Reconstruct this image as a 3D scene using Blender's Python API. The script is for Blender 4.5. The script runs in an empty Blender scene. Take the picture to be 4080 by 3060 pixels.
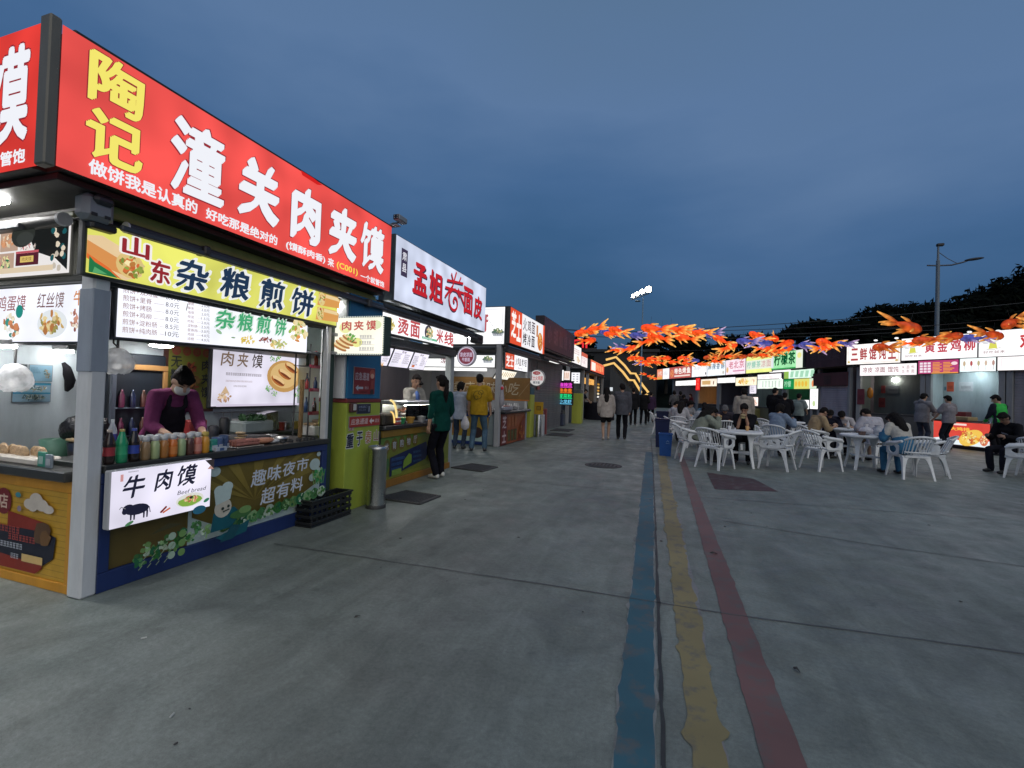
import bpy, bmesh, math, random
from mathutils import Vector, Matrix
import numpy as np

S = bpy.context.scene
COL = S.collection
random.seed(7)

# ------------------------------------------------------------------ camera
cam_data = bpy.data.cameras.new('camera')
cam_data.sensor_width = 36.0
cam_data.lens = 16.44
cam_data.clip_start = 0.05
cam_data.clip_end = 3000.0
cam = bpy.data.objects.new('camera', cam_data)
COL.objects.link(cam)
_R = np.array([[0.9480725, 0.0252575, -0.3170498], [0.3163962, 0.0267575, 0.9482497], [0.0324339, -0.9993228, 0.0173767]])                      # rows: world X, Y, Z in camera axes (right, down, forward)
cam.matrix_world = Matrix([[_R[0][0], -_R[0][1], -_R[0][2], 0.0],
                           [_R[1][0], -_R[1][1], -_R[1][2], 0.0],
                           [_R[2][0], -_R[2][1], -_R[2][2], 1.38],
                           [0, 0, 0, 1]])
S.camera = cam

# ------------------------------------------------------------------ sky
def srgb(r, g, b):
    f = lambda v: (v / 255 / 12.92) if v / 255 <= 0.04045 else ((v / 255 + 0.055) / 1.055) ** 2.4
    return (f(r), f(g), f(b))

SUN_EL, SUN_AZ = math.radians(44), math.radians(148)
W = bpy.data.worlds.new('World'); S.world = W; W.use_nodes = True
nt = W.node_tree; nt.nodes.clear()
out = nt.nodes.new('ShaderNodeOutputWorld'); bg = nt.nodes.new('ShaderNodeBackground')
geo = nt.nodes.new('ShaderNodeTexCoord'); sep = nt.nodes.new('ShaderNodeSeparateXYZ')
ramp = nt.nodes.new('ShaderNodeValToRGB')
els = ramp.color_ramp.elements
stops = [(0.0, (33, 72, 106)), (0.10, (36, 79, 118)), (0.24, (43, 84, 126)), (0.37, (64, 99, 142)), (0.52, (88, 117, 156)), (0.75, (86, 114, 148)), (1.0, (80, 102, 128))]
els[0].position, els[1].position = stops[0][0], stops[-1][0]
els[0].color = (*srgb(*stops[0][1]), 1); els[1].color = (*srgb(*stops[-1][1]), 1)
for p, c_ in stops[1:-1]:
    e = els.new(p); e.color = (*srgb(*c_), 1)
mp = nt.nodes.new('ShaderNodeMapping'); mp.inputs['Scale'].default_value = (1.0, 1.6, 3.4)
mp.inputs['Rotation'].default_value = (0.0, 0.25, 0.5)
noi = nt.nodes.new('ShaderNodeTexNoise'); noi.inputs['Scale'].default_value = 1.3; noi.inputs['Detail'].default_value = 5
noi.inputs['Roughness'].default_value = 0.5
mr = nt.nodes.new('ShaderNodeMapRange'); mr.inputs['From Min'].default_value = 0.3; mr.inputs['From Max'].default_value = 0.72
mr.inputs['To Min'].default_value = -0.11; mr.inputs['To Max'].default_value = 0.10
add = nt.nodes.new('ShaderNodeMath'); add.operation = 'ADD'
sepx = nt.nodes.new('ShaderNodeMath'); sepx.operation = 'MULTIPLY_ADD'; sepx.inputs[1].default_value = 0.09
sky = nt.nodes.new('ShaderNodeTexSky'); sky.sky_type = 'NISHITA'; sky.sun_disc = False
sky.sun_elevation = math.radians(2); sky.sun_rotation = SUN_AZ
mixs = nt.nodes.new('ShaderNodeMix'); mixs.data_type = 'RGBA'; mixs.blend_type = 'ADD'; mixs.inputs['Factor'].default_value = 0.012
L = nt.links.new
L(geo.outputs['Generated'], sep.inputs[0]); L(geo.outputs['Generated'], mp.inputs[0]); L(mp.outputs[0], noi.inputs['Vector'])
L(noi.outputs['Fac'], mr.inputs['Value']); L(sep.outputs['X'], sepx.inputs[0]); L(mr.outputs[0], sepx.inputs[2])
patch = nt.nodes.new('ShaderNodeVectorMath'); patch.operation = 'DOT_PRODUCT'          # a paler patch in the overcast, high ahead to the right
patch.inputs[1].default_value = Vector((.22, .80, .56)).normalized()
pm = nt.nodes.new('ShaderNodeMapRange'); pm.interpolation_type = 'SMOOTHSTEP'; pm.inputs['From Min'].default_value = .80; pm.inputs['From Max'].default_value = 1.0; pm.inputs['To Max'].default_value = .07
pz = nt.nodes.new('ShaderNodeMath'); pz.operation = 'ADD'
L(geo.outputs['Generated'], patch.inputs[0]); L(patch.outputs['Value'], pm.inputs['Value']); L(pm.outputs[0], pz.inputs[0]); L(sep.outputs['Z'], pz.inputs[1])
L(pz.outputs[0], add.inputs[0]); L(sepx.outputs[0], add.inputs[1]); L(add.outputs[0], ramp.inputs[0])
L(ramp.outputs[0], mixs.inputs['A']); L(sky.outputs[0], mixs.inputs['B']); L(mixs.outputs['Result'], bg.inputs['Color'])
bg.inputs['Strength'].default_value = 1.0
L(bg.outputs[0], out.inputs[0])

sun = bpy.data.lights.new('sun', 'SUN'); sun.energy = 1.22; sun.angle = math.radians(80); sun.color = (1.0, 0.93, 0.78)
sun_o = bpy.data.objects.new('sun', sun); COL.objects.link(sun_o)
_d = Vector((math.sin(SUN_AZ) * math.cos(SUN_EL), math.cos(SUN_AZ) * math.cos(SUN_EL), math.sin(SUN_EL)))
sun_o.rotation_euler = _d.to_track_quat('Z', 'Y').to_euler()

S.view_settings.view_transform = 'Standard'; S.view_settings.look = 'None'
S.view_settings.exposure = 0.0; S.view_settings.gamma = 1.0

# ------------------------------------------------------------------ materials
MATS = {}
def node_mat(name):
    m = bpy.data.materials.new(name); m.use_nodes = True
    n = m.node_tree.nodes; n.clear()
    o = n.new('ShaderNodeOutputMaterial')
    return m, n, m.node_tree.links.new, o

def surf(name, rough=0.6, metal=0.0, dirt=0.25, scale=6.0, bump=0.0, bscale=60.0, spec=0.5, trans=0.0, streak=False, sheen=0.0):
    """A painted surface: its colour is the mesh's colour attribute, broken up by procedural grime and bump."""
    m, n, l, o = node_mat(name)
    p = n.new('ShaderNodeBsdfPrincipled'); a = n.new('ShaderNodeAttribute'); a.attribute_name = 'Col'
    tc = n.new('ShaderNodeTexCoord'); t = n.new('ShaderNodeTexNoise'); t.inputs['Scale'].default_value = scale
    t.inputs['Detail'].default_value = 6; t.inputs['Roughness'].default_value = 0.65
    mpn = n.new('ShaderNodeMapping'); mpn.inputs['Scale'].default_value = (1, 1, 0.25 if streak else 1)
    l(tc.outputs['Object'], mpn.inputs[0]); l(mpn.outputs[0], t.inputs['Vector'])
    r = n.new('ShaderNodeMapRange'); r.inputs['From Min'].default_value = 0.35; r.inputs['From Max'].default_value = 0.7
    r.inputs['To Min'].default_value = 1.0 - dirt; r.inputs['To Max'].default_value = 1.06
    l(t.outputs['Fac'], r.inputs['Value'])
    mx = n.new('ShaderNodeVectorMath'); mx.operation = 'SCALE'
    l(a.outputs['Color'], mx.inputs[0]); l(r.outputs[0], mx.inputs['Scale'])
    l(mx.outputs[0], p.inputs['Base Color'])
    p.inputs['Metallic'].default_value = metal; p.inputs['Specular IOR Level'].default_value = spec
    rr = n.new('ShaderNodeMapRange'); rr.inputs['To Min'].default_value = min(1, rough + 0.12); rr.inputs['To Max'].default_value = max(0.03, rough - 0.08)
    l(t.outputs['Fac'], rr.inputs['Value']); l(rr.outputs[0], p.inputs['Roughness'])
    if trans: p.inputs['Transmission Weight'].default_value = trans
    if sheen: p.inputs['Sheen Weight'].default_value = sheen
    if bump:
        t2 = n.new('ShaderNodeTexNoise'); t2.inputs['Scale'].default_value = bscale; t2.inputs['Detail'].default_value = 4
        l(tc.outputs['Object'], t2.inputs['Vector'])
        b = n.new('ShaderNodeBump'); b.inputs['Strength'].default_value = bump; b.inputs['Distance'].default_value = 0.02
        l(t2.outputs['Fac'], b.inputs['Height']); l(b.outputs[0], p.inputs['Normal'])
    l(p.outputs[0], o.inputs[0])
    MATS[name] = m; return m

def lit(name, strength=1.0, sample=True, uneven=0.0, scale=3.0):
    """A backlit print, a lamp or a screen: gives off the light of its colour attribute."""
    m, n, l, o = node_mat(name)
    e = n.new('ShaderNodeEmission'); a = n.new('ShaderNodeAttribute'); a.attribute_name = 'Col'
    e.inputs['Strength'].default_value = strength
    l(a.outputs['Color'], e.inputs['Color'])
    if uneven:
        tc = n.new('ShaderNodeTexCoord'); t = n.new('ShaderNodeTexNoise'); t.inputs['Scale'].default_value = scale; t.inputs['Detail'].default_value = 1
        l(tc.outputs['Object'], t.inputs['Vector'])
        r = n.new('ShaderNodeMapRange'); r.inputs['From Min'].default_value = 0.3; r.inputs['From Max'].default_value = 0.7
        r.inputs['To Min'].default_value = strength * (1 - uneven); r.inputs['To Max'].default_value = strength * (1 + uneven)
        l(t.outputs['Fac'], r.inputs['Value']); l(r.outputs[0], e.inputs['Strength'])
    g = n.new('ShaderNodeBsdfGlossy'); g.inputs['Roughness'].default_value = 0.25; g.inputs['Color'].default_value = (0.02, 0.02, 0.02, 1)
    s = n.new('ShaderNodeAddShader'); l(e.outputs[0], s.inputs[0]); l(g.outputs[0], s.inputs[1]); l(s.outputs[0], o.inputs[0])
    m.cycles.emission_sampling = 'AUTO' if sample else 'NONE'
    MATS[name] = m; return m

surf('paint', 0.5, dirt=0.22, scale=4, streak=True)
surf('panel', 0.55, dirt=0.3, scale=2.5, streak=True)
surf('plastic', 0.38, dirt=0.12, scale=9)
surf('chairplastic', 0.42, dirt=0.2, scale=5)
surf('print', 0.5, dirt=0.12, scale=8)
surf('dark', 0.55, dirt=0.3, scale=7)
surf('metal', 0.3, metal=1.0, dirt=0.3, scale=5, streak=True)
surf('steel', 0.26, metal=1.0, dirt=0.25, scale=14, streak=True)
surf('fabric', 0.9, dirt=0.28, scale=7, bump=0.5, bscale=16, spec=0.12)
surf('skin', 0.5, dirt=0.1, scale=12)
surf('hair', 0.75, spec=0.15, dirt=0.5, scale=40, bump=0.6, bscale=70)
surf('food', 0.5, dirt=0.4, scale=40, bump=0.6, bscale=80)
surf('bottle', 0.12, dirt=0.05, scale=10, spec=0.7)
surf('film', 0.15, dirt=0.1, scale=12, bump=0.8, bscale=35)
surf('foliage', 0.95, dirt=0.6, scale=0.4, spec=0.03)
surf('bark', 0.9, dirt=0.4, scale=8, bump=0.6, bscale=20)
lit('sign_panel', 0.97, True, 0.20, 2.6)
lit('sign_print', 0.95, False)
lit('bright_panel', 1.2, True, 0.10, 3)
lit('bright_print', 1.0, False)
lit('lamp', 60.0, True)
lit('tube', 60.0, True)
lit('flood', 60.0, True)
lit('lantern', 1.0, False, 0.45, 7)
_m = MATS['lantern']; _n = _m.node_tree.nodes; _lw = _n.new('ShaderNodeLayerWeight'); _lw.inputs[0].default_value = .35; _r = _n.new('ShaderNodeMapRange'); _r.inputs['To Min'].default_value = 1.35; _r.inputs['To Max'].default_value = .6
_e = [q for q in _n if q.type == 'EMISSION'][0]; _src = _e.inputs['Strength'].links[0].from_socket; _mu = _n.new('ShaderNodeMath'); _mu.operation = 'MULTIPLY'
_m.node_tree.links.new(_lw.outputs['Facing'], _r.inputs['Value']); _m.node_tree.links.new(_r.outputs[0], _mu.inputs[0]); _m.node_tree.links.new(_src, _mu.inputs[1]); _m.node_tree.links.new(_mu.outputs[0], _e.inputs['Strength'])
lit('neon', 1.0, False)
def glass_mat():
    m, n, l, o = node_mat('glass')
    t = n.new('ShaderNodeBsdfTransparent'); t.inputs[0].default_value = (0.86, 0.92, 0.92, 1)
    g = n.new('ShaderNodeBsdfGlossy'); g.inputs['Roughness'].default_value = 0.04
    f = n.new('ShaderNodeFresnel'); f.inputs[0].default_value = 1.5
    mx = n.new('ShaderNodeMixShader'); l(f.outputs[0], mx.inputs[0]); l(t.outputs[0], mx.inputs[1]); l(g.outputs[0], mx.inputs[2]); l(mx.outputs[0], o.inputs[0])
    MATS['glass'] = m
glass_mat()
def frost_mat():
    m, n, l, o = node_mat('frost')
    d = n.new('ShaderNodeBsdfDiffuse'); d.inputs[0].default_value = (.8, .8, .82, 1); t = n.new('ShaderNodeBsdfTranslucent'); t.inputs[0].default_value = (.85, .85, .85, 1); tr = n.new('ShaderNodeBsdfTransparent')
    a = n.new('ShaderNodeMixShader'); a.inputs[0].default_value = .55; l(d.outputs[0], a.inputs[1]); l(t.outputs[0], a.inputs[2])
    tc = n.new('ShaderNodeTexCoord'); w = n.new('ShaderNodeTexNoise'); w.inputs['Scale'].default_value = 18; l(tc.outputs['Object'], w.inputs['Vector'])
    r = n.new('ShaderNodeMapRange'); r.inputs['From Min'].default_value = .35; r.inputs['From Max'].default_value = .65; r.inputs['To Min'].default_value = .1; r.inputs['To Max'].default_value = .5; l(w.outputs['Fac'], r.inputs['Value'])
    b = n.new('ShaderNodeMixShader'); l(r.outputs[0], b.inputs[0]); l(a.outputs[0], b.inputs[1]); l(tr.outputs[0], b.inputs[2]); l(b.outputs[0], o.inputs[0]); MATS['frost'] = m
frost_mat()

# ------------------------------------------------------------------ mesh builder
class MB:
    def __init__(s): s.v = []; s.f = []; s.c = []; s.mi = []; s.sm = []
    def _add(s, vs, fs, col, mi=0, smooth=False):
        b = len(s.v); s.v += [tuple(x) for x in vs]
        cols = col if isinstance(col, list) else [col] * len(vs)
        s.c += cols
        s.f += [tuple(i + b for i in f) for f in fs]; s.mi += [mi] * len(fs); s.sm += [smooth] * len(fs)
        return s
    def box(s, x0, y0, z0, x1, y1, z1, col, b=0.0, mi=0, M=None):
        if x0 > x1: x0, x1 = x1, x0
        if y0 > y1: y0, y1 = y1, y0
        if z0 > z1: z0, z1 = z1, z0
        b = min(b, (x1 - x0) * .45, (y1 - y0) * .45, (z1 - z0) * .45)
        if b <= 0:
            vs = [(x, y, z) for z in (z0, z1) for y in (y0, y1) for x in (x0, x1)]
            fs = [(0, 2, 3, 1), (4, 5, 7, 6), (0, 1, 5, 4), (2, 6, 7, 3), (0, 4, 6, 2), (1, 3, 7, 5)]
        else:
            vs, ix = [], {}
            for k in range(8):
                sx, sy, sz = k & 1, (k >> 1) & 1, (k >> 2) & 1
                X, Y, Z = (x1 if sx else x0), (y1 if sy else y0), (z1 if sz else z0)
                dx, dy, dz = (-b if sx else b), (-b if sy else b), (-b if sz else b)
                ix[k, 0] = len(vs); vs.append((X, Y + dy, Z + dz))
                ix[k, 1] = len(vs); vs.append((X + dx, Y, Z + dz))
                ix[k, 2] = len(vs); vs.append((X + dx, Y + dy, Z))
            fs = []
            for a, (p, q) in enumerate(((2, 4), (4, 1), (1, 2))):
                bit = (1, 2, 4)[a]
                lo = [0, p, p + q, q]; fs.append(tuple(ix[k, a] for k in reversed(lo))); fs.append(tuple(ix[k + bit, a] for k in lo))
            for a in range(3):
                bit = (1, 2, 4)[a]; o1, o2 = [x for x in range(3) if x != a]; b1, b2 = (1, 2, 4)[o1], (1, 2, 4)[o2]
                for k in (0, b1, b2, b1 + b2):
                    fs.append((ix[k, o1], ix[k, o2], ix[k + bit, o2], ix[k + bit, o1]))
            for k in range(8): fs.append((ix[k, 0], ix[k, 1], ix[k, 2]))
        if M is not None: vs = [tuple(M @ Vector(q)) for q in vs]
        return s._add(vs, fs, col, mi)
    def tube(s, p0, p1, r0, r1=None, n=10, col=(.5, .5, .5), caps=True, mi=0, smooth=True):
        r1 = r0 if r1 is None else r1
        p0, p1 = Vector(p0), Vector(p1); d = (p1 - p0)
        if d.length < 1e-6: return s
        d.normalize(); u = d.orthogonal().normalized(); w = d.cross(u)
        vs = []
        for p, r in ((p0, r0), (p1, r1)):
            for k in range(n):
                a = 2 * math.pi * k / n; vs.append(p + (u * math.cos(a) + w * math.sin(a)) * r)
        s._add(vs, [(k, (k + 1) % n, n + (k + 1) % n, n + k) for k in range(n)], col, mi, smooth)
        if caps: s._add(vs, [tuple(range(n))[::-1], tuple(range(n, 2 * n))], col, mi, False)
        return s
    def path(s, pts, r, n=8, col=(.5, .5, .5), mi=0):
        pts = [Vector(p) for p in pts]; rs = r if isinstance(r, (list, tuple)) else [r] * len(pts)
        vs = []; u = None
        for i, p in enumerate(pts):
            d = (pts[min(i + 1, len(pts) - 1)] - pts[max(i - 1, 0)]).normalized()
            u = d.orthogonal().normalized() if u is None else (u - d * u.dot(d)).normalized()
            w = d.cross(u)
            vs += [p + (u * math.cos(2 * math.pi * k / n) + w * math.sin(2 * math.pi * k / n)) * rs[i] for k in range(n)]
        fs = [(i * n + k, i * n + (k + 1) % n, (i + 1) * n + (k + 1) % n, (i + 1) * n + k) for i in range(len(pts) - 1) for k in range(n)]
        s._add(vs, fs, col, mi, True)
        m = (len(pts) - 1) * n
        return s._add(vs, [tuple(range(n))[::-1], tuple(range(m, m + n))], col, mi, False)
    def lathe(s, prof, c=(0, 0, 0), n=16, col=(.5, .5, .5), mi=0, M=None, sx=1, sy=1):
        """prof: (radius, height[, colour]) from bottom to top"""
        vs, cl = [], []
        for q in prof:
            for k in range(n):
                a = 2 * math.pi * k / n
                p = Vector((q[0] * math.cos(a) * sx, q[0] * math.sin(a) * sy, q[1]))
                if M is not None: p = M @ p
                vs.append((p.x + c[0], p.y + c[1], p.z + c[2])); cl.append(q[2] if len(q) > 2 else col)
        m = len(prof)
        fs = [(i * n + k, i * n + (k + 1) % n, (i + 1) * n + (k + 1) % n, (i + 1) * n + k) for i in range(m - 1) for k in range(n)]
        s._add(vs, fs, cl, mi, True)
        caps = []
        if prof[0][0] > 1e-5: caps.append(tuple(range(n))[::-1])
        if prof[-1][0] > 1e-5: caps.append(tuple(range((m - 1) * n, m * n)))
        if caps: s._add(vs, caps, cl, mi, False)
        return s
    def ell(s, c, r, col, n=12, m=8, M=None, mi=0):
        vs, fs = [], []
        for i in range(m + 1):
            t = math.pi * i / m
            for k in range(n):
                a = 2 * math.pi * k / n
                p = Vector((r[0] * math.sin(t) * math.cos(a), r[1] * math.sin(t) * math.sin(a), -r[2] * math.cos(t)))
                if M is not None: p = M @ p
                vs.append((p.x + c[0], p.y + c[1], p.z + c[2]))
        fs = [(i * n + k, i * n + (k + 1) % n, (i + 1) * n + (k + 1) % n, (i + 1) * n + k) for i in range(m) for k in range(n)]
        return s._add(vs, fs, col, mi, True)
    def quad(s, a, b, c, d, col, mi=0): return s._add([a, b, c, d], [(0, 1, 2, 3)], col, mi)
    def build(s, name, mat, parent=None, loc=None, rz=0.0):
        me = bpy.data.meshes.new(name)
        me.from_pydata(s.v, [], s.f)
        mats = mat if isinstance(mat, (list, tuple)) else [mat]
        for q in mats: me.materials.append(MATS[q])
        me.polygons.foreach_set('material_index', s.mi); me.polygons.foreach_set('use_smooth', s.sm)
        ca = me.color_attributes.new('Col', 'FLOAT_COLOR', 'POINT')
        ca.data.foreach_set('color', np.array([(*q[:3], 1.0) for q in s.c], dtype=np.float32).ravel())
        me.update()
        o = bpy.data.objects.new(name, me); COL.objects.link(o)
        if parent is not None: o.parent = parent
        if loc is not None: o.location = loc
        o.rotation_euler.z = rz
        return o

def tag(o, label=None, cat=None, group=None, kind=None):
    if label: o['label'] = label
    if cat: o['category'] = cat
    if group: o['group'] = group
    if kind: o['kind'] = kind
    return o
def thing(name, label, cat, loc=(0, 0, 0), rz=0.0, group=None):
    o = bpy.data.objects.new(name, None); COL.objects.link(o); o.location = loc; o.rotation_euler.z = rz
    o.empty_display_size = 0.2
    return tag(o, label, cat, group)
def copy_tree(o, parent=None):
    c = o.copy(); COL.objects.link(c)
    if parent is not None: c.parent = parent
    for ch in o.children: copy_tree(ch, c)
    return c

# ------------------------------------------------------------------ flat print (sign faces, posters): shapes laid out in metres on a plane
_glyph = {}
def glyphs(s):
    key = s
    if key not in _glyph:
        cu = bpy.data.curves.new('lettering', 'FONT'); cu.body = s; cu.resolution_u = 3
        ob = bpy.data.objects.new('lettering', cu); COL.objects.link(ob)
        bpy.context.view_layer.update()
        me = bpy.data.meshes.new_from_object(ob.evaluated_get(bpy.context.evaluated_depsgraph_get()))
        vs = np.array([v.co[:2] for v in me.vertices]) if len(me.vertices) else np.zeros((1, 2))
        fs = []
        for p in me.polygons: fs.append(tuple(p.vertices) if p.normal.z >= 0 else tuple(reversed(p.vertices)))
        bpy.data.objects.remove(ob); bpy.data.curves.remove(cu); bpy.data.meshes.remove(me)
        _glyph[key] = (vs, fs)
    return _glyph[key]

class Art:
    """2-D print: every element gets its own layer a fraction of a millimetre above the one below."""
    STEP = 0.0006
    def __init__(s): s.v = []; s.f = []; s.c = []; s.mi = []; s.n = 0; s.W = s.H = None
    def _add(s, pts, fs, col, mi=1):
        s.n += 1; b = len(s.v); h = s.n * s.STEP
        cols = col if isinstance(col, list) else [col] * len(pts)
        s.v += [(p[0], p[1], h) for p in pts]; s.f += [tuple(i + b for i in f) for f in fs]; s.c += cols; s.mi += [mi] * len(fs)
    def rect(s, x0, y0, x1, y1, col, mi=1): s._add([(x0, y0), (x1, y0), (x1, y1), (x0, y1)], [(0, 1, 2, 3)], col, mi)
    def poly(s, pts, col):
        a = sum(pts[i][0] * pts[(i + 1) % len(pts)][1] - pts[(i + 1) % len(pts)][0] * pts[i][1] for i in range(len(pts)))
        s._add(pts if a > 0 else pts[::-1], [tuple(range(len(pts)))], col)
    def disc(s, cx, cy, rx, ry, col, n=18, rot=0.0, wob=0.0):
        pts = []
        for k in range(n):
            a = 2 * math.pi * k / n; q = 1 + wob * random.uniform(-1, 1)
            x, y = rx * q * math.cos(a), ry * q * math.sin(a)
            pts.append((cx + x * math.cos(rot) - y * math.sin(rot), cy + x * math.sin(rot) + y * math.cos(rot)))
        s._add(pts, [tuple(range(n))], col)
    def line(s, pts, w, col):
        for (x0, y0), (x1, y1) in zip(pts, pts[1:]):
            d = math.hypot(x1 - x0, y1 - y0) or 1; nx, ny = -(y1 - y0) / d * w / 2, (x1 - x0) / d * w / 2
            ex, ey = (x1 - x0) / d * w * .3, (y1 - y0) / d * w * .3
            s._add([(x0 + nx - ex, y0 + ny - ey), (x0 - nx - ex, y0 - ny - ey), (x1 - nx + ex, y1 - ny + ey), (x1 + nx + ex, y1 + ny + ey)], [(0, 1, 2, 3)], col)
    def text(s, t, x0, y0, x1, y1, col, bold=0.0, shear=0.0, outline=None, ow=0.03, rot=0.0, fit=True, dy=0.0, nib=False):
        """fits the string into the box; outline = colour of a wider copy underneath"""
        vs, fs = glyphs(t)
        lo, hi = vs.min(0), vs.max(0); sp = np.maximum(hi - lo, 1e-4)
        if len(t) == 1 and sp[0] < .3 * sp[1]: x0, x1 = (x0 + x1) / 2 - (y1 - y0) * .1, (x0 + x1) / 2 + (y1 - y0) * .1
        if len(t) == 1 and sp[1] < .3 * sp[0]: y0, y1 = (y0 + y1) / 2 - (x1 - x0) * .1, (y0 + y1) / 2 + (x1 - x0) * .1
        k = np.array([(x1 - x0) / (sp[0] + 2 * bold), (y1 - y0) / (sp[1] + 2 * bold)])
        cx, cy = (x0 + x1) / 2, (y0 + y1) / 2
        # a heavier weight is the glyph stamped round a small circle
        for b, cl in (((bold + ow, outline),) if outline else ()) + ((bold, col),):
            p0 = (vs - (lo + hi) / 2)
            offs = [(0, 0)] if b < .004 else [(b * math.cos(a), b * math.sin(a)) for a in [2 * math.pi * i / (8 if b < .05 else 12) for i in range(8 if b < .05 else 12)]] + ([(0, 0)] if b > .035 else [])
            if nib: offs = [(dx * .80 + dy_ * .55, dx * .55 + dy_ * .80) for dx, dy_ in [(u * 1.05, v * 1.05) for u, v in offs]] if b else offs
            P, Fs = [], []
            for i, (dx, dy_) in enumerate(offs):
                p = (p0 + np.array([dx, dy_])) * k; q = p.copy(); q[:, 0] += p[:, 1] * shear; q[:, 1] += p[:, 0] * dy
                if rot: q = np.stack([q[:, 0] * math.cos(rot) - q[:, 1] * math.sin(rot), q[:, 0] * math.sin(rot) + q[:, 1] * math.cos(rot)], 1)
                n0 = len(P); P += [(u + cx, v + cy) for u, v in q.tolist()]; Fs += [tuple(j + n0 for j in f) for f in fs]
            s._add(P, Fs, cl)
            nv = len(vs); h0 = s.n * s.STEP
            for i in range(len(offs)):
                for j in range(nv):
                    q = len(s.v) - len(P) + i * nv + j; v = s.v[q]; s.v[q] = (v[0], v[1], h0 + i * 2e-5)
    def scribble(s, x0, y0, x1, y1, col, rows=3, seed=1, fill=0.9):
        """lines of print too small to read, as in the photograph: short bars"""
        rnd = random.Random(seed); h = (y1 - y0) / rows
        for r in range(rows):
            y = y1 - (r + .5) * h; x = x0; end = x0 + (x1 - x0) * rnd.uniform(.7, 1) * fill
            pts, fs = [], []
            while x < end:
                w = h * rnd.uniform(.5, .62); g = h * rnd.uniform(.1, .16); b = len(pts)
                for (ya, yb, xa, xb) in ((.28, .36, 0, 1), (-.02, .06, .08, .92), (-.36, -.28, 0, 1)):
                    b = len(pts); pts += [(x + xa * w, y + ya * h), (x + xb * w, y + ya * h), (x + xb * w, y + yb * h), (x + xa * w, y + yb * h)]; fs.append((b, b + 1, b + 2, b + 3))
                for xa in (rnd.uniform(.1, .3), rnd.uniform(.6, .8)):
                    b = len(pts); pts += [(x + xa * w, y - .36 * h), (x + (xa + .16) * w, y - .36 * h), (x + (xa + .16) * w, y + .36 * h), (x + xa * w, y + .36 * h)]; fs.append((b, b + 1, b + 2, b + 3))
                x += w + g
            if pts: s._add(pts, fs, col)
    def food(s, cx, cy, rx, ry, pal, n=40, seed=1, size=0.22, plate=None, rot=0.0):
        """a printed picture of food: overlapping blotches from a palette"""
        rnd = random.Random(seed)
        if plate: s.disc(cx, cy, rx * 1.12, ry * 1.12, plate, 24)
        for i in range(n):
            a = rnd.uniform(0, 2 * math.pi); r = math.sqrt(rnd.uniform(0, 1)) * .82
            col = rnd.choice(pal); q = rnd.uniform(.8, 1.15); col = tuple(min(1, k * q) for k in col)
            x, y = r * rx * math.cos(a), r * ry * math.sin(a)
            x, y = x * math.cos(rot) - y * math.sin(rot), x * math.sin(rot) + y * math.cos(rot)
            s.disc(cx + x, cy + y, rx * size * rnd.uniform(.5, 1.2), ry * size * rnd.uniform(.5, 1.2), col, 9, rnd.uniform(0, 3), .22)
    def place(s, name, mats, parent, origin, U, V):
        U, V = Vector(U).normalized(), Vector(V).normalized(); N = U.cross(V); o = Vector(origin)
        b = MB()
        b.v = [tuple(o + U * p[0] + V * p[1] + N * p[2]) for p in s.v]; b.f = s.f; b.c = s.c; b.mi = s.mi; b.sm = [False] * len(s.f)
        return b.build(name, mats, parent)

LITM = ('sign_panel', 'sign_print'); BRIM = ('bright_panel', 'bright_print'); PRN = ('print', 'print')
WHITE = srgb(236, 238, 247); RED = srgb(196, 40, 48)
EX, EY, EZ = (1, 0, 0), (0, 1, 0), (0, 0, 1)

def light_box(name, label, origin, U, w, h, d, base, art=None, frame=(.04, .045, .05), mats=LITM, group=None, rim=0.02, cat='sign', fm='dark'):
    """a shallow lit box: housing + printed face. origin = lower left corner of the face seen from the front; U = reading direction; depth behind the face"""
    U = Vector(U).normalized(); V = Vector((0, 0, 1)); N = U.cross(V); o = Vector(origin)
    t = thing(name, label, cat, o, 0, group)
    M = Matrix((U, V, N)).transposed()
    b = MB(); b.box(-rim, -rim, -d, w + rim, h + rim, -0.004, frame, .008, M=M); b.build('housing', fm, t)
    a = Art(); a.rect(0, 0, w, h, base, 0)
    if art: art(a, w, h)
    a.place('face', mats, t, (0, 0, 0), U, V)
    return t

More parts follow.
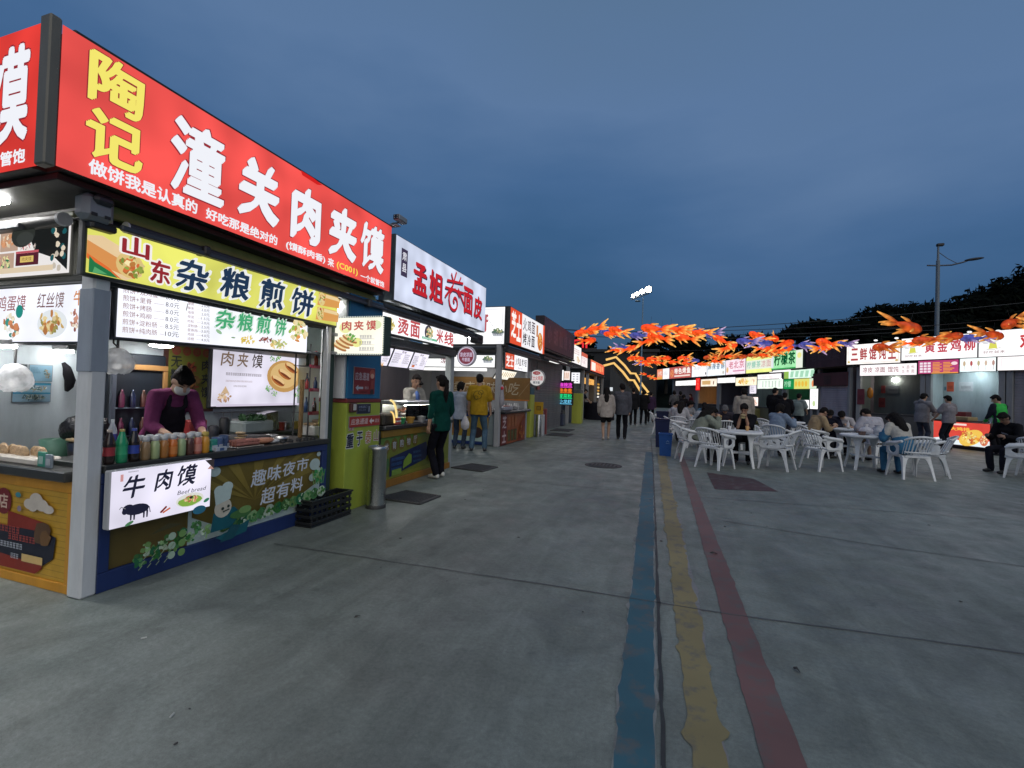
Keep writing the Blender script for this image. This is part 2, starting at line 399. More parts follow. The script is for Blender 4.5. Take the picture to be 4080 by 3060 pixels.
# ================================================================== SETTING
def concrete():
    m, n, l, o = node_mat('concrete')
    p = n.new('ShaderNodeBsdfPrincipled'); g = n.new('ShaderNodeNewGeometry')
    def noise(scale, detail, rough=.6, sx=1, sy=1, dist=0.0, rz=0.0):
        mpn = n.new('ShaderNodeMapping'); mpn.inputs['Scale'].default_value = (sx, sy, 1); mpn.inputs['Rotation'].default_value = (0, 0, rz); l(g.outputs['Position'], mpn.inputs[0])
        t = n.new('ShaderNodeTexNoise'); t.inputs['Scale'].default_value = scale; t.inputs['Detail'].default_value = detail
        t.inputs['Roughness'].default_value = rough; t.inputs['Distortion'].default_value = dist; l(mpn.outputs[0], t.inputs['Vector']); return t.outputs['Fac']
    def rng(v, a, b, c_, d):
        r = n.new('ShaderNodeMapRange'); r.inputs['From Min'].default_value = a; r.inputs['From Max'].default_value = b
        r.inputs['To Min'].default_value = c_; r.inputs['To Max'].default_value = d; l(v, r.inputs['Value']); return r.outputs[0]
    def mul(a, b):
        q = n.new('ShaderNodeMath'); q.operation = 'MULTIPLY'; l(a, q.inputs[0]); l(b, q.inputs[1]); return q.outputs[0]
    big = rng(noise(.45, 5, .55, dist=.5), .32, .68, .74, 1.18)          # worn and stained patches
    mid = rng(noise(2.6, 7, .7, dist=1.0), .35, .7, .74, 1.14)
    streaks = rng(noise(1.5, 5, .65, 2.6, .45, .8, .35), .35, .7, .8, 1.12)  # sweeping and tyre streaks
    fine = mul(rng(noise(45, 3), .3, .7, .84, 1.14), rng(noise(190, 2), .3, .7, .86, 1.12))
    spots = rng(noise(5.5, 2, .4), .67, .74, 1.0, .80)                 # oil and gum spots
    k = mul(mul(mul(mul(big, mid), streaks), fine), spots)
    tint = n.new('ShaderNodeMix'); tint.data_type = 'RGBA'; tint.inputs['A'].default_value = (.166, .197, .181, 1); tint.inputs['B'].default_value = (.192, .212, .196, 1)
    l(noise(.9, 3), tint.inputs['Factor'])
    sc = n.new('ShaderNodeVectorMath'); sc.operation = 'SCALE'; l(tint.outputs['Result'], sc.inputs[0]); l(k, sc.inputs['Scale'])
    l(sc.outputs[0], p.inputs['Base Color'])
    l(rng(noise(3, 5), .3, .7, .38, .7), p.inputs['Roughness'])
    b = n.new('ShaderNodeBump'); b.inputs['Strength'].default_value = .25; b.inputs['Distance'].default_value = .012; l(noise(30, 6), b.inputs['Height'])
    l(b.outputs[0], p.inputs['Normal']); l(p.outputs[0], o.inputs[0]); MATS['concrete'] = m
concrete()
def road_paint():
    """line paint worn through: the colour attribute, mottled, with grey rubbed-off patches and tyre marks"""
    m, n, l, o = node_mat('road_paint')
    p = n.new('ShaderNodeBsdfPrincipled'); g = n.new('ShaderNodeNewGeometry'); a = n.new('ShaderNodeAttribute'); a.attribute_name = 'Col'
    t = n.new('ShaderNodeTexNoise'); t.inputs['Scale'].default_value = 7; t.inputs['Detail'].default_value = 9; t.inputs['Roughness'].default_value = .7; l(g.outputs['Position'], t.inputs['Vector'])
    t2 = n.new('ShaderNodeTexNoise'); t2.inputs['Scale'].default_value = 1.1; t2.inputs['Detail'].default_value = 5; t2.inputs['Distortion'].default_value = .3; l(g.outputs['Position'], t2.inputs['Vector'])
    r = n.new('ShaderNodeMapRange'); r.inputs['From Min'].default_value = .5; r.inputs['From Max'].default_value = .62; r.inputs['To Min'].default_value = 0; r.inputs['To Max'].default_value = .75; l(t.outputs['Fac'], r.inputs['Value'])
    r2 = n.new('ShaderNodeMapRange'); r2.inputs['From Min'].default_value = .36; r2.inputs['From Max'].default_value = .6; r2.inputs['To Min'].default_value = .78; r2.inputs['To Max'].default_value = 1.1; l(t2.outputs['Fac'], r2.inputs['Value'])
    mx = n.new('ShaderNodeMix'); mx.data_type = 'RGBA'; l(r.outputs[0], mx.inputs['Factor']); l(a.outputs['Color'], mx.inputs['A']); mx.inputs['B'].default_value = (.10, .10, .098, 1)
    sc = n.new('ShaderNodeVectorMath'); sc.operation = 'SCALE'; l(mx.outputs['Result'], sc.inputs[0]); l(r2.outputs[0], sc.inputs['Scale']); l(sc.outputs[0], p.inputs['Base Color'])
    p.inputs['Roughness'].default_value = .6; l(p.outputs[0], o.inputs[0]); MATS['road_paint'] = m
road_paint()

b = MB(); b.quad((-260, -60, 0), (260, -60, 0), (260, 420, 0), (-260, 420, 0), (.3, .3, .3))
tag(b.build('ground', 'concrete'), kind='structure')

def strip(name, col, ctr, edges=None, y0=-2.5, y1=13.0, amp=.005, bite=.022, z=.004, seed=0, step=.035):
    """a hand-painted line with a scalloped edge; ctr(y) -> (left x, right x)"""
    rnd = random.Random(seed); b = MB(); y = y0; prev = None; la = ra = 0; k = 0
    nl = nr = 0.0
    while y < y1:
        if k % 2 == 0:
            nl = rnd.uniform(-amp, amp) - (bite * rnd.random() ** 5); nr = rnd.uniform(-amp, amp) + (bite * rnd.random() ** 5)
        la += (nl - la) * .55; ra += (nr - ra) * .55
        x0, x1 = ctr(y); cur = ((x0 + la, y, z), (x1 + ra, y, z))
        if prev: b.quad(prev[0], prev[1], cur[1], cur[0], col)
        prev = cur; y += step; k += 1
    return tag(b.build(name, 'road_paint'), kind='structure')
lin = lambda x0, w, s: (lambda y: (x0 + s * y - w / 2, x0 + s * y + w / 2))
lerp = lambda a, b_, t: a + (b_ - a) * t
BLUE_C = lambda y: (lerp(-.10, -.43, y / 10.2) , lerp(.04, -.26, y / 10.2))
YEL_C = lambda y: (lerp(.19, -.13, y / 9.65), lerp(.30, .03, y / 9.65))
RED_C = lambda y: (lerp(.40, .29, y / 9.9), lerp(.565, .41, y / 9.9))
strip('yellow_line_primer', (.20, .20, .21), lambda y: (YEL_C(y)[0] + .02, YEL_C(y)[1] + .018 + .022 * math.sin(y * 2.1) * math.sin(y * .7)), y1=9.5, amp=.006, bite=.02, z=.0035, seed=5)
strip('blue_line_primer', (.2, .21, .21), lambda y: (BLUE_C(y)[0] - .004, BLUE_C(y)[1] + .008), y1=10, amp=.006, bite=.03, z=.0035, seed=8)
strip('blue_line', (.030, .100, .138), BLUE_C, y1=12.2, seed=1)
strip('yellow_line', (.215, .180, .085), YEL_C, y1=11.8, amp=.008, bite=.045, seed=2)
strip('red_line', (.150, .078, .075), RED_C, y1=12.4, amp=.004, bite=.015, seed=3)
# contraction joints of the slab
def joint(pts, w, col=(.035, .037, .037), seed=0):
    rnd = random.Random(seed); b = MB(); prev = None
    for (x0, y0), (x1, y1) in zip(pts, pts[1:]):
        n_ = max(2, int(math.hypot(x1 - x0, y1 - y0) / .12)); d = math.hypot(x1 - x0, y1 - y0); nx, ny = -(y1 - y0) / d, (x1 - x0) / d
        for i in range(n_ + 1):
            t = i / n_; q = w * rnd.uniform(.35, .75); j = rnd.uniform(-.004, .004)
            x, y = lerp(x0, x1, t), lerp(y0, y1, t)
            cur = ((x + nx * (q + j), y + ny * (q + j), .0052), (x - nx * (q - j), y - ny * (q - j), .0052))
            if prev: b.quad(prev[0], prev[1], cur[1], cur[0], col)
            prev = cur
    return tag(b.build('pavement_joint', 'dark'), kind='structure')
joint([(.075, -2), (.02, 1.87), (-.06, 4.29), (-.26, 10.2), (-.5, 16)], .016, seed=1)
joint([(-3.2, 3.22), (-.7, 3.31), (.37, 3.32), (1.94, 3.45), (9, 3.9)], .009, seed=2, col=(.085, .09, .09))
joint([(.62, 5.82), (1.92, 5.5), (3.2, 5.3), (9, 4.8)], .012, seed=3, col=(.125, .135, .13))
joint([(-3.3, 6.9), (-.3, 7.0), (6, 7.6)], .012, seed=4, col=(.125, .135, .13))
joint([(-3.6, 11.6), (6, 12.0)], .014, seed=6, col=(.11, .115, .115))
# dark red painted patch, chewing gum and litter
b = MB(); b.quad((.71, 7.78, .0045), (1.62, 8.05, .0045), (1.46, 9.12, .0045), (.72, 9.45, .0045), (.055, .022, .024)); tag(b.build('red_patch', 'road_paint'), kind='structure')
rnd = random.Random(11)
gum = MB()
for i in range(46):
    x, y = rnd.uniform(-3, 5), rnd.uniform(1.2, 9); r = rnd.uniform(.004, .014)
    gum.lathe([(r, 0), (r * .9, .002), (0, .003)], (x, y, .004), 7, (.05, .05, .05), sx=rnd.uniform(.7, 1.4))
tag(gum.build('gum_spots', 'dark'), 'dark flattened spots of gum scattered over the grey concrete', kind='stuff')
def leaf(x, y, rz, col, s):
    b = MB(); pts = [(-1, 0), (-.4, .32), (.4, .3), (1, 0), (.4, -.3), (-.4, -.32)]
    b._add([(p[0] * s, p[1] * s, .006 + (.012 * s / .03 if i in (1, 4) else 0)) for i, p in enumerate(pts)], [(0, 1, 4, 5), (1, 2, 3, 4)], col)
    return b.build('fallen_leaf', 'dark', None, (x, y, 0), rz)
for i, (x, y, c_, lb) in enumerate([(-1.73, 2.4, (.03, .03, .028), 'dark dry leaf lying on open concrete in front of the left stalls'), (.66, 2.77, (.025, .025, .023), 'dark leaf lying beside the red line near the slab joint'), (.42, 4.55, (.04, .04, .035), 'small dark leaf lying between the yellow and red lines')]):
    tag(leaf(x, y, 1 + i, c_, .022 + .006 * i), lb, 'leaf', 'dry leaves on the concrete')
for i, (px, lb) in enumerate([((-2.62, 1.78), 'white cigarette end on the concrete near the corner post'), ((-1.9, 1.42), 'white scrap of paper on the concrete close to the camera')]):
    b = MB(); b.tube((-.012, 0, .005), (.012, .006, .005), .0035, col=(.6, .6, .58)); tag(b.build('litter_scrap', 'plastic', None, (*px, 0), .7 + i), lb, 'litter')

# drain gratings and manhole
def grate(pts, label, bars=14):
    b = MB(); P = [Vector((*p, 0)) for p in pts]
    b.quad(*[(p.x, p.y, .004) for p in P], (.012, .012, .012))
    for i in range(bars + 1):
        t = i / bars; a, c_ = P[0].lerp(P[1], t), P[3].lerp(P[2], t)
        b.tube((a.x, a.y, .007), (c_.x, c_.y, .007), .010, n=5, col=(.035, .035, .034))
    for s_, e in ((0, 1), (3, 2), (0, 3), (1, 2)):
        b.tube((P[s_].x, P[s_].y, .008), (P[e].x, P[e].y, .008), .016, n=5, col=(.045, .045, .044))
    return tag(b.build('drain_grate', 'dark'), label, 'drain', 'drain grates along the stalls')
grate([(-3.40, 5.02), (-2.78, 4.98), (-2.76, 5.47), (-3.30, 5.54)], 'square dark drain grate in front of the dark-topped orange counter by the bollard')
grate([(-3.61, 7.56), (-2.98, 7.43), (-2.91, 8.03), (-3.46, 8.14)], 'square dark drain grate beside the woman in the green shirt')
grate([(-3.75, 14.9), (-3.05, 14.9), (-3.05, 15.9), (-3.75, 15.9)], 'dark drain grate in front of the closed stall, nearer of two')
grate([(-4.1, 16.9), (-3.4, 16.9), (-3.4, 18.0), (-4.1, 18.0)], 'dark drain grate in front of the closed stall, farther of two')
b = MB(); b.lathe([(.36, .003), (.36, .007), (.33, .008), (.325, .005), (.31, .005), (.305, .008), (0, .008)], n=36, col=(.030, .030, .029))
for i in range(8):
    for j in range(8):
        x, y = (i - 3.5) * .072, (j - 3.5) * .072
        if math.hypot(x, y) < .27: b.box(x - .02, y - .02, .008, x + .02, y + .02, .012, (.04, .04, .039), .004)
tag(b.build('manhole_cover', 'dark', None, (-1.17, 9.3, 0)), 'round dark manhole cover left of the blue line', 'manhole')

# ---------------- hill and woods behind the right-hand stalls
ridge = [(-60, 7.5), (-13.7, 7.6), (-5, 7.4), (3, 7.6), (9, 7.7), (15.2, 8.6), (18, 9.2), (21, 11.0), (25, 13.6), (29, 15.6), (31, 17.2), (35, 17.4), (39, 17.6), (42, 18.2), (43.5, 18.8), (46, 20.4), (48, 21.8), (50, 22.8), (60, 26), (80, 29), (120, 30)]
def ridge_h(x):
    for (x0, h0), (x1, h1) in zip(ridge, ridge[1:]):
        if x0 <= x <= x1: return lerp(h0, h1, (x - x0) / (x1 - x0))
    return 8
b = MB(); nx, ny = 90, 12; rnd = random.Random(4)
for j in range(ny + 1):
    for i in range(nx + 1):
        x = lerp(-60, 120, i / nx); t = j / ny; y = lerp(62, 120, t)
        h = (ridge_h(x * 90 / max(y, 90) if y > 90 else x) - 1.6) * (math.sin(min(1, t / .5) * math.pi / 2) ** 1.2) + rnd.uniform(-.25, .25) * (t > .05)
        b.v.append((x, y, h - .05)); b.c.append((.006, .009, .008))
b.f = [(j * (nx + 1) + i, j * (nx + 1) + i + 1, (j + 1) * (nx + 1) + i + 1, (j + 1) * (nx + 1) + i) for j in range(ny) for i in range(nx)]
b.mi = [0] * len(b.f); b.sm = [True] * len(b.f)
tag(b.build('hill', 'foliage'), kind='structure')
def leaf_cluster(b, c, r, n, rnd, cols, size):
    for _ in range(n):
        d = Vector((rnd.gauss(0, 1), rnd.gauss(0, 1), rnd.gauss(0, 1))).normalized() * (rnd.uniform(.3, 1) ** .5)
        p = Vector(c) + Vector((d.x * r[0], d.y * r[1], d.z * r[2])); s_ = size * rnd.uniform(.6, 1.4)
        u = Vector((rnd.gauss(0, 1), rnd.gauss(0, 1), rnd.gauss(0, 1))).normalized(); w = u.orthogonal().normalized() * s_ * .5; u = u * s_
        b._add([p - u, p + w, p + u, p - w], [(0, 1, 2, 3)], rnd.choice(cols))
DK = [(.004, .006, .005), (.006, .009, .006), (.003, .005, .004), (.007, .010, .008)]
b = MB(); rnd = random.Random(21)
for i in range(430):
    x = rnd.uniform(14, 76); y = 90 + rnd.uniform(-16, 4); t = (y - 62) / 58
    top = (ridge_h(x * 90 / max(y, 90)) - 1.6) * (math.sin(min(1, t / .5) * math.pi / 2) ** 1.2)
    r = rnd.uniform(.9, 2.0)
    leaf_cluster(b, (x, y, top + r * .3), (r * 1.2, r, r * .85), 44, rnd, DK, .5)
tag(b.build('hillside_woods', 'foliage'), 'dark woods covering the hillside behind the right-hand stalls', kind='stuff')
def tree(x, y, h, r, label, seed, size=.5, n=1500):
    rnd = random.Random(seed); t = thing('dark_tree', label, 'tree', (x, y, 0), 0, 'dark trees behind the food stalls')
    k = MB(); pts = [(0, 0, 0), (.1, .05, h * .3), (-.05, .1, h * .6), (0, 0, h * .85)]
    k.path(pts, [h * .03, h * .024, h * .016, h * .006], 8, (.03, .026, .022))
    for i in range(6):
        a = rnd.uniform(0, 6.3); z = h * rnd.uniform(.35, .65); q = r * rnd.uniform(.5, .8)
        k.path([(0, .05, z), (q * .5 * math.cos(a), q * .5 * math.sin(a), z + h * .1), (q * math.cos(a), q * math.sin(a), z + h * .16)], [h * .011, h * .008, h * .003], 6, (.03, .026, .022))
    k.build('trunk', 'bark', t)
    c_ = MB()
    for i in range(16):
        a = rnd.uniform(0, 6.3); q = r * rnd.uniform(0, .75); z = h * rnd.uniform(.42, .9)
        q *= 1 - .5 * max(0, (z / h - .6) / .4); rr = r * rnd.uniform(.24, .44)
        leaf_cluster(c_, (q * math.cos(a), q * math.sin(a), z), (rr * 1.2, rr * 1.1, rr * .8), n // 16, rnd, DK, size)
    c_.build('crown', 'foliage', t)
    return t
for i, (x, y, h, r, lb) in enumerate([
        (-12.5, 66, 9.6, 3.6, 'dark tree beyond the flight of lit stairs, leftmost in the treeline'), (-8.2, 70, 9.6, 3.3, 'dark tree above the lit stair rails'),
        (-4.0, 68, 9.8, 3.6, 'dark tree behind the floodlight mast'), (-.4, 70, 10.2, 3.8, 'dark tree just right of the floodlight mast'),
        (3.6, 69, 10.2, 3.6, 'dark tree behind the red-and-white lit fascia boards'), (7.6, 70, 10.0, 3.8, 'dark tree behind the pale blue fascia board'),
        (11.6, 69, 10.4, 3.7, 'dark tree behind the yellow fascia board'), (15.9, 70, 12.4, 3.0, 'taller dark tree behind the green tea stall, left of a pair'),
        (19.0, 70, 12.6, 2.7, 'taller dark tree behind the closed stall, right of a pair'), (23.0, 72, 12.4, 3.6, 'dark tree at the foot of the hill behind the dumpling stall')]):
    tree(x, y, h, r, lb, 100 + i)

# ---------------- long low dark building behind the treeline gap (behind the left row)
t = thing('market_hall', 'long low dark hall closing the far end of the lane', 'building', (-10.5, 64, 0))
b = MB(); b.box(-7, 0, 0, 9, 8, 7.2, (.010, .011, .014), .02); b.build('wall', 'panel', t)
b = MB(); b.box(-7.3, -.3, 7.2, 9.3, 8.3, 7.6, (.025, .027, .03), .02); b.build('roof', 'panel', t)
w = MB()
for i in range(7): w.box(-6.2 + i * 2.1, -.012, 3.4, -4.7 + i * 2.1, .01, 5.2, (.02, .024, .03), .01)
w.build('window', 'dark', t)

# ---------------- flight of stairs with lit handrails, far end
t = thing('lit_staircase', 'far flight of outdoor stairs with two glowing yellow handrails', 'staircase', (-4.8, 60, 0))
st = MB()
for i in range(24):
    f = i / 24
    st.box(lerp(-2.2, 2.1, f), 0, 0, lerp(-2.2, 2.1, (i + 1) / 24), 2.4, lerp(5.0, .2, f), (.05, .05, .05), .01)
st.build('steps', 'panel', t)
YL = srgb(255, 205, 120)
for nm, dz, yy in (('handrail', .0, 2.4), ('handrail', -.95, 0)):
    r_ = MB(); pts = [(-3.1, yy, 6.05 + dz), (-1.8, yy, 6.42 + dz), (-.65, yy, 5.3 + dz), (.12, yy, 4.32 + dz), (.72, yy, 4.3 + dz), (1.6, yy, 2.9 + dz), (2.4, yy, 1.9 + dz * .4)]
    r_.path(pts, .14, 8, YL); r_.build(nm, 'bright_print', t)
    for q in pts[1:]: ps = MB(); ps.tube((q[0], q[1], max(0, q[2] - 1.2)), (q[0], q[1], q[2] - .1), .03, n=6, col=(.08, .08, .08)); ps.build('rail_post', 'dark', t)

# ---------------- floodlight mast
t = thing('floodlight_mast', 'tall thin mast carrying four bright white floodlights', 'floodlight', (-2.6, 48, 0))
b = MB(); b.tube((0, 0, 0), (0, 0, 11.2), .10, .05, 10, (.20, .30, .40)); b.build('mast', 'paint', t)
b = MB(); b.tube((-1.15, -.1, 11.0), (.55, .1, 11.62), .05, n=8, col=(.12, .14, .15)); b.box(-.75, -.2, 10.8, -.25, .1, 10.9, (.08, .11, .1), .02); b.build('crossbar', 'dark', t)
for x, z, r in ((-.98, 11.38, .17), (-.60, 11.58, .21), (-.10, 11.80, .25), (.50, 12.0, .33)):
    h_ = MB(); h_.box(x - r, -.06, z - r, x + r, .16, z + r, (.1, .1, .1), .04); hd = h_.build('flood_lamp', 'dark', t)
    f_ = MB(); f_.lathe([(r * .86, 0), (r * .8, .03), (0, .06)], n=16, col=(1, .97, .86), M=Matrix.Rotation(math.radians(90), 3, 'X'), c=(x, -.065, z)); f_.build('lens', 'flood', hd)

# ---------------- street lamp behind the right-hand stalls
t = thing('street_lamp', 'tall grey street lamp with one long curved arm, unlit', 'street lamp', (11.42, 26, 0))
b = MB(); b.tube((0, 0, 0), (.0, 0, 7.95), .105, .07, 10, (.16, .2, .24)); b.tube((0, 0, 7.95), (.0, 0, 8.6), .05, .04, 8, (.16, .2, .24)); b.build('pole', 'paint', t)
b = MB(); b.path([(-.4, 0, 7.75), (0, 0, 7.72), (.5, 0, 7.72), (.9, 0, 7.82), (1.15, 0, 7.92)], .035, 8, (.08, .1, .14)); b.path([(0, 0, 8.35), (.35, 0, 8.02), (.7, 0, 7.78)], .015, 6, (.12, .15, .2)); b.build('arm', 'dark', t)
b = MB(); b.ell((1.3, 0, 7.94), (.36, .12, .06), (.03, .035, .05), M=Matrix.Rotation(-.12, 3, 'Y')); b.build('lamp_head', 'dark', t)
b = MB(); b.box(-.06, -.08, 8.6, .2, .08, 8.72, (.02, .02, .025), .02); b.build('camera_unit', 'dark', t)

# ---------------- overhead wires
def wire(p0, p1, sag, label, r=.012, n=28, cat='cable', col=(.01, .012, .016), group='overhead wires'):
    pts = [(lerp(p0[0], p1[0], i / n), lerp(p0[1], p1[1], i / n), lerp(p0[2], p1[2], i / n) - sag * 4 * (i / n) * (1 - i / n)) for i in range(n + 1)]
    b = MB(); b.path(pts, r, 5, col); return tag(b.build('overhead_wire', 'dark'), label, cat, group)
wire((-22, 34, 8.0), (20, 44, 7.6), 1.4, 'uppermost thin dark wire sagging across the sky above the lanterns', .03)
wire((-22, 34, 6.9), (22, 44, 7.4), 1.1, 'thin dark wire below the uppermost wire, crossing the hill', .025)
wire((-22, 36, 6.2), (24, 40, 8.6), .8, 'lower thin dark wire rising to the right in front of the hill', .025)
wire((-5.5, 2.2, 3.25), (-3.2, 1.15, 3.95), .02, 'reddish cable running from the corner of the red sign up out of view', .012, cat='cable', col=(.12, .06, .06))

# ================================================================== helpers for stalls
def wp(b, name, mat, t):
    """a part whose mesh is given in world coordinates, under thing t (which may stand anywhere, unrotated)"""
    o = b.build(name, mat, t); o.location = -t.location if t.parent is None else (0, 0, 0)
    return o
def frame_of(P, U):
    """local (along, outward, up) -> world"""
    U = Vector((U[0], U[1], 0)).normalized(); N = U.cross(Vector((0, 0, 1)))
    return Matrix(((U.x, N.x, 0, P[0]), (U.y, N.y, 0, P[1]), (0, 0, 1, 0), (0, 0, 0, 1)))
GREY_STEEL = srgb(150, 155, 162); DARKMETAL = (.03, .033, .037); NAVY = (.014, .036, .15)
LIME = (.36, .44, .055)

# ================================================================== NEAREST KIOSK, red fascia
kA = thing('food_kiosk', 'nearest food kiosk with a red lit fascia on two sides and a blue-framed counter', 'kiosk', (-3.5, 2.0, 0))
b = MB(); b.box(-3.56, 1.935, 0, -3.43, 2.03, 2.46, (.64, .65, .66), .012)
b.box(-3.562, 1.931, 1.42, -3.428, 2.034, 1.95, (.30, .34, .40), .006); wp(b, 'corner_post', 'paint', kA)
b = MB(); b.box(-3.50, 4.075, .80, -3.43, 4.125, 2.03, (.55, .57, .58), .008); b.box(-3.56, 4.13, .0, -3.44, 4.20, 2.46, (.02, .05, .04), .008); wp(b, 'frame_post', 'paint', kA)
b = MB(); b.box(-4.75, 1.98, 0, -4.65, 4.98, 2.46, (.46, .52, .55)); wp(b, 'back_wall', 'panel', kA)
b = MB(); b.box(-4.65, 4.90, 0, -3.78, 4.97, 2.46, (.46, .56, .52)); wp(b, 'side_wall', 'panel', kA)
b = MB(); b.box(-4.64, 2.05, 1.73, -3.72, 4.89, 1.76, (.10, .11, .12), .004); wp(b, 'ceiling', 'panel', kA)
b = MB(); b.box(-5.6, 1.66, 2.50, -3.30, 4.85, 2.54, (.02, .02, .022), .004); wp(b, 'roof', 'dark', kA)
b = MB()                                            # beams round the opening
b.box(-3.545, 2.03, 1.985, -3.465, 4.90, 2.03, (.02, .028, .03), .006); b.box(-3.55, 2.03, 2.30, -3.47, 4.9, 2.50, (.03, .03, .03), .006)
b.box(-5.2, 1.94, 2.00, -3.56, 2.02, 2.05, (.05, .055, .05), .006); b.box(-5.2, 1.97, 2.36, -3.56, 2.03, 2.50, (.03, .028, .026), .006)
wp(b, 'beam', 'dark', kA)
b = MB(); b.box(-3.47, 1.95, 2.415, -3.425, 4.88, 2.498, (.30, .34, .10), .006); b.box(-5.2, 1.90, 2.405, -3.6, 1.93, 2.44, (.20, .21, .12), .006); wp(b, 'soffit_trim', 'paint', kA)
b = MB(); b.box(-3.43, 1.80, 2.34, -3.31, 1.97, 2.50, (.22, .25, .28), .03); b.box(-3.30, 1.83, 2.36, -3.295, 1.86, 2.38, (.02, .02, .02)); b.box(-3.30, 1.90, 2.36, -3.295, 1.93, 2.38, (.02, .02, .02))
b.box(-3.42, 1.84, 2.44, -3.28, 1.95, 2.497, (.03, .035, .045), .02); b.box(-3.46, 1.86, 2.30, -3.34, 2.0, 2.345, (.02, .02, .02), .01); wp(b, 'awning_bracket', 'paint', kA)
b = MB()
b.tube((-3.36, 2.06, 2.365), (-3.36, 4.92, 2.365), .036, n=12, col=(.03, .04, .055)); b.box(-3.335, 2.0, 2.325, -3.30, 4.95, 2.36, (.05, .062, .08), .008)
b.tube((-3.36, 2.05, 2.365), (-3.36, 2.062, 2.365), .037, n=14, col=(.55, .58, .62)); b.box(-3.40, 2.55, 2.33, -3.29, 2.60, 2.40, (.03, .03, .035), .01); b.box(-3.40, 4.55, 2.31, -3.28, 4.62, 2.40, (.05, .055, .06), .01)
b.tube((-5.2, 1.86, 2.37), (-3.62, 1.86, 2.37), .04, n=12, col=(.10, .095, .085)); b.tube((-3.63, 1.86, 2.37), (-3.60, 1.86, 2.37), .042, n=14, col=(.5, .52, .54)); b.box(-5.2, 1.80, 2.325, -3.95, 1.84, 2.36, (.10, .11, .12), .006)
wp(b, 'rolled_awning', 'paint', kA)
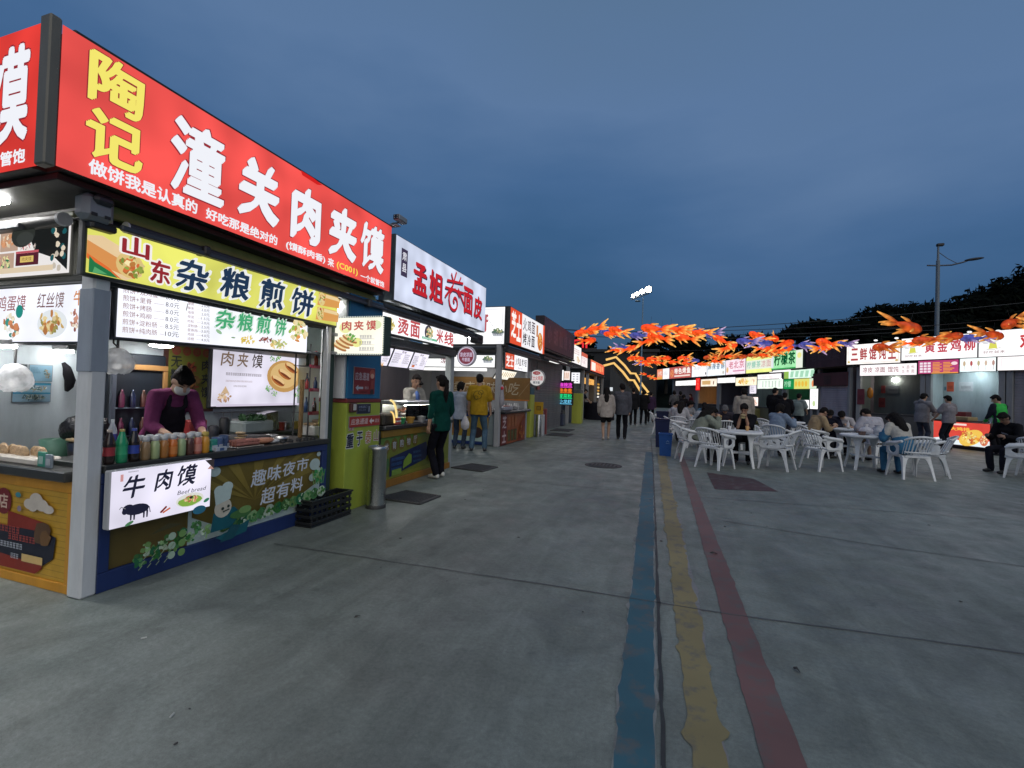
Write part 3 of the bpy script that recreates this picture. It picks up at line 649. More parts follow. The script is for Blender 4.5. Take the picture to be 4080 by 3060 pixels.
# front counter
ct = MB(); ct.box(-4.02, 2.06, .03, -3.47, 4.10, .765, (.05, .06, .08), .004)
cn = wp(ct, 'counter', 'panel', kA)
b = MB(); b.box(-3.468, 2.03, 0, -3.435, 4.13, .125, NAVY, .004); b.box(-3.468, 2.03, .700, -3.435, 4.13, .768, NAVY, .004)
b.box(-3.466, 2.03, .127, -3.435, 2.095, .698, NAVY, .004); b.box(-3.466, 4.06, .127, -3.435, 4.13, .698, NAVY, .004); b.build('counter_frame', 'paint', cn)
b = MB(); b.box(-4.06, 2.035, .770, -3.415, 4.14, .822, (.028, .03, .03), .006); b.build('worktop', 'plastic', cn)
def banner(a):
    BR, BR2 = srgb(120, 104, 46), srgb(104, 88, 42); GR = srgb(70, 118, 62); GR2 = srgb(122, 160, 92); W_ = srgb(196, 214, 208); TE = srgb(16, 92, 104)
    a.rect(0, 0, 1.965, .571, BR2, 0); a.rect(.53, 0, 1.965, .571, BR)
    for k in range(9):                                   # sun rays
        t0 = math.radians(12 + k * 18); c = (1.15, .22); R = .85
        p = [c, (c[0] + R * math.cos(t0), c[1] + R * math.sin(t0)), (c[0] + R * math.cos(t0 + .13), c[1] + R * math.sin(t0 + .13))]
        p = [(min(1.96, max(.54, x)), min(.565, y)) for x, y in p]
        a.poly(p, srgb(146, 128, 60))
    a.rect(.54, 0, .57, .4, W_)
    a.poly([(.54, 0), (1.96, 0), (1.96, .26), (1.7, .16), (1.2, .1), (.8, .08), (.54, .22)], W_)
    for cx, cy, r in ((.57, .50, .06), (.66, .54, .06), (.75, .555, .05), (1.88, .44, .075), (1.93, .36, .05), (1.85, .31, .05), (1.93, .54, .03)): a.disc(cx, min(cy, .571 - r * .8), r, r * .8, W_)
    rnd = random.Random(3)
    PAL = [GR, GR2, srgb(40, 110, 70), srgb(150, 190, 130), srgb(90, 150, 90), srgb(196, 214, 190), srgb(60, 130, 60)]
    for i in range(13):                                   # heap of vegetables along the bottom
        x = .86 + i * .082; y = .075 + .13 * max(0, x - 1.0); a.disc(min(x, 1.9), y, .06, .055, PAL[i % 7], 14, 0, .12); a.food(min(x, 1.885), y, .055, .05, [PAL[(i + k) % 7] for k in (0, 1, 3)], 16, i + 30, .3)
    for k in range(6): a.line([(1.72 + k * .025, .27), (1.70 + k * .034, .40)], .014, [GR2, srgb(150, 190, 130), srgb(90, 150, 90)][k % 3])
    a.food(1.77, .36, .085, .085, [GR2, srgb(150, 190, 130), srgb(60, 150, 80)], 34, 77, .22)
    # generic cook: hat, face, scarf, arm, pan
    a.poly([(.60, .10), (.78, .10), (.86, .20), (.80, .26), (.62, .24)], TE); a.disc(.70, .27, .075, .075, srgb(205, 198, 180)); a.poly([(.635, .30), (.76, .33), (.775, .42), (.62, .39)], W_)
    a.disc(.66, .41, .045, .04, W_); a.disc(.73, .43, .05, .04, W_); a.disc(.745, .275, .012, .012, (.02, .04, .03)); a.disc(.695, .265, .012, .012, (.02, .04, .03))
    a.line([(.70, .24), (.75, .25)], .01, (.03, .05, .04)); a.poly([(.64, .05), (.95, .12), (.92, .03), (.72, .005)], TE); a.disc(.86, .19, .10, .035, GR); a.disc(.90, .215, .06, .03, GR2)
    a.poly([(.68, .005), (.80, .005), (.86, .10), (.78, .12)], srgb(20, 80, 92))
    for i, ch in enumerate('趣味夜市'): a.text(ch, .95 + i * .165, .385 + i * .018, 1.10 + i * .165, .525 + i * .012, srgb(206, 214, 226), .012, .12, srgb(140, 120, 70), .03)
    for i, ch in enumerate('超有料'): a.text(ch, 1.05 + i * .165, .215 + i * .020, 1.20 + i * .165, .355 + i * .016, srgb(206, 214, 226), .012, .12, srgb(140, 120, 70), .03)
    rnd = random.Random(3)
    for i in range(9): a.food(.08 + i * .05, .07 + .012 * i + .04 * (i % 2), .045, .06, [PAL[(i + k) % 7] for k in (0, 2, 4)], 14, i + 50, .32)
    for i in range(3):
        for j in range(2): a.disc(.24 + j * .07, .06 + i * .065, .026, .026, srgb(176, 200, 176) if j == 0 else srgb(120, 160, 90))
    for i in range(16): a.line([(.03 + i * .013, .03 + (i % 4) * .03), (.05 + i * .013, .05 + (i % 4) * .03)], .005, srgb(150, 170, 130))
    a.disc(.42, .33, .05, .03, srgb(60, 140, 170)); a.poly([(.08, .24), (.3, .26), (.2, .29)], srgb(70, 66, 36))
a = Art(); banner(a); p_ = a.place('printed_banner', PRN, cn, (-3.4655, 2.095, .127), EY, EZ)
# counter round the corner, orange
lc = MB(); lc.box(-4.62, 1.99, .02, -3.57, 2.6, .715, (.2, .12, .03), .004); lcn = wp(lc, 'side_counter', 'panel', kA)
b = MB(); b.box(-4.66, 1.90, .72, -3.565, 2.62, .785, (.035, .035, .033), .008); b.build('worktop', 'plastic', lcn)
OR, OR2 = srgb(214, 150, 44), srgb(206, 160, 54)
b = MB(); b.box(-5.4, 1.958, .0, -3.57, 1.988, .06, OR, .003); b.box(-5.4, 1.958, .64, -3.57, 1.988, .716, OR, .003); b.box(-3.63, 1.958, .062, -3.57, 1.988, .638, OR, .003); b.build('counter_frame', 'paint', lcn)
a = Art(); a.rect(0, 0, 1.75, .576, OR2, 0); x0 = 1.75
for i in range(14): a.rect(0, .02 + i * .04, 1.75, .024 + i * .04, srgb(176, 134, 44))
MR, NV = srgb(142, 40, 24), srgb(26, 26, 44)
a.disc(x0 - .68, .46, .09, .09, srgb(120, 30, 34)); a.text('店', x0 - .73, .41, x0 - .63, .51, srgb(220, 190, 170), .02)
a.poly([(x0 - .62, .40), (x0 - .20, .36), (x0 - .20, .18), (x0 - .62, .2)], MR); a.poly([(x0 - .95, .10), (x0 - .95, .30), (x0 - .20, .30), (x0 - .10, .28), (x0 - .12, .14), (x0 - .26, .06)], NV)
a.poly([(x0 - .95, .02), (x0 - .30, .02), (x0 - .23, .06), (x0 - .23, .085), (x0 - .95, .12)], MR)
a.scribble(x0 - .72, .25, x0 - .42, .31, srgb(205, 90, 80), 1, 4); a.scribble(x0 - .60, .205, x0 - .24, .26, srgb(205, 90, 80), 1, 5); a.scribble(x0 - .72, .15, x0 - .42, .20, srgb(210, 214, 224), 1, 6); a.scribble(x0 - .56, .085, x0 - .46, .13, srgb(210, 214, 224), 1, 7)
a.rect(x0 - .44, .085, x0 - .22, .135, srgb(222, 186, 120)); a.disc(x0 - .24, .29, .10, .07, srgb(96, 66, 40), 10, .3, .2); a.disc(x0 - .2, .26, .06, .05, srgb(120, 84, 46), 10, .3, .2)
for cx, cy, rx, ry in ((-.38, .47, .06, .035), (-.31, .50, .07, .05), (-.25, .475, .07, .04), (-.18, .455, .06, .028), (-.34, .455, .05, .03)): a.disc(x0 + cx, cy, rx, ry, srgb(212, 200, 186))
a.disc(x0 - .5, .52, .03, .018, srgb(70, 140, 150)); a.disc(x0 - .48, .43, .022, .02, srgb(150, 130, 150))
a.place('printed_banner', PRN, lcn, (-5.38, 1.972, .062), EX, EZ)

# main red fascia, wrapped round the corner
RED_LIT = srgb(226, 62, 54); RED_LIT2 = srgb(240, 84, 78)
fs = thing('fascia_sign', 'large red lit fascia with white and yellow lettering, at the top of the nearest kiosk', 'sign', (-3.2, 1.58, 2.52))
b = MB(); b.box(-3.56, 1.66, 2.545, -3.209, 4.84, 3.34, (.03, .03, .03), .006); b.box(-5.7, 1.59, 2.546, -3.4, 1.9, 3.335, (.03, .03, .03), .006); wp(b, 'housing', 'dark', fs)
b = MB(); b.box(-3.285, 1.545, 2.525, -3.197, 1.60, 3.345, (.17, .16, .135), .008); wp(b, 'corner_trim', 'paint', fs)
LW = srgb(246, 248, 255); LY = srgb(250, 236, 112); SH = srgb(150, 40, 50)
a = Art(); a.rect(0, 0, 3.22, .78, RED_LIT2, 0)
ox, oz = 1.60, 2.535
def big(ch, x0, z0, x1, z1, col, bold=.03, ow=.018): a.text(ch, x0 - ox, z0 - oz, x1 - ox, z1 - oz, col, bold, 0, SH, ow, nib=True)
big('陶', 1.728, 2.989, 2.028, 3.300, LY, .035); big('记', 1.726, 2.665, 2.034, 2.965, LY, .035)
big('潼', 2.20, 2.676, 2.606, 3.205, LW, .03); big('关', 2.72, 2.70, 3.13, 3.20, LW, .052); big('肉', 3.255, 2.69, 3.624, 3.195, LW, .052); big('夹', 3.74, 2.68, 4.17, 3.21, LW, .052); big('馍', 4.23, 2.69, 4.672, 3.205, LW, .04)
for (s_, x0, x1) in (('做饼我是认真的', 1.744, 2.40), ('好吃那是绝对的', 2.463, 3.114), ('(馍酥肉香)', 3.208, 3.70), ('来', 3.735, 3.825)): a.text(s_, x0 - ox, .025, x1 - ox, .108 if s_ != '做饼我是认真的' else .118, LW, .03)
a.text('(C001)', 3.865 - ox, .025, 4.20 - ox, .105, srgb(255, 226, 90), .025); a.text('一个就管饱', 4.248 - ox, .018, 4.693 - ox, .088, LW, .028)
a.poly([(3.36 - ox, .745), (3.55 - ox, .74), (3.62 - ox, .765), (3.5 - ox, .78), (3.34 - ox, .78)], srgb(214, 30, 26))
a.place('front_face', LITM, fs, (0, .02, .015), EY, EZ)
a = Art(); a.rect(0, 0, 2.3, .80, RED_LIT, 0)
a.text('馍', 2.3 - .56, .16, 2.3 - .13, .72, LW, .03, 0, SH, .018); a.text('夹', 2.3 - 1.1, .16, 2.3 - .68, .72, LW, .04, 0, SH, .018); a.text('肉', 2.3 - 1.62, .16, 2.3 - 1.22, .72, LW, .04, 0, SH, .018)
a.text('一个就管饱', 2.3 - .72, .03, 2.3 - .13, .115, LW, .03)
a.place('side_face', LITM, fs, (-2.388, -.002, .018), EX, EZ)

# yellow lit pancake sign under it
def yellow_sign(a, w, h):
    ox, oz = 1.87, 2.03; BN = srgb(196, 128, 66)
    a.poly([(0, .23), (.08, .25), (.30, .17), (.32, .05), (.22, .0), (.10, .03), (0, .12)], srgb(236, 206, 160)); a.poly([(0, .20), (.26, .10), (.22, .03), (.08, .06), (0, .11)], srgb(222, 150, 84)); a.poly([(0, .12), (.12, .06), (.2, .0), (.10, .03), (0, .09)], srgb(230, 112, 52))
    a.disc(.245, .105, .085, .085, srgb(226, 196, 128)); a.food(.245, .10, .08, .08, [srgb(226, 206, 140), srgb(140, 160, 70), srgb(214, 110, 60), srgb(240, 224, 170), srgb(180, 120, 60)], 40, 3)
    a.poly([(0, .0), (0, .10), (.03, .07), (.12, .03), (.16, .0)], srgb(38, 120, 70)); a.poly([(.02, .0), (.03, .04), (.10, .01)], srgb(90, 170, 110))
    for ch, x0, z0, x1, z1 in (('山', 2.045, 2.195, 2.215, 2.325), ('东', 2.223, 2.055, 2.359, 2.215)): a.text(ch, x0 - ox, z0 - oz, x1 - ox, z1 - oz, srgb(150, 42, 48), .03, .0, srgb(250, 244, 240), .08)
    for ch, x0, z0, x1, z1 in (('杂', 2.40, 2.05, 2.645, 2.285), ('粮', 2.75, 2.065, 3.02, 2.31), ('煎', 3.125, 2.05, 3.39, 2.315), ('饼', 3.475, 2.05, 3.765, 2.31)):
        a.text(ch, x0 - ox, z0 - oz, x1 - ox, z1 - oz, srgb(34, 56, 84), .03, .10, srgb(244, 246, 244), .085, nib=True)
    for k in range(2):
        y = .085 + k * .145; a.poly([(w - .35, y - .07), (w - .02, y - .05), (w - .01, y + .04), (w - .06, y + .065), (w - .33, y + .06)], srgb(224, 160, 88)); a.disc(w - .29, y, .05, .068, srgb(230, 206, 140)); a.food(w - .29, y, .045, .06, [srgb(120, 150, 60), srgb(226, 180, 110), srgb(200, 90, 60), srgb(240, 226, 170)], 18, 9 + k)
        a.poly([(w - .25, y + .02), (w - .03, y + .02), (w - .06, y + .055), (w - .25, y + .055)], srgb(240, 214, 160))
light_box('lit_sign', 'yellow lit sign with dark blue lettering and wrap pictures under the red fascia', (-3.40, 1.87, 2.03), EY, 2.28, .325, .055, srgb(226, 226, 108), yellow_sign)
# white price board and pancake board hanging inside the opening
def price_board(a, w, h):
    rows = ['煎饼+双鸡蛋', '煎饼+里脊', '煎饼+烤肠', '煎饼+鸡柳', '煎饼+淀粉肠', '煎饼+纯肉肠']; pr = ['8.0元', '8.0元', '8.0元', '8.0元', '8.5元', '10元']
    for i, (r, p) in enumerate(zip(rows, pr)):
        y = .300 - i * .0535; a.text(r, .03 - .0, y, .03 + .040 * (len(r) - .4), y + .040, srgb(146, 98, 96), .0); a.text(p, .31, y, .41, y + .038, srgb(90, 82, 84), .0)
        a.line([(.03 + .040 * len(r), y + .012), (.30, y + .012)], .003, srgb(190, 170, 170))
    r2 = ['薄脆', '辣条', '海带', '榨菜', '肉松', '淀粉肠', '里脊肉', '鸡排', '培根']; p2 = ['2.0元', '2.0元', '2.0元', '1.5元', '2.0元', '2.5元', '3.0元', '4.0元', '4.0元']
    for i, (r, p) in enumerate(zip(r2, p2)):
        y = .285 - i * .0335; a.text(r, .465, y, .465 + .026 * len(r), y + .024, srgb(150, 106, 104), .0); a.text(p, .575, y, .645, y + .024, srgb(100, 90, 92), .0); a.line([(.535, y + .01), (.572, y + .01)], .002, srgb(190, 170, 170))
    a.line([(.445, .24), (.455, .29)], .008, srgb(150, 150, 150))
    for ch, x0, x1 in (('杂', .69, .86), ('粮', .89, 1.04), ('煎', 1.08, 1.23), ('饼', 1.28, 1.41)): a.text(ch, x0, .135, x1, .29, srgb(70, 168, 116), .025, .1, srgb(206, 228, 214), .07, nib=True)
    a.food(1.56, .20, .13, .12, [srgb(238, 214, 150), srgb(226, 150, 80), srgb(150, 180, 80), srgb(240, 226, 180)], 46, 5); a.food(.96, .06, .09, .035, [srgb(236, 214, 110), srgb(226, 196, 90)], 20, 6); a.food(1.14, .075, .08, .03, [srgb(150, 70, 60), srgb(120, 80, 60)], 20, 7); a.food(1.26, .05, .12, .045, [srgb(226, 190, 120), srgb(180, 190, 120), srgb(240, 220, 160)], 30, 8)
    a.disc(.66, .10, .03, .014, srgb(150, 190, 150), 10, -.5); a.disc(.79, .065, .02, .006, srgb(130, 160, 120))
light_box('menu_board', 'white lit price board with green pancake lettering hanging in the nearest kiosk opening', (-3.48, 2.10, 1.662), (0, 1, .030), 1.72, .335, .05, WHITE, price_board, mats=BRIM, cat='menu board')
# boards round the corner
def dish_board(a, w, h):
    for x, s_ in ((w - .98, '土豆丝馍'), (w - .62, '红豆馍'), (w - .26, '红丝馍')): pass
    a.text('鸡蛋馍', w - .98, h - .16, w - .66, h - .05, srgb(150, 90, 92), .005, .1); a.text('红丝馍', w - .53, h - .15, w - .25, h - .045, srgb(120, 84, 84), .005, .1); a.text('牛', w - .15, h - .14, w - .05, h - .04, srgb(206, 130, 60), .01)
    a.food(w - .36, .12, .14, .085, [srgb(214, 176, 110), srgb(180, 120, 70), srgb(232, 212, 160), srgb(150, 140, 80)], 46, 2, plate=srgb(226, 232, 236)); a.food(w - .72, .11, .11, .09, [srgb(236, 226, 200), srgb(200, 130, 90), srgb(240, 240, 236), srgb(60, 140, 130)], 32, 3); a.disc(w - .62, .20, .04, .045, srgb(40, 140, 130)); a.food(w - .03, .13, .05, .08, [srgb(206, 150, 130), srgb(236, 220, 200), srgb(150, 90, 80)], 20, 4)
light_box('menu_board', 'white lit board of flatbread pictures round the corner of the nearest kiosk', (-6.32, 1.985, 1.618), EX, 2.76, .375, .05, WHITE, dish_board, mats=BRIM, cat='menu board')
def photo_board(a, w, h):
    a.rect(0, 0, w, h, srgb(240, 236, 234))
    a.poly([(w - .46, h), (w - .02, h), (w - .02, .02), (w - .14, .10), (w - .36, .16)], (.012, .014, .014))
    for i in range(14): a.disc(w - .05 - .13 * random.random(), .03 + .27 * random.random(), .022, .02, random.choice([srgb(226, 212, 190), srgb(200, 190, 176), srgb(30, 90, 96)]), 8, 0, .25)
    for cx, cy, pal in ((-.62, .24, [srgb(236, 216, 186), srgb(210, 150, 110)]), (-.62, .09, [srgb(226, 220, 160), srgb(190, 130, 120), srgb(60, 130, 90)]), (-.92, .17, [srgb(226, 200, 160), srgb(160, 100, 70)])):
        a.rect(w + cx - .11, cy - .065, w + cx + .09, cy + .065, srgb(190, 160, 140)); a.food(w + cx, cy, .09, .06, pal, 26, int(cx * 100))
    a.rect(w - .44, .05, w - .20, .13, srgb(86, 32, 44)); a.rect(w - .44, .13, w - .20, .145, srgb(196, 90, 100)); a.rect(w - .39, .07, w - .25, .11, srgb(226, 196, 110)); a.text('肉夹馍', w - .37, .078, w - .27, .103, srgb(120, 90, 50), .0); a.food(w - .3, .165, .09, .025, [srgb(206, 120, 120), srgb(240, 220, 214), srgb(180, 170, 160)], 20, 12); a.rect(0, .0, w - .02, .035, srgb(226, 206, 176))
    a.disc(w - .34, .25, .125, .085, (.03, .034, .03), 20, .1); a.disc(w - .32, .22, .09, .045, (.045, .05, .045), 16)
light_box('photo_board', 'lit board with a black pan and food photographs, round the corner above the flatbread board', (-6.32, 1.93, 2.055), EX, 2.65, .315, .04, srgb(236, 232, 230), photo_board, frame=(.09, .09, .07))
# beef flatbread light box on the counter front
def beef(a, w, h):
    INK = srgb(30, 32, 52)
    for ch, x0, z0, x1, z1 in (('牛', .07, .175, .205, .325), ('肉', .275, .19, .385, .335), ('馍', .42, .195, .565, .345)): a.text(ch, x0, z0, x1, z1, INK, .024, .16, nib=True)
    a.text('Beef bread', .43, .135, .645, .165, srgb(60, 60, 76), .0, .25)
    a.disc(.16, .095, .075, .036, INK); a.disc(.105, .11, .035, .028, INK); a.disc(.085, .095, .018, .02, INK)
    for x in (.115, .135, .195, .215): a.poly([(x, .08), (x + .013, .08), (x + .011, .03), (x + .002, .03)], INK)
    a.line([(.085, .115), (.06, .13), (.05, .118)], .005, srgb(120, 120, 126)); a.line([(.232, .10), (.24, .06)], .005, INK)
    a.disc(.52, .085, .105, .05, srgb(222, 222, 216), 22); a.disc(.52, .075, .085, .036, srgb(130, 170, 70), 14, 0, .12); a.food(.52, .09, .065, .032, [srgb(214, 160, 120), srgb(180, 110, 80), srgb(226, 190, 150)], 24, 3); a.disc(.515, .105, .014, .01, (.03, .02, .02))
    a.line([(.30, .045), (.335, .075)], .014, srgb(120, 40, 40)); a.line([(.315, .04), (.36, .06)], .012, srgb(200, 100, 60)); a.disc(.10, .018, .028, .011, srgb(70, 120, 80), 10, .4); a.disc(.635, .06, .025, .013, srgb(50, 120, 90), 10, .4)
    a.rect(.035, .30, .052, .345, srgb(206, 150, 150)); a.scribble(.08, .35, .16, .36, srgb(70, 70, 80), 1, 3)
    a.poly([(w, h), (w - .075, h), (w - .03, h - .045), (w, h - .075)], (.03, .025, .03)); a.poly([(w - .03, h - .045), (w, h - .075), (w - .055, h - .07)], srgb(180, 140, 130))
light_box('light_box_sign', 'white lit box with a black ox and beef flatbread lettering fixed to the counter front', (-3.335, 2.025, .425), EY, .685, .365, .06, srgb(232, 228, 246), beef, frame=(.42, .43, .45), rim=.006, fm='paint')

# inside: poster, yellow poster, fridge, lamp
def bun_poster(a, w, h):
    for ch, x0, x1 in (('肉', .10, .25), ('夹', .30, .44), ('馍', .49, .64)): a.text(ch, x0, .44, x1, .60, srgb(74, 66, 62) if ch == '馍' else srgb(120, 100, 84), .016, .1, nib=True)
    a.scribble(.16, .335, .62, .375, srgb(80, 66, 70), 1, 2, 1); a.scribble(.16, .265, .60, .29, srgb(170, 150, 150), 1, 3, 1); a.scribble(.26, .21, .48, .235, srgb(150, 140, 140), 1, 4, 1)
    a.disc(.98, .36, .27, .20, srgb(196, 152, 92), 24); a.disc(.98, .37, .22, .16, srgb(220, 184, 124), 24)
    for k in range(3):
        cx, cy = .88 + k * .10, .30 + k * .085; a.disc(cx, cy, .115, .05, srgb(178, 106, 56), 16, -.45); a.disc(cx + .008, cy + .014, .105, .032, srgb(232, 196, 140), 16, -.45); a.disc(cx + .01, cy - .016, .095, .016, srgb(120, 64, 40), 14, -.45)
    for cx, cy, r in ((.84, .58, .07), (.76, .56, .05), (.72, .2, .06), (.8, .14, .05), (1.14, .13, .06), (1.19, .2, .05)): a.food(cx, cy, r, r * .8, [srgb(70, 140, 80), srgb(110, 170, 90), srgb(170, 200, 140)], 14, int(cx * 50))
    a.food(.09, .10, .10, .06, [srgb(206, 170, 130), srgb(226, 200, 170), srgb(180, 140, 110)], 24, 8); a.poly([(.05, .14), (.10, .22), (.15, .14)], srgb(206, 176, 140)); a.rect(0, .0, w, .025, srgb(214, 206, 226))
light_box('lit_poster', 'white lit poster of three filled buns on the back wall of the nearest kiosk', (-4.585, 3.69, 1.125), EY, 1.24, .66, .05, srgb(226, 222, 238), bun_poster)
a = Art(); a.rect(0, 0, .46, .66, srgb(120, 122, 50), 0)
for i in range(4): a.disc(.075 + i * .105, .585, .045, .045, srgb(150, 70, 60)); a.text('肉夹馍香'[i], .05 + i * .105, .56, .10 + i * .105, .61, srgb(120, 110, 60))
for i, ch in enumerate('无糖酱汁'): a.text(ch, .02, .42 - i * .125, .13, .53 - i * .125, (.018, .022, .03), .02)
for i, ch in enumerate('肉夹馍'): a.text(ch, .34, .40 - i * .14, .44, .51 - i * .14, (.018, .022, .03), .02)
a.food(.235, .33, .085, .17, [srgb(150, 74, 50), srgb(120, 90, 50), srgb(90, 40, 34), srgb(160, 110, 60)], 40, 3)
t = thing('yellow_poster', 'yellow poster with black upright lettering behind the vendor in the purple top', 'poster', (-4.63, 3.26, 1.10)); b = MB(); b.box(-.018, -.04, -.03, -.004, .50, .69, (.10, .03, .025), .003); b.build('backing', 'panel', t); a.place('print', PRN, t, (0, 0, 0), EY, EZ)
fr = thing('drinks_fridge', 'glass-door drinks fridge at the left end inside the nearest kiosk', 'fridge', (-4.75, 2.98, 0))
b = MB(); b.box(-.2, -.24, 0, .16, .24, 1.62, (.012, .018, .028), .015); b.build('body', 'paint', fr)
b = MB(); b.box(.161, -.24, .30, .185, .24, .34, (.30, .16, .06), .004); b.box(.161, -.24, 1.47, .185, .24, 1.52, (.34, .18, .06), .004); b.box(.161, .20, .342, .185, .24, 1.468, (.34, .18, .06), .004); b.box(.161, -.24, .342, .185, -.20, 1.468, (.10, .12, .16), .004); b.build('door_frame', 'paint', fr)
for i in range(3): b = MB(); b.box(.163, -.195, .62 + i * .25, .172, .195, .632 + i * .25, (.25, .32, .42), .002); b.build('shelf_edge', 'paint', fr)
for i in range(12):
    b = MB(); c_ = [(.14, .03, .07), (.05, .10, .03), (.10, .04, .03), (.02, .03, .08)][(i * 7) % 4]; b.lathe([(.024, 0), (.024, .10), (.01, .135), (.01, .155), (0, .156)], n=8, col=c_)
    b.build('bottle', 'bottle', fr, (.168 - .0, -.15 + (i % 4) * .09, .634 + (i // 4) * .25)).location.x = .19 - .016
t = thing('ceiling_lamp', 'round white lit ceiling lamp inside the nearest kiosk', 'lamp', (-4.36, 3.0, 1.70)); b = MB(); b.lathe([(.10, .0), (.10, .028), (0, .028)], n=20, col=(.4, .4, .4)); b.build('casing', 'paint', t); b = MB(); b.lathe([(0, -.022), (.06, -.018), (.085, -.008), (.09, -.001)], n=20, col=(1, .98, .95)); b.build('diffuser', 'lamp', t)
for i, (x, y, lb) in enumerate([(-4.50, 2.36, 'long white lamp under the ceiling seen past the corner post'), (-4.45, 2.0, 'long white lamp at the left edge above the side counter')]):
    t = thing('tube_lamp', lb, 'lamp', (x, y, 1.585), 0, None); b = MB(); b.box(-.10, -.03, .012, .10, .03, .05, (.3, .3, .3), .006); b.build('casing', 'paint', t); b = MB(); b.box(-.09, -.02, -.01, .09, .02, .011, (1, .99, .97), .006); b.build('diffuser', 'lamp', t)
b = MB(); b.box(-3.53, 2.2, 2.285, -3.475, 4.7, 2.30, (1, .99, .96), .004); wp(b, 'strip_light', 'tube', kA)  # hidden strip added to light the counter front and the ground
b = MB(); b.box(-6.6, 1.70, 2.47, -4.0, 1.78, 2.495, (1, .99, .96), .005); wp(b, 'strip_light', 'tube', kA)  # strip added out of view to brighten the ground at lower left
# notices on the back wall seen past the corner post
def notice(name, label, o, w, h, art, U=EY, mats=PRN, group=None):
    U = Vector(U).normalized(); N = U.cross(Vector(EZ)); M = Matrix((U, Vector(EZ), N)).transposed()
    t = thing(name, label, 'notice', o, 0, group); b = MB(); b.box(-.004, -.004, .001, w + .004, h + .004, .005, (.2, .2, .2), M=M); b.build('backing', 'panel', t)
    a = Art(); art(a, w, h); a.place('print', mats, t, N * .0058, U, EZ); return t
def n1(a, w, h):
    a.rect(0, 0, w, h, (.02, .035, .04), 0); a.disc(w * .5, h * .7, w * .2, w * .2, (.3, .34, .34)); a.scribble(w * .15, h * .3, w * .85, h * .42, (.25, .28, .28), 1, 3)
def n2(a, w, h):
    a.rect(0, 0, w, h, srgb(120, 150, 166), 0); a.rect(0, h * .42, w, h * .5, srgb(30, 120, 150)); a.rect(0, h * .9, w, h, srgb(40, 130, 160)); a.food(w * .5, h * .25, w * .4, h * .13, [srgb(120, 130, 110), srgb(60, 80, 80), srgb(170, 180, 170)], 30, 4); a.food(w * .5, h * .72, w * .4, h * .13, [srgb(60, 90, 90), srgb(150, 140, 110), srgb(180, 190, 190)], 30, 5)
notice('dark_notice', 'small dark notice on the wall behind the side counter', (-4.65, 2.14, 1.345), .07, .125, n1)
notice('blue_notice', 'blue and white picture notice below the dark notice behind the side counter', (-4.65, 2.135, 1.185), .225, .145, n2)
notice('pale_notice', 'pale blue notice right of the dark notice behind the side counter', (-4.65, 2.225, 1.345), .14, .125, lambda a, w, h: (a.rect(0, 0, w, h, srgb(104, 138, 156), 0), a.scribble(.01, .06, w * .5, h - .015, srgb(60, 100, 120), 4, 3), a.food(w * .75, h * .5, w * .18, h * .3, [srgb(70, 90, 90), srgb(130, 120, 100)], 20, 3)))

# ================================================================== LIME PILLAR between the first two kiosks
pl = thing('service_pillar', 'lime green and blue service pillar between the nearest and second kiosks', 'pillar', (-3.5, 4.6, 0))
b = MB(); b.box(-3.72, 4.305, 0, -3.345, 4.935, 1.20, LIME, .004); wp(b, 'lower_case', 'panel', pl)
b = MB(); b.box(-3.72, 4.30, 1.203, -3.34, 4.94, 1.245, (.20, .03, .03), .004); wp(b, 'band', 'paint', pl)
b = MB(); b.box(-3.72, 4.31, 1.248, -3.35, 4.93, 2.42, srgb(20, 104, 146), .004); wp(b, 'upper_case', 'panel', pl)
b = MB(); b.box(-3.70, 4.275, 1.25, -3.37, 4.306, 2.42, (.60, .62, .63), .004); wp(b, 'metal_side', 'paint', pl)
b = MB()
for z in (1.72, 1.92): b.box(-3.46, 4.13, z, -3.40, 4.30, z + .035, (.25, .27, .28), .006)
wp(b, 'bracket', 'paint', pl)
a = Art(); SHD = srgb(226, 226, 222)
a.text('重', .0, .70, .125, .86, srgb(24, 34, 60), .03, .05, SHD, .05); a.text('于', .175, .71, .285, .87, srgb(24, 34, 60), .03, .05, SHD, .05); a.text('泰', .335, .72, .45, .87, srgb(176, 120, 80), .02, .05, SHD, .04); a.text('山', .50, .735, .60, .87, srgb(150, 110, 90), .02, .05, SHD, .04)
a.text('全', .02, .895, .12, .95, srgb(150, 50, 40), .02, .0, SHD, .04)
a.place('slogan', PRN, pl, (-3.3445 + 3.5, 4.32 - 4.6, 0), EY, EZ)
def plaque(name, label, y0, z0, w, h, art, cat='notice', x=-3.345):
    t = thing(name, label, cat, (x, y0, z0)); b = MB(); b.box(.001, 0, 0, .009, w, h, (.3, .3, .3), .003); b.build('plate', 'paint', t)
    a = Art(); art(a, w, h); a.place('print', PRN, t, (.0095, .004, .004), EY, EZ); return t
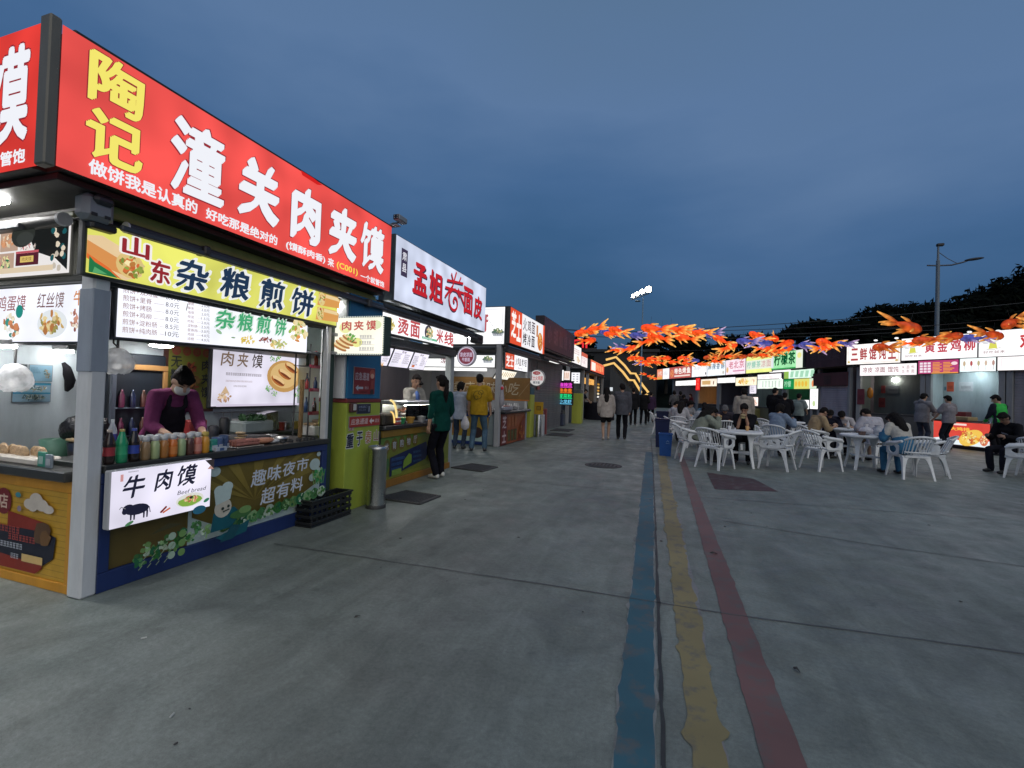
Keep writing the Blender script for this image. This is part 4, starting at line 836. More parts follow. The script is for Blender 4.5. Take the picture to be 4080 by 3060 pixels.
def em1(a, w, h):
    a.rect(0, 0, w - .008, h - .008, srgb(126, 34, 40), 0); a.text('应急通道', .02, h * .50, w * .70, h * .80, srgb(186, 170, 176), .015); a.poly([(.03, h * .22), (.08, h * .33), (.08, h * .26), (.17, h * .26), (.17, h * .18), (.08, h * .18), (.08, h * .11)], srgb(170, 176, 186)); a.text('逃生口', .20, h * .18, w * .68, h * .28, srgb(190, 170, 176), .01)
    a.disc(w * .84, h * .76, .05, .055, srgb(170, 84, 70)); a.disc(w * .84, h * .68, .035, .03, srgb(206, 160, 140)); a.poly([(w * .74, h * .14), (w * .93, h * .14), (w * .91, h * .52), (w * .78, h * .52)], srgb(140, 60, 56)); a.line([(w * .80, h * .02), (w * .80, h * .16)], .025, (.02, .02, .03)); a.line([(w * .88, h * .02), (w * .88, h * .16)], .025, (.02, .02, .03)); a.scribble(.12, h * .04, w * .62, h * .10, srgb(60, 30, 36), 1, 2)
plaque('exit_plaque', 'dark red emergency passage plaque with an arrow on the blue part of the pillar', 4.40, 1.30, .40, .31, em1, x=-3.349)
def em2(a, w, h):
    a.rect(0, 0, w - .008, h - .008, srgb(160, 50, 40), 0); a.text('应急通道', .03, .025, w * .58, h - .03, srgb(216, 190, 186), .015, .15); a.poly([(w * .62, h * .45), (w * .70, h * .75), (w * .70, h * .55), (w * .78, h * .55), (w * .78, h * .36), (w * .70, h * .36), (w * .70, h * .15)], srgb(220, 206, 206)); a.text('逃生', w * .81, .035, w * .96, h - .045, srgb(216, 190, 186), .01)
plaque('exit_strip', 'red emergency passage strip with an arrow on the lime part of the pillar', 4.34, .925, .585, .125, em2, x=-3.343)
plaque('navy_plate', 'small navy number plate on the lime part of the pillar', 4.47, 1.075, .26, .115, lambda a, w, h: (a.rect(0, 0, w - .008, h - .008, (.012, .018, .04), 0), a.text('应急逃生门', .03, .062, w * .7, .09, srgb(150, 160, 190), .0), a.text('禁止占用', .03, .03, w * .6, .05, srgb(120, 130, 150), .0), a.line([(w * .84, .02), (w * .84, .08)], .012, srgb(170, 180, 200))), x=-3.343)
t = thing('socket_box', 'small white junction box at the top left of the lime panel', 'socket', (-3.343, 4.33, 1.10)); b = MB(); b.box(.001, 0, 0, .04, .11, .10, (.09, .03, .028), .008); b.build('case', 'plastic', t); b = MB(); b.box(.041, .03, .02, .05, .08, .09, (.5, .5, .48), .006); b.build('cover', 'plastic', t)
# projecting bun sign with pearl lights
def bunbox(a, w, h):
    a.disc(.15, .28, .08, .06, srgb(240, 240, 170)); a.disc(.30, .12, .07, .05, srgb(236, 236, 150)); a.disc(w - .10, h - .08, .08, .05, srgb(226, 236, 190))
    for i, ch in enumerate('肉夹馍'): a.text(ch, .105 + i * .155, h - .135, .225 + i * .155, h - .035, srgb(190, 72, 70), .018, 0, srgb(236, 214, 190), .03)
    for k in range(4): a.disc(.08 + k * .045, .07 + k * .028, .105, .026, srgb(176, 116, 66), 14, -.42); a.disc(.085 + k * .045, .083 + k * .028, .095, .017, srgb(238, 214, 160), 14, -.42)
    a.food(.24, .17, .09, .05, [srgb(110, 170, 80), srgb(170, 200, 120), srgb(80, 140, 70)], 18, 4)
    for i in range(3): a.scribble(.35, .155 - i * .062, .535, .20 - i * .062, srgb(130, 122, 140), 1, 3 + i, 1); a.rect(.35, .152 - i * .062, .535, .156 - i * .062, srgb(160, 150, 170))
t = light_box('projecting_sign', 'projecting white lit sign of sliced bun rolls edged with pearl lights, between the two kiosks', (-3.455, 4.185, 1.735), EX, .62, .385, .135, srgb(240, 238, 220), bunbox, frame=(.016, .05, .042), mats=BRIM, rim=.014)
b = MB()
for i in range(28):
    for z in (-.008, .393): b.ell((.012 + i * .0221, -.004, z), (.005, .005, .007), (.9, .98, .9), 6, 4)
for i in range(17):
    for x in (-.008, .628): b.ell((x, -.004, .01 + i * .0228), (.005, .005, .007), (.9, .98, .9), 6, 4)
b.build('pearl_lights', 'sign_print', t)
# stainless bollard ashtray
t = thing('bollard_bin', 'stainless steel cylinder bin standing in front of the lime pillar', 'bin', (-3.17, 4.66, 0)); b = MB(); b.lathe([(.112, 0), (.112, .035), (.106, .04)], n=32, col=(.03, .03, .03)); b.build('base_ring', 'dark', t)
b = MB(); b.lathe([(.106, .036), (.106, .66), (.110, .665), (.110, .70), (.10, .708), (.088, .708), (.084, .69), (0, .69)], n=36, col=(.55, .56, .55)); b.build('body', 'steel', t)
# security camera on the roof corner
t = thing('security_camera', 'box security camera on a curved arm at the far end of the red fascia', 'camera', (-3.28, 4.86, 3.34)); b = MB(); b.path([(0, -.02, .0), (.02, .0, .02), (.06, .02, .045), (.13, .04, .05)], .009, 8, (.10, .10, .11)); b.box(-.02, -.05, -.005, .16, .04, .006, (.3, .31, .33), .003); b.build('arm', 'paint', t)
b = MB(); b.box(.11, -.07, .05, .20, .12, .12, (.24, .27, .31), .012); b.build('case', 'paint', t); b = MB(); b.box(.118, -.075, .058, .192, -.068, .112, (.008, .008, .01), .004)
for x in (.135, .175):
    for z in (.072, .098): b.lathe([(.008, 0), (0, .003)], n=8, col=(.25, .26, .28), M=Matrix.Rotation(math.radians(90), 3, 'X'), c=(x, -.075, z))
b.build('lens', 'plastic', t)

# ================================================================== SECOND KIOSK, white fascia
kB = thing('food_kiosk', 'second kiosk with a white fascia, glass food case and a green printed counter', 'kiosk', (-3.75, 6.5, 0))
b = MB(); b.box(-3.82, 7.60, 0, -3.70, 7.73, 2.10, (.33, .36, .37), .008); wp(b, 'corner_post', 'paint', kB)
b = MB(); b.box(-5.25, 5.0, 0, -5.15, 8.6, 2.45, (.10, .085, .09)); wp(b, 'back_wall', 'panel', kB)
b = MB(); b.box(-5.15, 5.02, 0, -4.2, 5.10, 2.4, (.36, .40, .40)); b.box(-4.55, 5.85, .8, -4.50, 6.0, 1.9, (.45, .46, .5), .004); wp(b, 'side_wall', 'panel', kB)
b = MB(); b.box(-5.7, 5.0, 2.52, -3.72, 8.55, 2.56, (.02, .02, .022), .004); wp(b, 'roof', 'dark', kB)
b = MB(); b.box(-3.80, 5.0, 1.985, -3.66, 7.72, 2.095, (.035, .045, .055), .006); b.box(-5.2, 7.66, 1.95, -3.83, 7.70, 2.10, (.03, .04, .05), .006); wp(b, 'beam', 'paint', kB)
b = MB(); b.box(-4.35, 5.48, .03, -3.69, 7.58, .80, (.05, .05, .04)); cb = wp(b, 'counter', 'panel', kB)
b = MB(); b.box(-4.42, 5.44, .80, -3.62, 7.60, .86, (.022, .02, .02), .01); b.build('worktop', 'plastic', cb)
b = MB(); b.box(-3.688, 5.48, 0, -3.655, 7.58, .10, srgb(150, 104, 36), .004); b.box(-3.688, 5.48, .70, -3.655, 7.58, .798, srgb(146, 112, 36), .004); b.box(-3.9, 7.585, .0, -3.70, 7.598, 1.0, srgb(170, 156, 60), .003); b.build('counter_frame', 'paint', cb)
a = Art(); G1 = srgb(110, 118, 40); a.rect(0, 0, 2.08, .595, G1, 0); a.poly([(0, .40), (1.5, .595), (0, .595)], srgb(96, 132, 56)); a.poly([(0, 0), (2.08, .0), (2.08, .08), (.1, .04)], srgb(126, 128, 46))
for i, ch in enumerate('体育购物厅'):
    a.disc(.14 + i * .19, .46 + i * .012, .085, .10, srgb(106, 92, 34), 22); a.text(ch, .09 + i * .19, .40 + i * .012, .19 + i * .19, .51 + i * .012, srgb(176, 180, 190), .01)
a.poly([(.22, .03), (.22, .30), (1.25, .44), (1.33, .24), (1.22, .16)], srgb(18, 34, 74))
for i in range(3): a.scribble(.26, .24 - i * .07, .62, .29 - i * .07, srgb(60, 110, 170), 1, i + 2); a.scribble(.85, .29 - i * .07, 1.15, .33 - i * .07, srgb(70, 110, 150), 1, i + 8)
a.poly([(.56, .10), (.80, .16), (.80, .28), (.72, .31), (.58, .22)], srgb(120, 150, 50)); a.rect(.27, .04, .52, .12, srgb(120, 150, 60)); a.poly([(.02, .02), (.10, .02), (.2, .2), (.18, .3), (.04, .28)], srgb(66, 106, 60)); a.food(1.55, .25, .3, .2, [srgb(106, 96, 40), srgb(86, 92, 40), srgb(130, 110, 60)], 30, 6)
a.place('printed_banner', PRN, cb, (-3.687 + .001, 5.49, .102), EY, EZ)
def wsign(a, w, h):
    RD, SH2 = srgb(196, 36, 46), srgb(70, 50, 72); ox, oz = 5.38, 2.56
    a.rect(.14, .36, .30, .74, srgb(64, 56, 80)); a.text('肃', .165, .58, .275, .70, srgb(226, 226, 236), .02); a.text('县', .165, .42, .275, .54, srgb(226, 226, 236), .02)
    for ch, x0, z0, x1, z1 in (('孟', 5.826, 2.755, 6.25, 3.216), ('姐', 6.315, 2.745, 6.77, 3.23), ('面', 7.567, 2.762, 7.975, 3.25), ('皮', 8.029, 2.755, 8.434, 3.187)):
        a.text(ch, x0 - ox + .025, z0 - oz - .02, x1 - ox + .025, z1 - oz - .02, SH2, .03); a.text(ch, x0 - ox, z0 - oz, x1 - ox, z1 - oz, RD, .03)
    cx, cy = 7.15 - ox, 2.87 - oz                       # the spiral character
    for off, cl in ((.02, SH2), (0, RD)):
        pts = [(cx + off + (.26 - .0105 * k) * math.cos(k * .42 + .6), cy - off - .0 + (.235 - .0095 * k) * math.sin(k * .42 + .6)) for k in range(24)]
        a.line(pts, .042, cl)
        a.line([(cx - .30 + off, cy + .30 - off), (cx + .30 + off, cy + .38 - off)], .04, cl); a.line([(cx - .36 + off, cy + .17 - off), (cx + .36 + off, cy + .22 - off)], .04, cl); a.line([(cx + .02 + off, cy + .50 - off), (cx - .10 + off, cy + .25 - off), (cx - .36 + off, cy + .02 - off)], .04, cl); a.line([(cx + .12 + off, cy + .24 - off), (cx + .38 + off, cy + .02 - off)], .04, cl); a.line([(cx - .16 + off, cy + .44 - off), (cx - .1 + off, cy + .35 - off)], .035, cl); a.line([(cx + .2 + off, cy + .46 - off), (cx + .13 + off, cy + .36 - off)], .035, cl)
light_box('fascia_sign', 'white lit fascia with red lettering and a spiral character on the second kiosk', (-3.5, 5.39, 2.565), EY, 3.25, .87, .24, srgb(212, 220, 242), wsign, frame=(.035, .045, .05), rim=.015)
b = MB(); b.box(-3.70, 5.30, 2.42, -3.64, 8.5, 2.52, (.42, .38, .34), .006); wp(b, 'soffit_board', 'panel', kB)
b = MB(); b.tube((-3.56, 5.2, 2.44), (-3.56, 8.35, 2.44), .055, n=12, col=(.02, .024, .028)); b.box(-3.50, 5.1, 2.36, -3.46, 8.45, 2.40, (.03, .035, .04), .008); b.box(-3.62, 8.2, 2.30, -3.46, 8.5, 2.47, (.02, .024, .03), .02)
for y in (5.05, 6.1, 8.1): b.box(-3.70, y, 2.40, -3.5, y + .06, 2.47, (.03, .035, .04), .01)
wp(b, 'rolled_awning', 'paint', kB)
for y in (5.25, 5.85, 8.2): b = MB(); b.box(-3.66, y, 2.392, -3.56, y + .30, 2.405, (1, 1, 1), .004); wp(b, 'strip_light', 'tube', kB)
def noodles(a, w, h):
    RD = srgb(196, 84, 88); ox, oz = 5.0, 2.115
    a.rect(.08, .10, .22, .225, srgb(176, 96, 100)); a.text('州', .10, .15, .20, .22, srgb(236, 220, 220), .02)
    a.food(.39, .13, .10, .10, [srgb(226, 206, 130), srgb(206, 186, 100), srgb(236, 224, 170), srgb(190, 170, 90)], 44, 3)
    for ch, x0, z0, x1, z1 in (('烫', 5.535, 2.128, 5.822, 2.352), ('面', 5.863, 2.125, 6.138, 2.36), ('米', 6.654, 2.135, 6.895, 2.355), ('线', 6.933, 2.13, 7.28, 2.355)): a.text(ch, x0 - ox, z0 - oz, x1 - ox, z1 - oz, RD, .028)
    a.disc(1.40, .135, .125, .115, srgb(74, 70, 84), 22); a.food(1.41, .13, .11, .10, [srgb(230, 214, 180), srgb(220, 190, 130), srgb(90, 140, 90), srgb(240, 232, 214), srgb(200, 160, 120)], 46, 4); a.rect(1.15, .02, 1.63, .055, srgb(110, 190, 150)); a.scribble(1.17, .025, 1.6, .052, WHITE, 1, 3)
light_box('lit_sign', 'white lit noodle sign with faded red lettering under the white fascia', (-3.55, 5.0, 2.115), EY, 2.33, .255, .06, srgb(246, 246, 250), noodles, mats=BRIM)
for i, (y0, w) in enumerate(((5.42, .40), (5.86, .52), (6.42, .46))):
    t = thing('menu_board', ('tilted lit menu panel nearest the lime pillar in the second kiosk', 'middle tilted lit menu panel of three in the second kiosk', 'tilted lit menu panel beside the corner post of the second kiosk')[i], 'menu board', (-3.86, y0, 1.70), 0, 'tilted menu panels')
    U, V = Vector((0, 1, 0)), Vector((.42, 0, 1)).normalized(); N = U.cross(V); M = Matrix((U, V, N)).transposed()
    b = MB(); b.box(-.015, -.015, -.03, w + .015, .285, -.002, (.03, .03, .035), .004, M=M); b.build('housing', 'dark', t)
    a = Art(); a.rect(0, 0, w, .27, srgb(226, 222, 236), 0); a.scribble(.03, .06, w * .45, .22, srgb(120, 110, 126), 5, i + 1); a.scribble(w * .58, .06, w - .03, .22, srgb(120, 110, 126), 5, i + 5); a.text('菜单', w * .38, .225, w * .62, .26, srgb(110, 90, 100), .01)
    if i == 2: a.rect(.05, .03, .13, .065, srgb(206, 110, 60))
    if i == 0: a.food(.2, .03, .15, .025, [srgb(236, 150, 70), srgb(240, 200, 110)], 20, 3)
    a.place('face', BRIM, t, (0, 0, 0), U, V)
def cakes(a, w, h): a.food(w / 2, h / 2, w * .42, h * .36, [srgb(246, 170, 80), srgb(250, 214, 120), srgb(226, 90, 60), srgb(255, 230, 160)], 40, 4); a.rect(0, 0, w, .02, srgb(226, 226, 90))
light_box('picture_board', 'small lit board of orange snacks behind the lime pillar', (-4.6, 5.72, 1.58), EY, .5, .17, .03, srgb(250, 226, 150), cakes, mats=BRIM, cat='menu board')
notice('red_notice', 'narrow red notice on the white partition in the second kiosk', (-5.13, 7.35, 1.55), .10, .28, lambda a, w, h: a.rect(0, 0, w, h, srgb(206, 60, 40), 0))
# glass food case and warmer on the second counter
t = thing('glass_food_case', 'glass food case with a steel lid and trays of skewers on the second counter', 'display case', (-3.95, 6.55, .86))
b = MB(); b.box(-.22, -.35, .0, .22, .50, .03, (.5, .5, .5), .006); b.build('base_tray', 'metal', t)
b = MB(); b.box(-.235, -.365, .272, .235, .515, .335, (.62, .62, .64), .012); b.build('lid', 'metal', t)
b = MB(); b.box(.205, -.35, .03, .21, .50, .27, (1, 1, 1)); b.box(-.21, -.35, .03, .21, -.345, .27, (1, 1, 1)); b.build('pane', 'glass', t)
b = MB(); b.box(.14, -.3, .258, .17, .46, .270, (1, .93, .82), .002); b.build('added_lamp', 'tube', t); b = MB(); b.box(-.222, -.35, .031, -.214, .50, .271, (.55, .54, .52), .002); b.box(-.10, -.33, .13, .12, .48, .136, (.5, .5, .5), .002); b.build('back_panel', 'metal', t)  # lamp strip and back panel added to brighten the case
rnd = random.Random(8); b = MB()
for i in range(60): b.ell((rnd.uniform(-.18, .18), rnd.uniform(.0, .46), rnd.choice((rnd.uniform(.05, .10), rnd.uniform(.15, .20)))), (.03, .022, .018), rnd.choice([(.45, .16, .10), (.5, .22, .14), (.4, .12, .08)]), 7, 5)
for i in range(24): b.ell((rnd.uniform(-.18, .18), rnd.uniform(-.32, -.04), rnd.uniform(.05, .08)), (.03, .024, .018), rnd.choice([(.6, .25, .05), (.55, .35, .08), (.08, .3, .08)]), 7, 5)
b.build('skewers', 'food', t)
for i, (y, c_, lb) in enumerate(((6.02, (.03, .30, .10), 'green tub on the second counter in front of the glass case'), (6.28, (.55, .30, .06), 'orange tub of food on the second counter beside the glass case'), (6.62, (.5, .5, .52), 'steel tub on the second counter below the skewers'))):
    t = thing('food_tub', lb, 'tub', (-3.72, y, .86)); b = MB(); b.lathe([(.05, 0), (.075, .085), (.078, .09), (.07, .09), (.045, .01), (0, .01)], n=18, col=c_); b.build('tub', 'plastic', t); b = MB(); b.ell((0, 0, .075), (.065, .065, .025), [(.2, .35, .1), (.6, .3, .06), (.4, .4, .38)][i]); b.build('contents', 'food', t)
t = thing('waffle_warmer', 'round-topped warmer with a glowing golden arc at the near end of the second counter', 'food warmer', (-3.80, 5.66, .86))
b = MB(); b.box(-.16, -.14, 0, .12, .16, .16, (.05, .04, .03), .02); b.box(.10, -.10, .03, .13, .10, .15, (.02, .015, .01), .01); b.build('body', 'paint', t)
b = MB(); b.path([(.13, .17 * math.cos(a_), .06 + .29 * math.sin(a_)) for a_ in [i * math.pi / 2 / 9 for i in range(10)]], .016, 8, srgb(255, 226, 150)); b.path([(.14, .10 * math.cos(a_), .03 + .16 * math.sin(a_)) for a_ in [i * math.pi / 2 / 9 for i in range(10)]], .012, 8, srgb(255, 214, 130)); b.build('glowing_arc', 'bright_print', t)
for i, (x, y, h, c_, lb) in enumerate(((-3.78, 6.0, .11, (.05, .06, .2), 'blue carton on the second counter behind the green tub'), (-3.70, 5.86, .10, (.4, .05, .05), 'red box on the second counter next to the warmer'))):
    b = MB(); b.box(-.05, -.06, 0, .05, .06, h, c_, .006); b.box(-.052, -.062, h * .4, .052, .062, h * .6, (.5, .5, .5), .002); tag(b.build('carton', 'plastic', None, (x, y, .86)), lb, 'box')

# ================================================================== THIRD KIOSK (corner at the side alley)
kC = thing('food_kiosk', 'third kiosk standing across the side alley, with red and white signs on two sides', 'kiosk', (-4.0, 12.0, 0))
b = MB(); b.box(-4.12, 10.98, 0, -3.99, 11.12, 2.55, (.36, .36, .37), .01); wp(b, 'corner_post', 'paint', kC)
b = MB(); b.box(-3.98, 13.12, .9, -3.92, 13.18, 2.4, (.45, .46, .47), .006); wp(b, 'frame_post', 'paint', kC)
b = MB(); b.box(-7.2, 13.2, 0, -3.95, 13.3, 2.5, (.30, .31, .33)); b.box(-7.2, 11.1, 0, -7.1, 13.3, 2.5, (.2, .2, .2)); wp(b, 'back_wall', 'panel', kC)
b = MB(); b.box(-7.2, 11.0, 2.52, -3.9, 14.4, 2.56, (.02, .022, .024), .004); b.box(-7.0, 10.95, 2.42, -4.15, 11.02, 2.50, (.03, .034, .04), .006); wp(b, 'roof', 'dark', kC)
b = MB(); b.tube((-7, 10.9, 2.47), (-4.1, 10.9, 2.47), .05, n=10, col=(.03, .036, .045)); b.box(-7, 10.96, 2.28, -4.13, 11.0, 2.33, (.10, .11, .12), .005); b.tube((-3.88, 11.1, 2.47), (-3.88, 14.2, 2.47), .055, n=10, col=(.02, .024, .03)); b.box(-3.83, 11.0, 2.38, -3.79, 14.2, 2.43, (.03, .035, .04), .006); wp(b, 'rolled_awning', 'paint', kC)
b = MB(); b.box(-4.5, 11.14, .02, -3.97, 13.15, .82, (.1, .03, .02)); cc = wp(b, 'counter', 'panel', kC)
b = MB(); b.box(-4.55, 11.10, .82, -3.86, 13.45, .90, (.02, .022, .028), .03); b.build('worktop', 'plastic', cc)
a = Art(); a.rect(0, 0, 2.0, .80, srgb(136, 70, 34), 0); a.rect(.02, 0, .42, .80, srgb(96, 26, 30)); a.text('芝', .07, .42, .37, .74, srgb(196, 176, 176), .02); a.text('士', .07, .05, .37, .36, srgb(196, 176, 176), .03)
for i in range(3): a.rect(.50 + i * .26, .44, .71 + i * .26, .74, srgb(150, 86, 50)); a.rect(.50 + i * .26, .06, .71 + i * .26, .36, srgb(70, 66, 34)); a.scribble(.52 + i * .26, .10, .70 + i * .26, .32, srgb(120, 116, 60), 3, i); a.scribble(.52 + i * .26, .48, .70 + i * .26, .70, srgb(180, 120, 80), 3, i + 5)
a.poly([(1.36, .0), (2.0, .0), (2.0, .7), (1.6, .5)], srgb(120, 46, 26)); a.food(1.65, .25, .25, .2, [srgb(150, 70, 30), srgb(120, 40, 24), srgb(170, 110, 50)], 30, 3)
a.place('printed_banner', PRN, cc, (-3.968, 11.14, .02), EY, EZ)
b = MB(); b.box(-7.0, 11.06, .02, -4.14, 11.6, .80, (.05, .06, .1)); c2 = wp(b, 'side_counter', 'panel', kC)
b = MB(); b.box(-7.0, 11.0, .82, -4.14, 11.62, .88, (.02, .02, .024), .01); b.build('worktop', 'plastic', c2)
a = Art(); a.rect(0, 0, 2.8, .8, NAVY, 0); a.rect(.0, .20, 2.66, .70, srgb(166, 134, 40)); a.rect(.0, .08, 2.66, .20, srgb(176, 196, 180)); a.disc(2.35, .30, .16, .14, srgb(60, 40, 34)); a.disc(1.7, .4, .2, .15, srgb(150, 100, 40)); a.poly([(2.6, 0), (2.8, 0), (2.8, .8), (2.7, .8)], srgb(130, 140, 140))
a.place('side_banner', PRN, c2, (-6.95, 11.058, .02), EX, EZ)
def bowl(a, cx, cy, s):
    a.poly([(cx - s, cy), (cx + s, cy), (cx + s * .7, cy - s * .62), (cx - s * .7, cy - s * .62)], srgb(196, 200, 206)); a.disc(cx, cy, s, s * .28, srgb(90, 110, 100), 18)
    for i in range(5): a.poly([(cx - s * .7 + i * s * .28, cy - s * .1), (cx - s * .55 + i * s * .28, cy - s * .1), (cx - s * .5 + i * s * .26, cy - s * .5), (cx - s * .6 + i * s * .26, cy - s * .5)], srgb(120, 124, 136))
    a.food(cx, cy + s * .2, s * .85, s * .42, [srgb(120, 150, 110), srgb(176, 176, 130), srgb(50, 90, 90), srgb(90, 120, 70), srgb(206, 200, 160)], 34, 3)
def side_top(a, w, h):
    a.line([(.04, .05), (w - .05, .05), (w - .05, h - .05), (.04, h - .05)], .012, srgb(206, 206, 214)); a.text('坊', w - 1.85, .22, w - 1.35, h - .14, srgb(196, 96, 100), .03); a.text('府', w - .80, .30, w - .44, h - .12, srgb(186, 90, 96), .03); bowl(a, w - .17, .30, .17); a.line([(w - .62, h - .06), (w - .3, .45)], .008, srgb(150, 150, 156)); a.text('重庆小面', w - 2.3, .06, w - 1.5, .18, srgb(90, 90, 100), .01)
light_box('fascia_sign', 'white lit fascia with a printed noodle bowl on the alley side of the third kiosk', (-6.2, 10.98, 2.575), EX, 2.28, .93, .3, srgb(250, 250, 252), side_top, mats=BRIM)
def front_top(a, w, h):
    a.rect(0, 0, .95, h, srgb(226, 84, 54)); a.text('芝', .08, .16, .48, h - .06, srgb(255, 250, 246), .035); a.text('士', .50, .10, .92, h - .08, srgb(255, 250, 246), .04); a.rect(.97, 0, w - .1, h, srgb(246, 246, 250))
    for i, ch in enumerate('火鸡面'): a.text(ch, 1.08 + i * .42, h * .52, 1.42 + i * .42, h - .08, srgb(70, 50, 60), .01)
    for i, ch in enumerate('烤冷面'): a.text(ch, 1.08 + i * .42, .08, 1.42 + i * .42, h * .46, srgb(60, 50, 60), .02)
    a.rect(2.42, .45, 2.60, h - .1, srgb(196, 130, 80)); a.disc(2.86, .34, .30, .28, srgb(206, 120, 60)); a.food(2.86, .36, .26, .24, [srgb(226, 170, 90), srgb(206, 110, 60), srgb(240, 210, 140), srgb(170, 70, 40)], 40, 3); a.rect(w - .12, 0, w, h, srgb(214, 84, 54))
light_box('fascia_sign', 'red and white lit cheese noodle fascia facing the lane on the third kiosk', (-3.8, 11.08, 2.62), EY, 3.3, .90, .2, srgb(226, 84, 54), front_top, mats=BRIM)
def side_low(a, w, h):
    a.text('重庆', w - 2.6, .06, w - 2.1, h - .05, srgb(186, 90, 96), .02); bowl(a, w - .19, .20, .15); a.text('凉皮', w - 1.5, .08, w - 1.1, h - .08, srgb(120, 60, 70), .02); a.rect(w - .86, .05, w - .76, .12, srgb(196, 80, 60))
light_box('lit_sign', 'lower white lit sign with a noodle bowl on the alley side of the third kiosk', (-6.75, 10.94, 1.985), EX, 2.62, .30, .06, srgb(252, 252, 252), side_low, mats=BRIM)
b = MB(); b.box(-6.75, 10.95, 1.885, -4.35, 10.99, 1.965, (1, .99, .97), .006); tag(b.build('strip_lamp', 'bright_panel'), 'long white strip lamp under the lower bowl sign on the third kiosk', 'lamp')
def front_low(a, w, h):
    a.rect(0, 0, .72, h, srgb(216, 84, 56)); a.text('芝士', .06, .05, .66, h - .05, srgb(255, 240, 236), .035); a.text('火鸡面', .82, .13, 1.32, h - .05, srgb(90, 60, 66), .01); a.text('烤冷面', 1.38, .13, 1.85, h - .05, srgb(60, 60, 70), .015); a.scribble(1.0, .03, 1.7, .09, srgb(170, 160, 170), 1, 3)
light_box('lit_sign', 'lower red and white lit cheese noodle sign on the third kiosk', (-3.92, 11.14, 1.98), EY, 1.95, .40, .06, srgb(246, 246, 250), front_low, mats=BRIM)
t = thing('menu_board', 'tilted lit menu panel with skewer pictures under the cheese noodle sign', 'menu board', (-4.25, 11.2, 1.72)); U, V = Vector((0, 1, 0)), Vector((.6, 0, 1)).normalized(); N = U.cross(V); M = Matrix((U, V, N)).transposed()
b = MB(); b.box(-.02, -.02, -.03, 1.52, .29, -.003, (.05, .05, .05), .004, M=M); b.build('housing', 'dark', t); a = Art(); a.rect(0, 0, 1.5, .27, srgb(246, 240, 226), 0)
for i in range(9): a.disc(.16 + i * .15, .15, .03, .09, srgb(206, 176, 120), 10, .2); a.scribble(.1 + i * .15, .02, .2 + i * .15, .05, srgb(150, 140, 130), 1, i)
a.place('face', BRIM, t, (0, 0, 0), U, V)
a = Art(); a.rect(0, 0, 2.6, .62, srgb(116, 84, 38), 0); a.rect(0, 0, 2.6, .03, srgb(176, 104, 40)); a.text('重庆风味小吃', .3, .15, 2.3, .5, srgb(170, 160, 140), .0, .2)
for i in range(6): a.line([(.2 + i * .42, .12), (.5 + i * .42, .5)], .01, srgb(150, 130, 100))
t = thing('cloth_banner', 'brown cloth banner with pale brush lettering hanging inside the third kiosk', 'banner', (-6.2, 12.3, 1.15)); b = MB(); b.box(-.01, .004, -.01, 2.61, .012, .63, (.2, .13, .06)); b.build('cloth_back', 'fabric', t); a.place('print', PRN, t, (0, 0, 0), EX, EZ)
def round_sign(label, loc, U, r, art, rim, d=.10):
    t = thing('round_sign', label, 'sign', loc); U = Vector(U).normalized(); N = U.cross(Vector(EZ)); M = Matrix((U, Vector(EZ), N)).transposed()
    b = MB(); R3 = M; b.lathe([(r, -d), (r * 1.03, -d * .8), (r * 1.03, -.01), (r, .004), (r * .93, .004), (r * .93, -.004), (0, -.004)], n=36, col=rim, M=R3); b.build('rim', 'plastic', t)
    b = MB(); b.box(-.02, r, -d * .6, .02, r + .25, -d * .4, (.1, .1, .1), .005, M=M); b.build('hanger', 'dark', t)
    a = Art(); a.n = 8; art(a, r * .92); a.place('face', LITM, t, (0, 0, 0), U, EZ); return t
def rs1(a, r):
    a.disc(0, 0, r, r, srgb(206, 196, 214), 36); a.disc(0, 0, r * .88, r * .88, srgb(126, 60, 74), 36); a.text('凉皮凉面', -r * .76, -r * .08, r * .76, r * .42, srgb(206, 190, 214), .02); a.text('牛筋面', -r * .48, -r * .6, r * .48, -r * .16, srgb(206, 190, 214), .02)
round_sign('round lit sign, dark red with lilac lettering, hanging at the alley corner', (-4.80, 10.68, 2.24), EX, .245, rs1, (.55, .52, .6))
def rs2(a, r):
    a.disc(0, 0, r, r, srgb(206, 204, 204), 36); a.disc(0, r * .64, r * .52, r * .24, srgb(140, 44, 50), 24); a.text('小胡仙', -r * .36, r * .54, r * .36, r * .74, srgb(216, 190, 190), .0); a.text('芝士火鸡面', -r * .86, -r * .34, r * .86, r * .26, srgb(186, 90, 92), .02); a.text('烤冷面', -r * .46, -r * .80, r * .46, -r * .42, srgb(60, 66, 80), .02)
round_sign('round white sign with red lettering projecting past the third kiosk', (-4.0, 14.42, 1.86), EX, .265, rs2, (.5, .5, .5))
t = thing('service_pillar', 'lime service pillar beside the third kiosk, blue at the top', 'pillar', (-4.15, 14.0, 0)); b = MB(); b.box(-.22, -.2, 0, .16, .22, 1.32, (.40, .44, .06), .01); b.build('lower_case', 'panel', t); b = MB(); b.box(-.20, -.18, 1.323, .15, .20, 1.55, srgb(30, 84, 100), .01); b.build('upper_case', 'panel', t)
t = thing('bollard_bin', 'stainless steel cylinder bin beside the farther lime pillar', 'bin', (-3.86, 14.3, 0)); b = MB(); b.lathe([(.09, 0), (.09, .68), (.08, .70), (0, .70)], n=20, col=(.4, .42, .42)); b.build('body', 'steel', t)
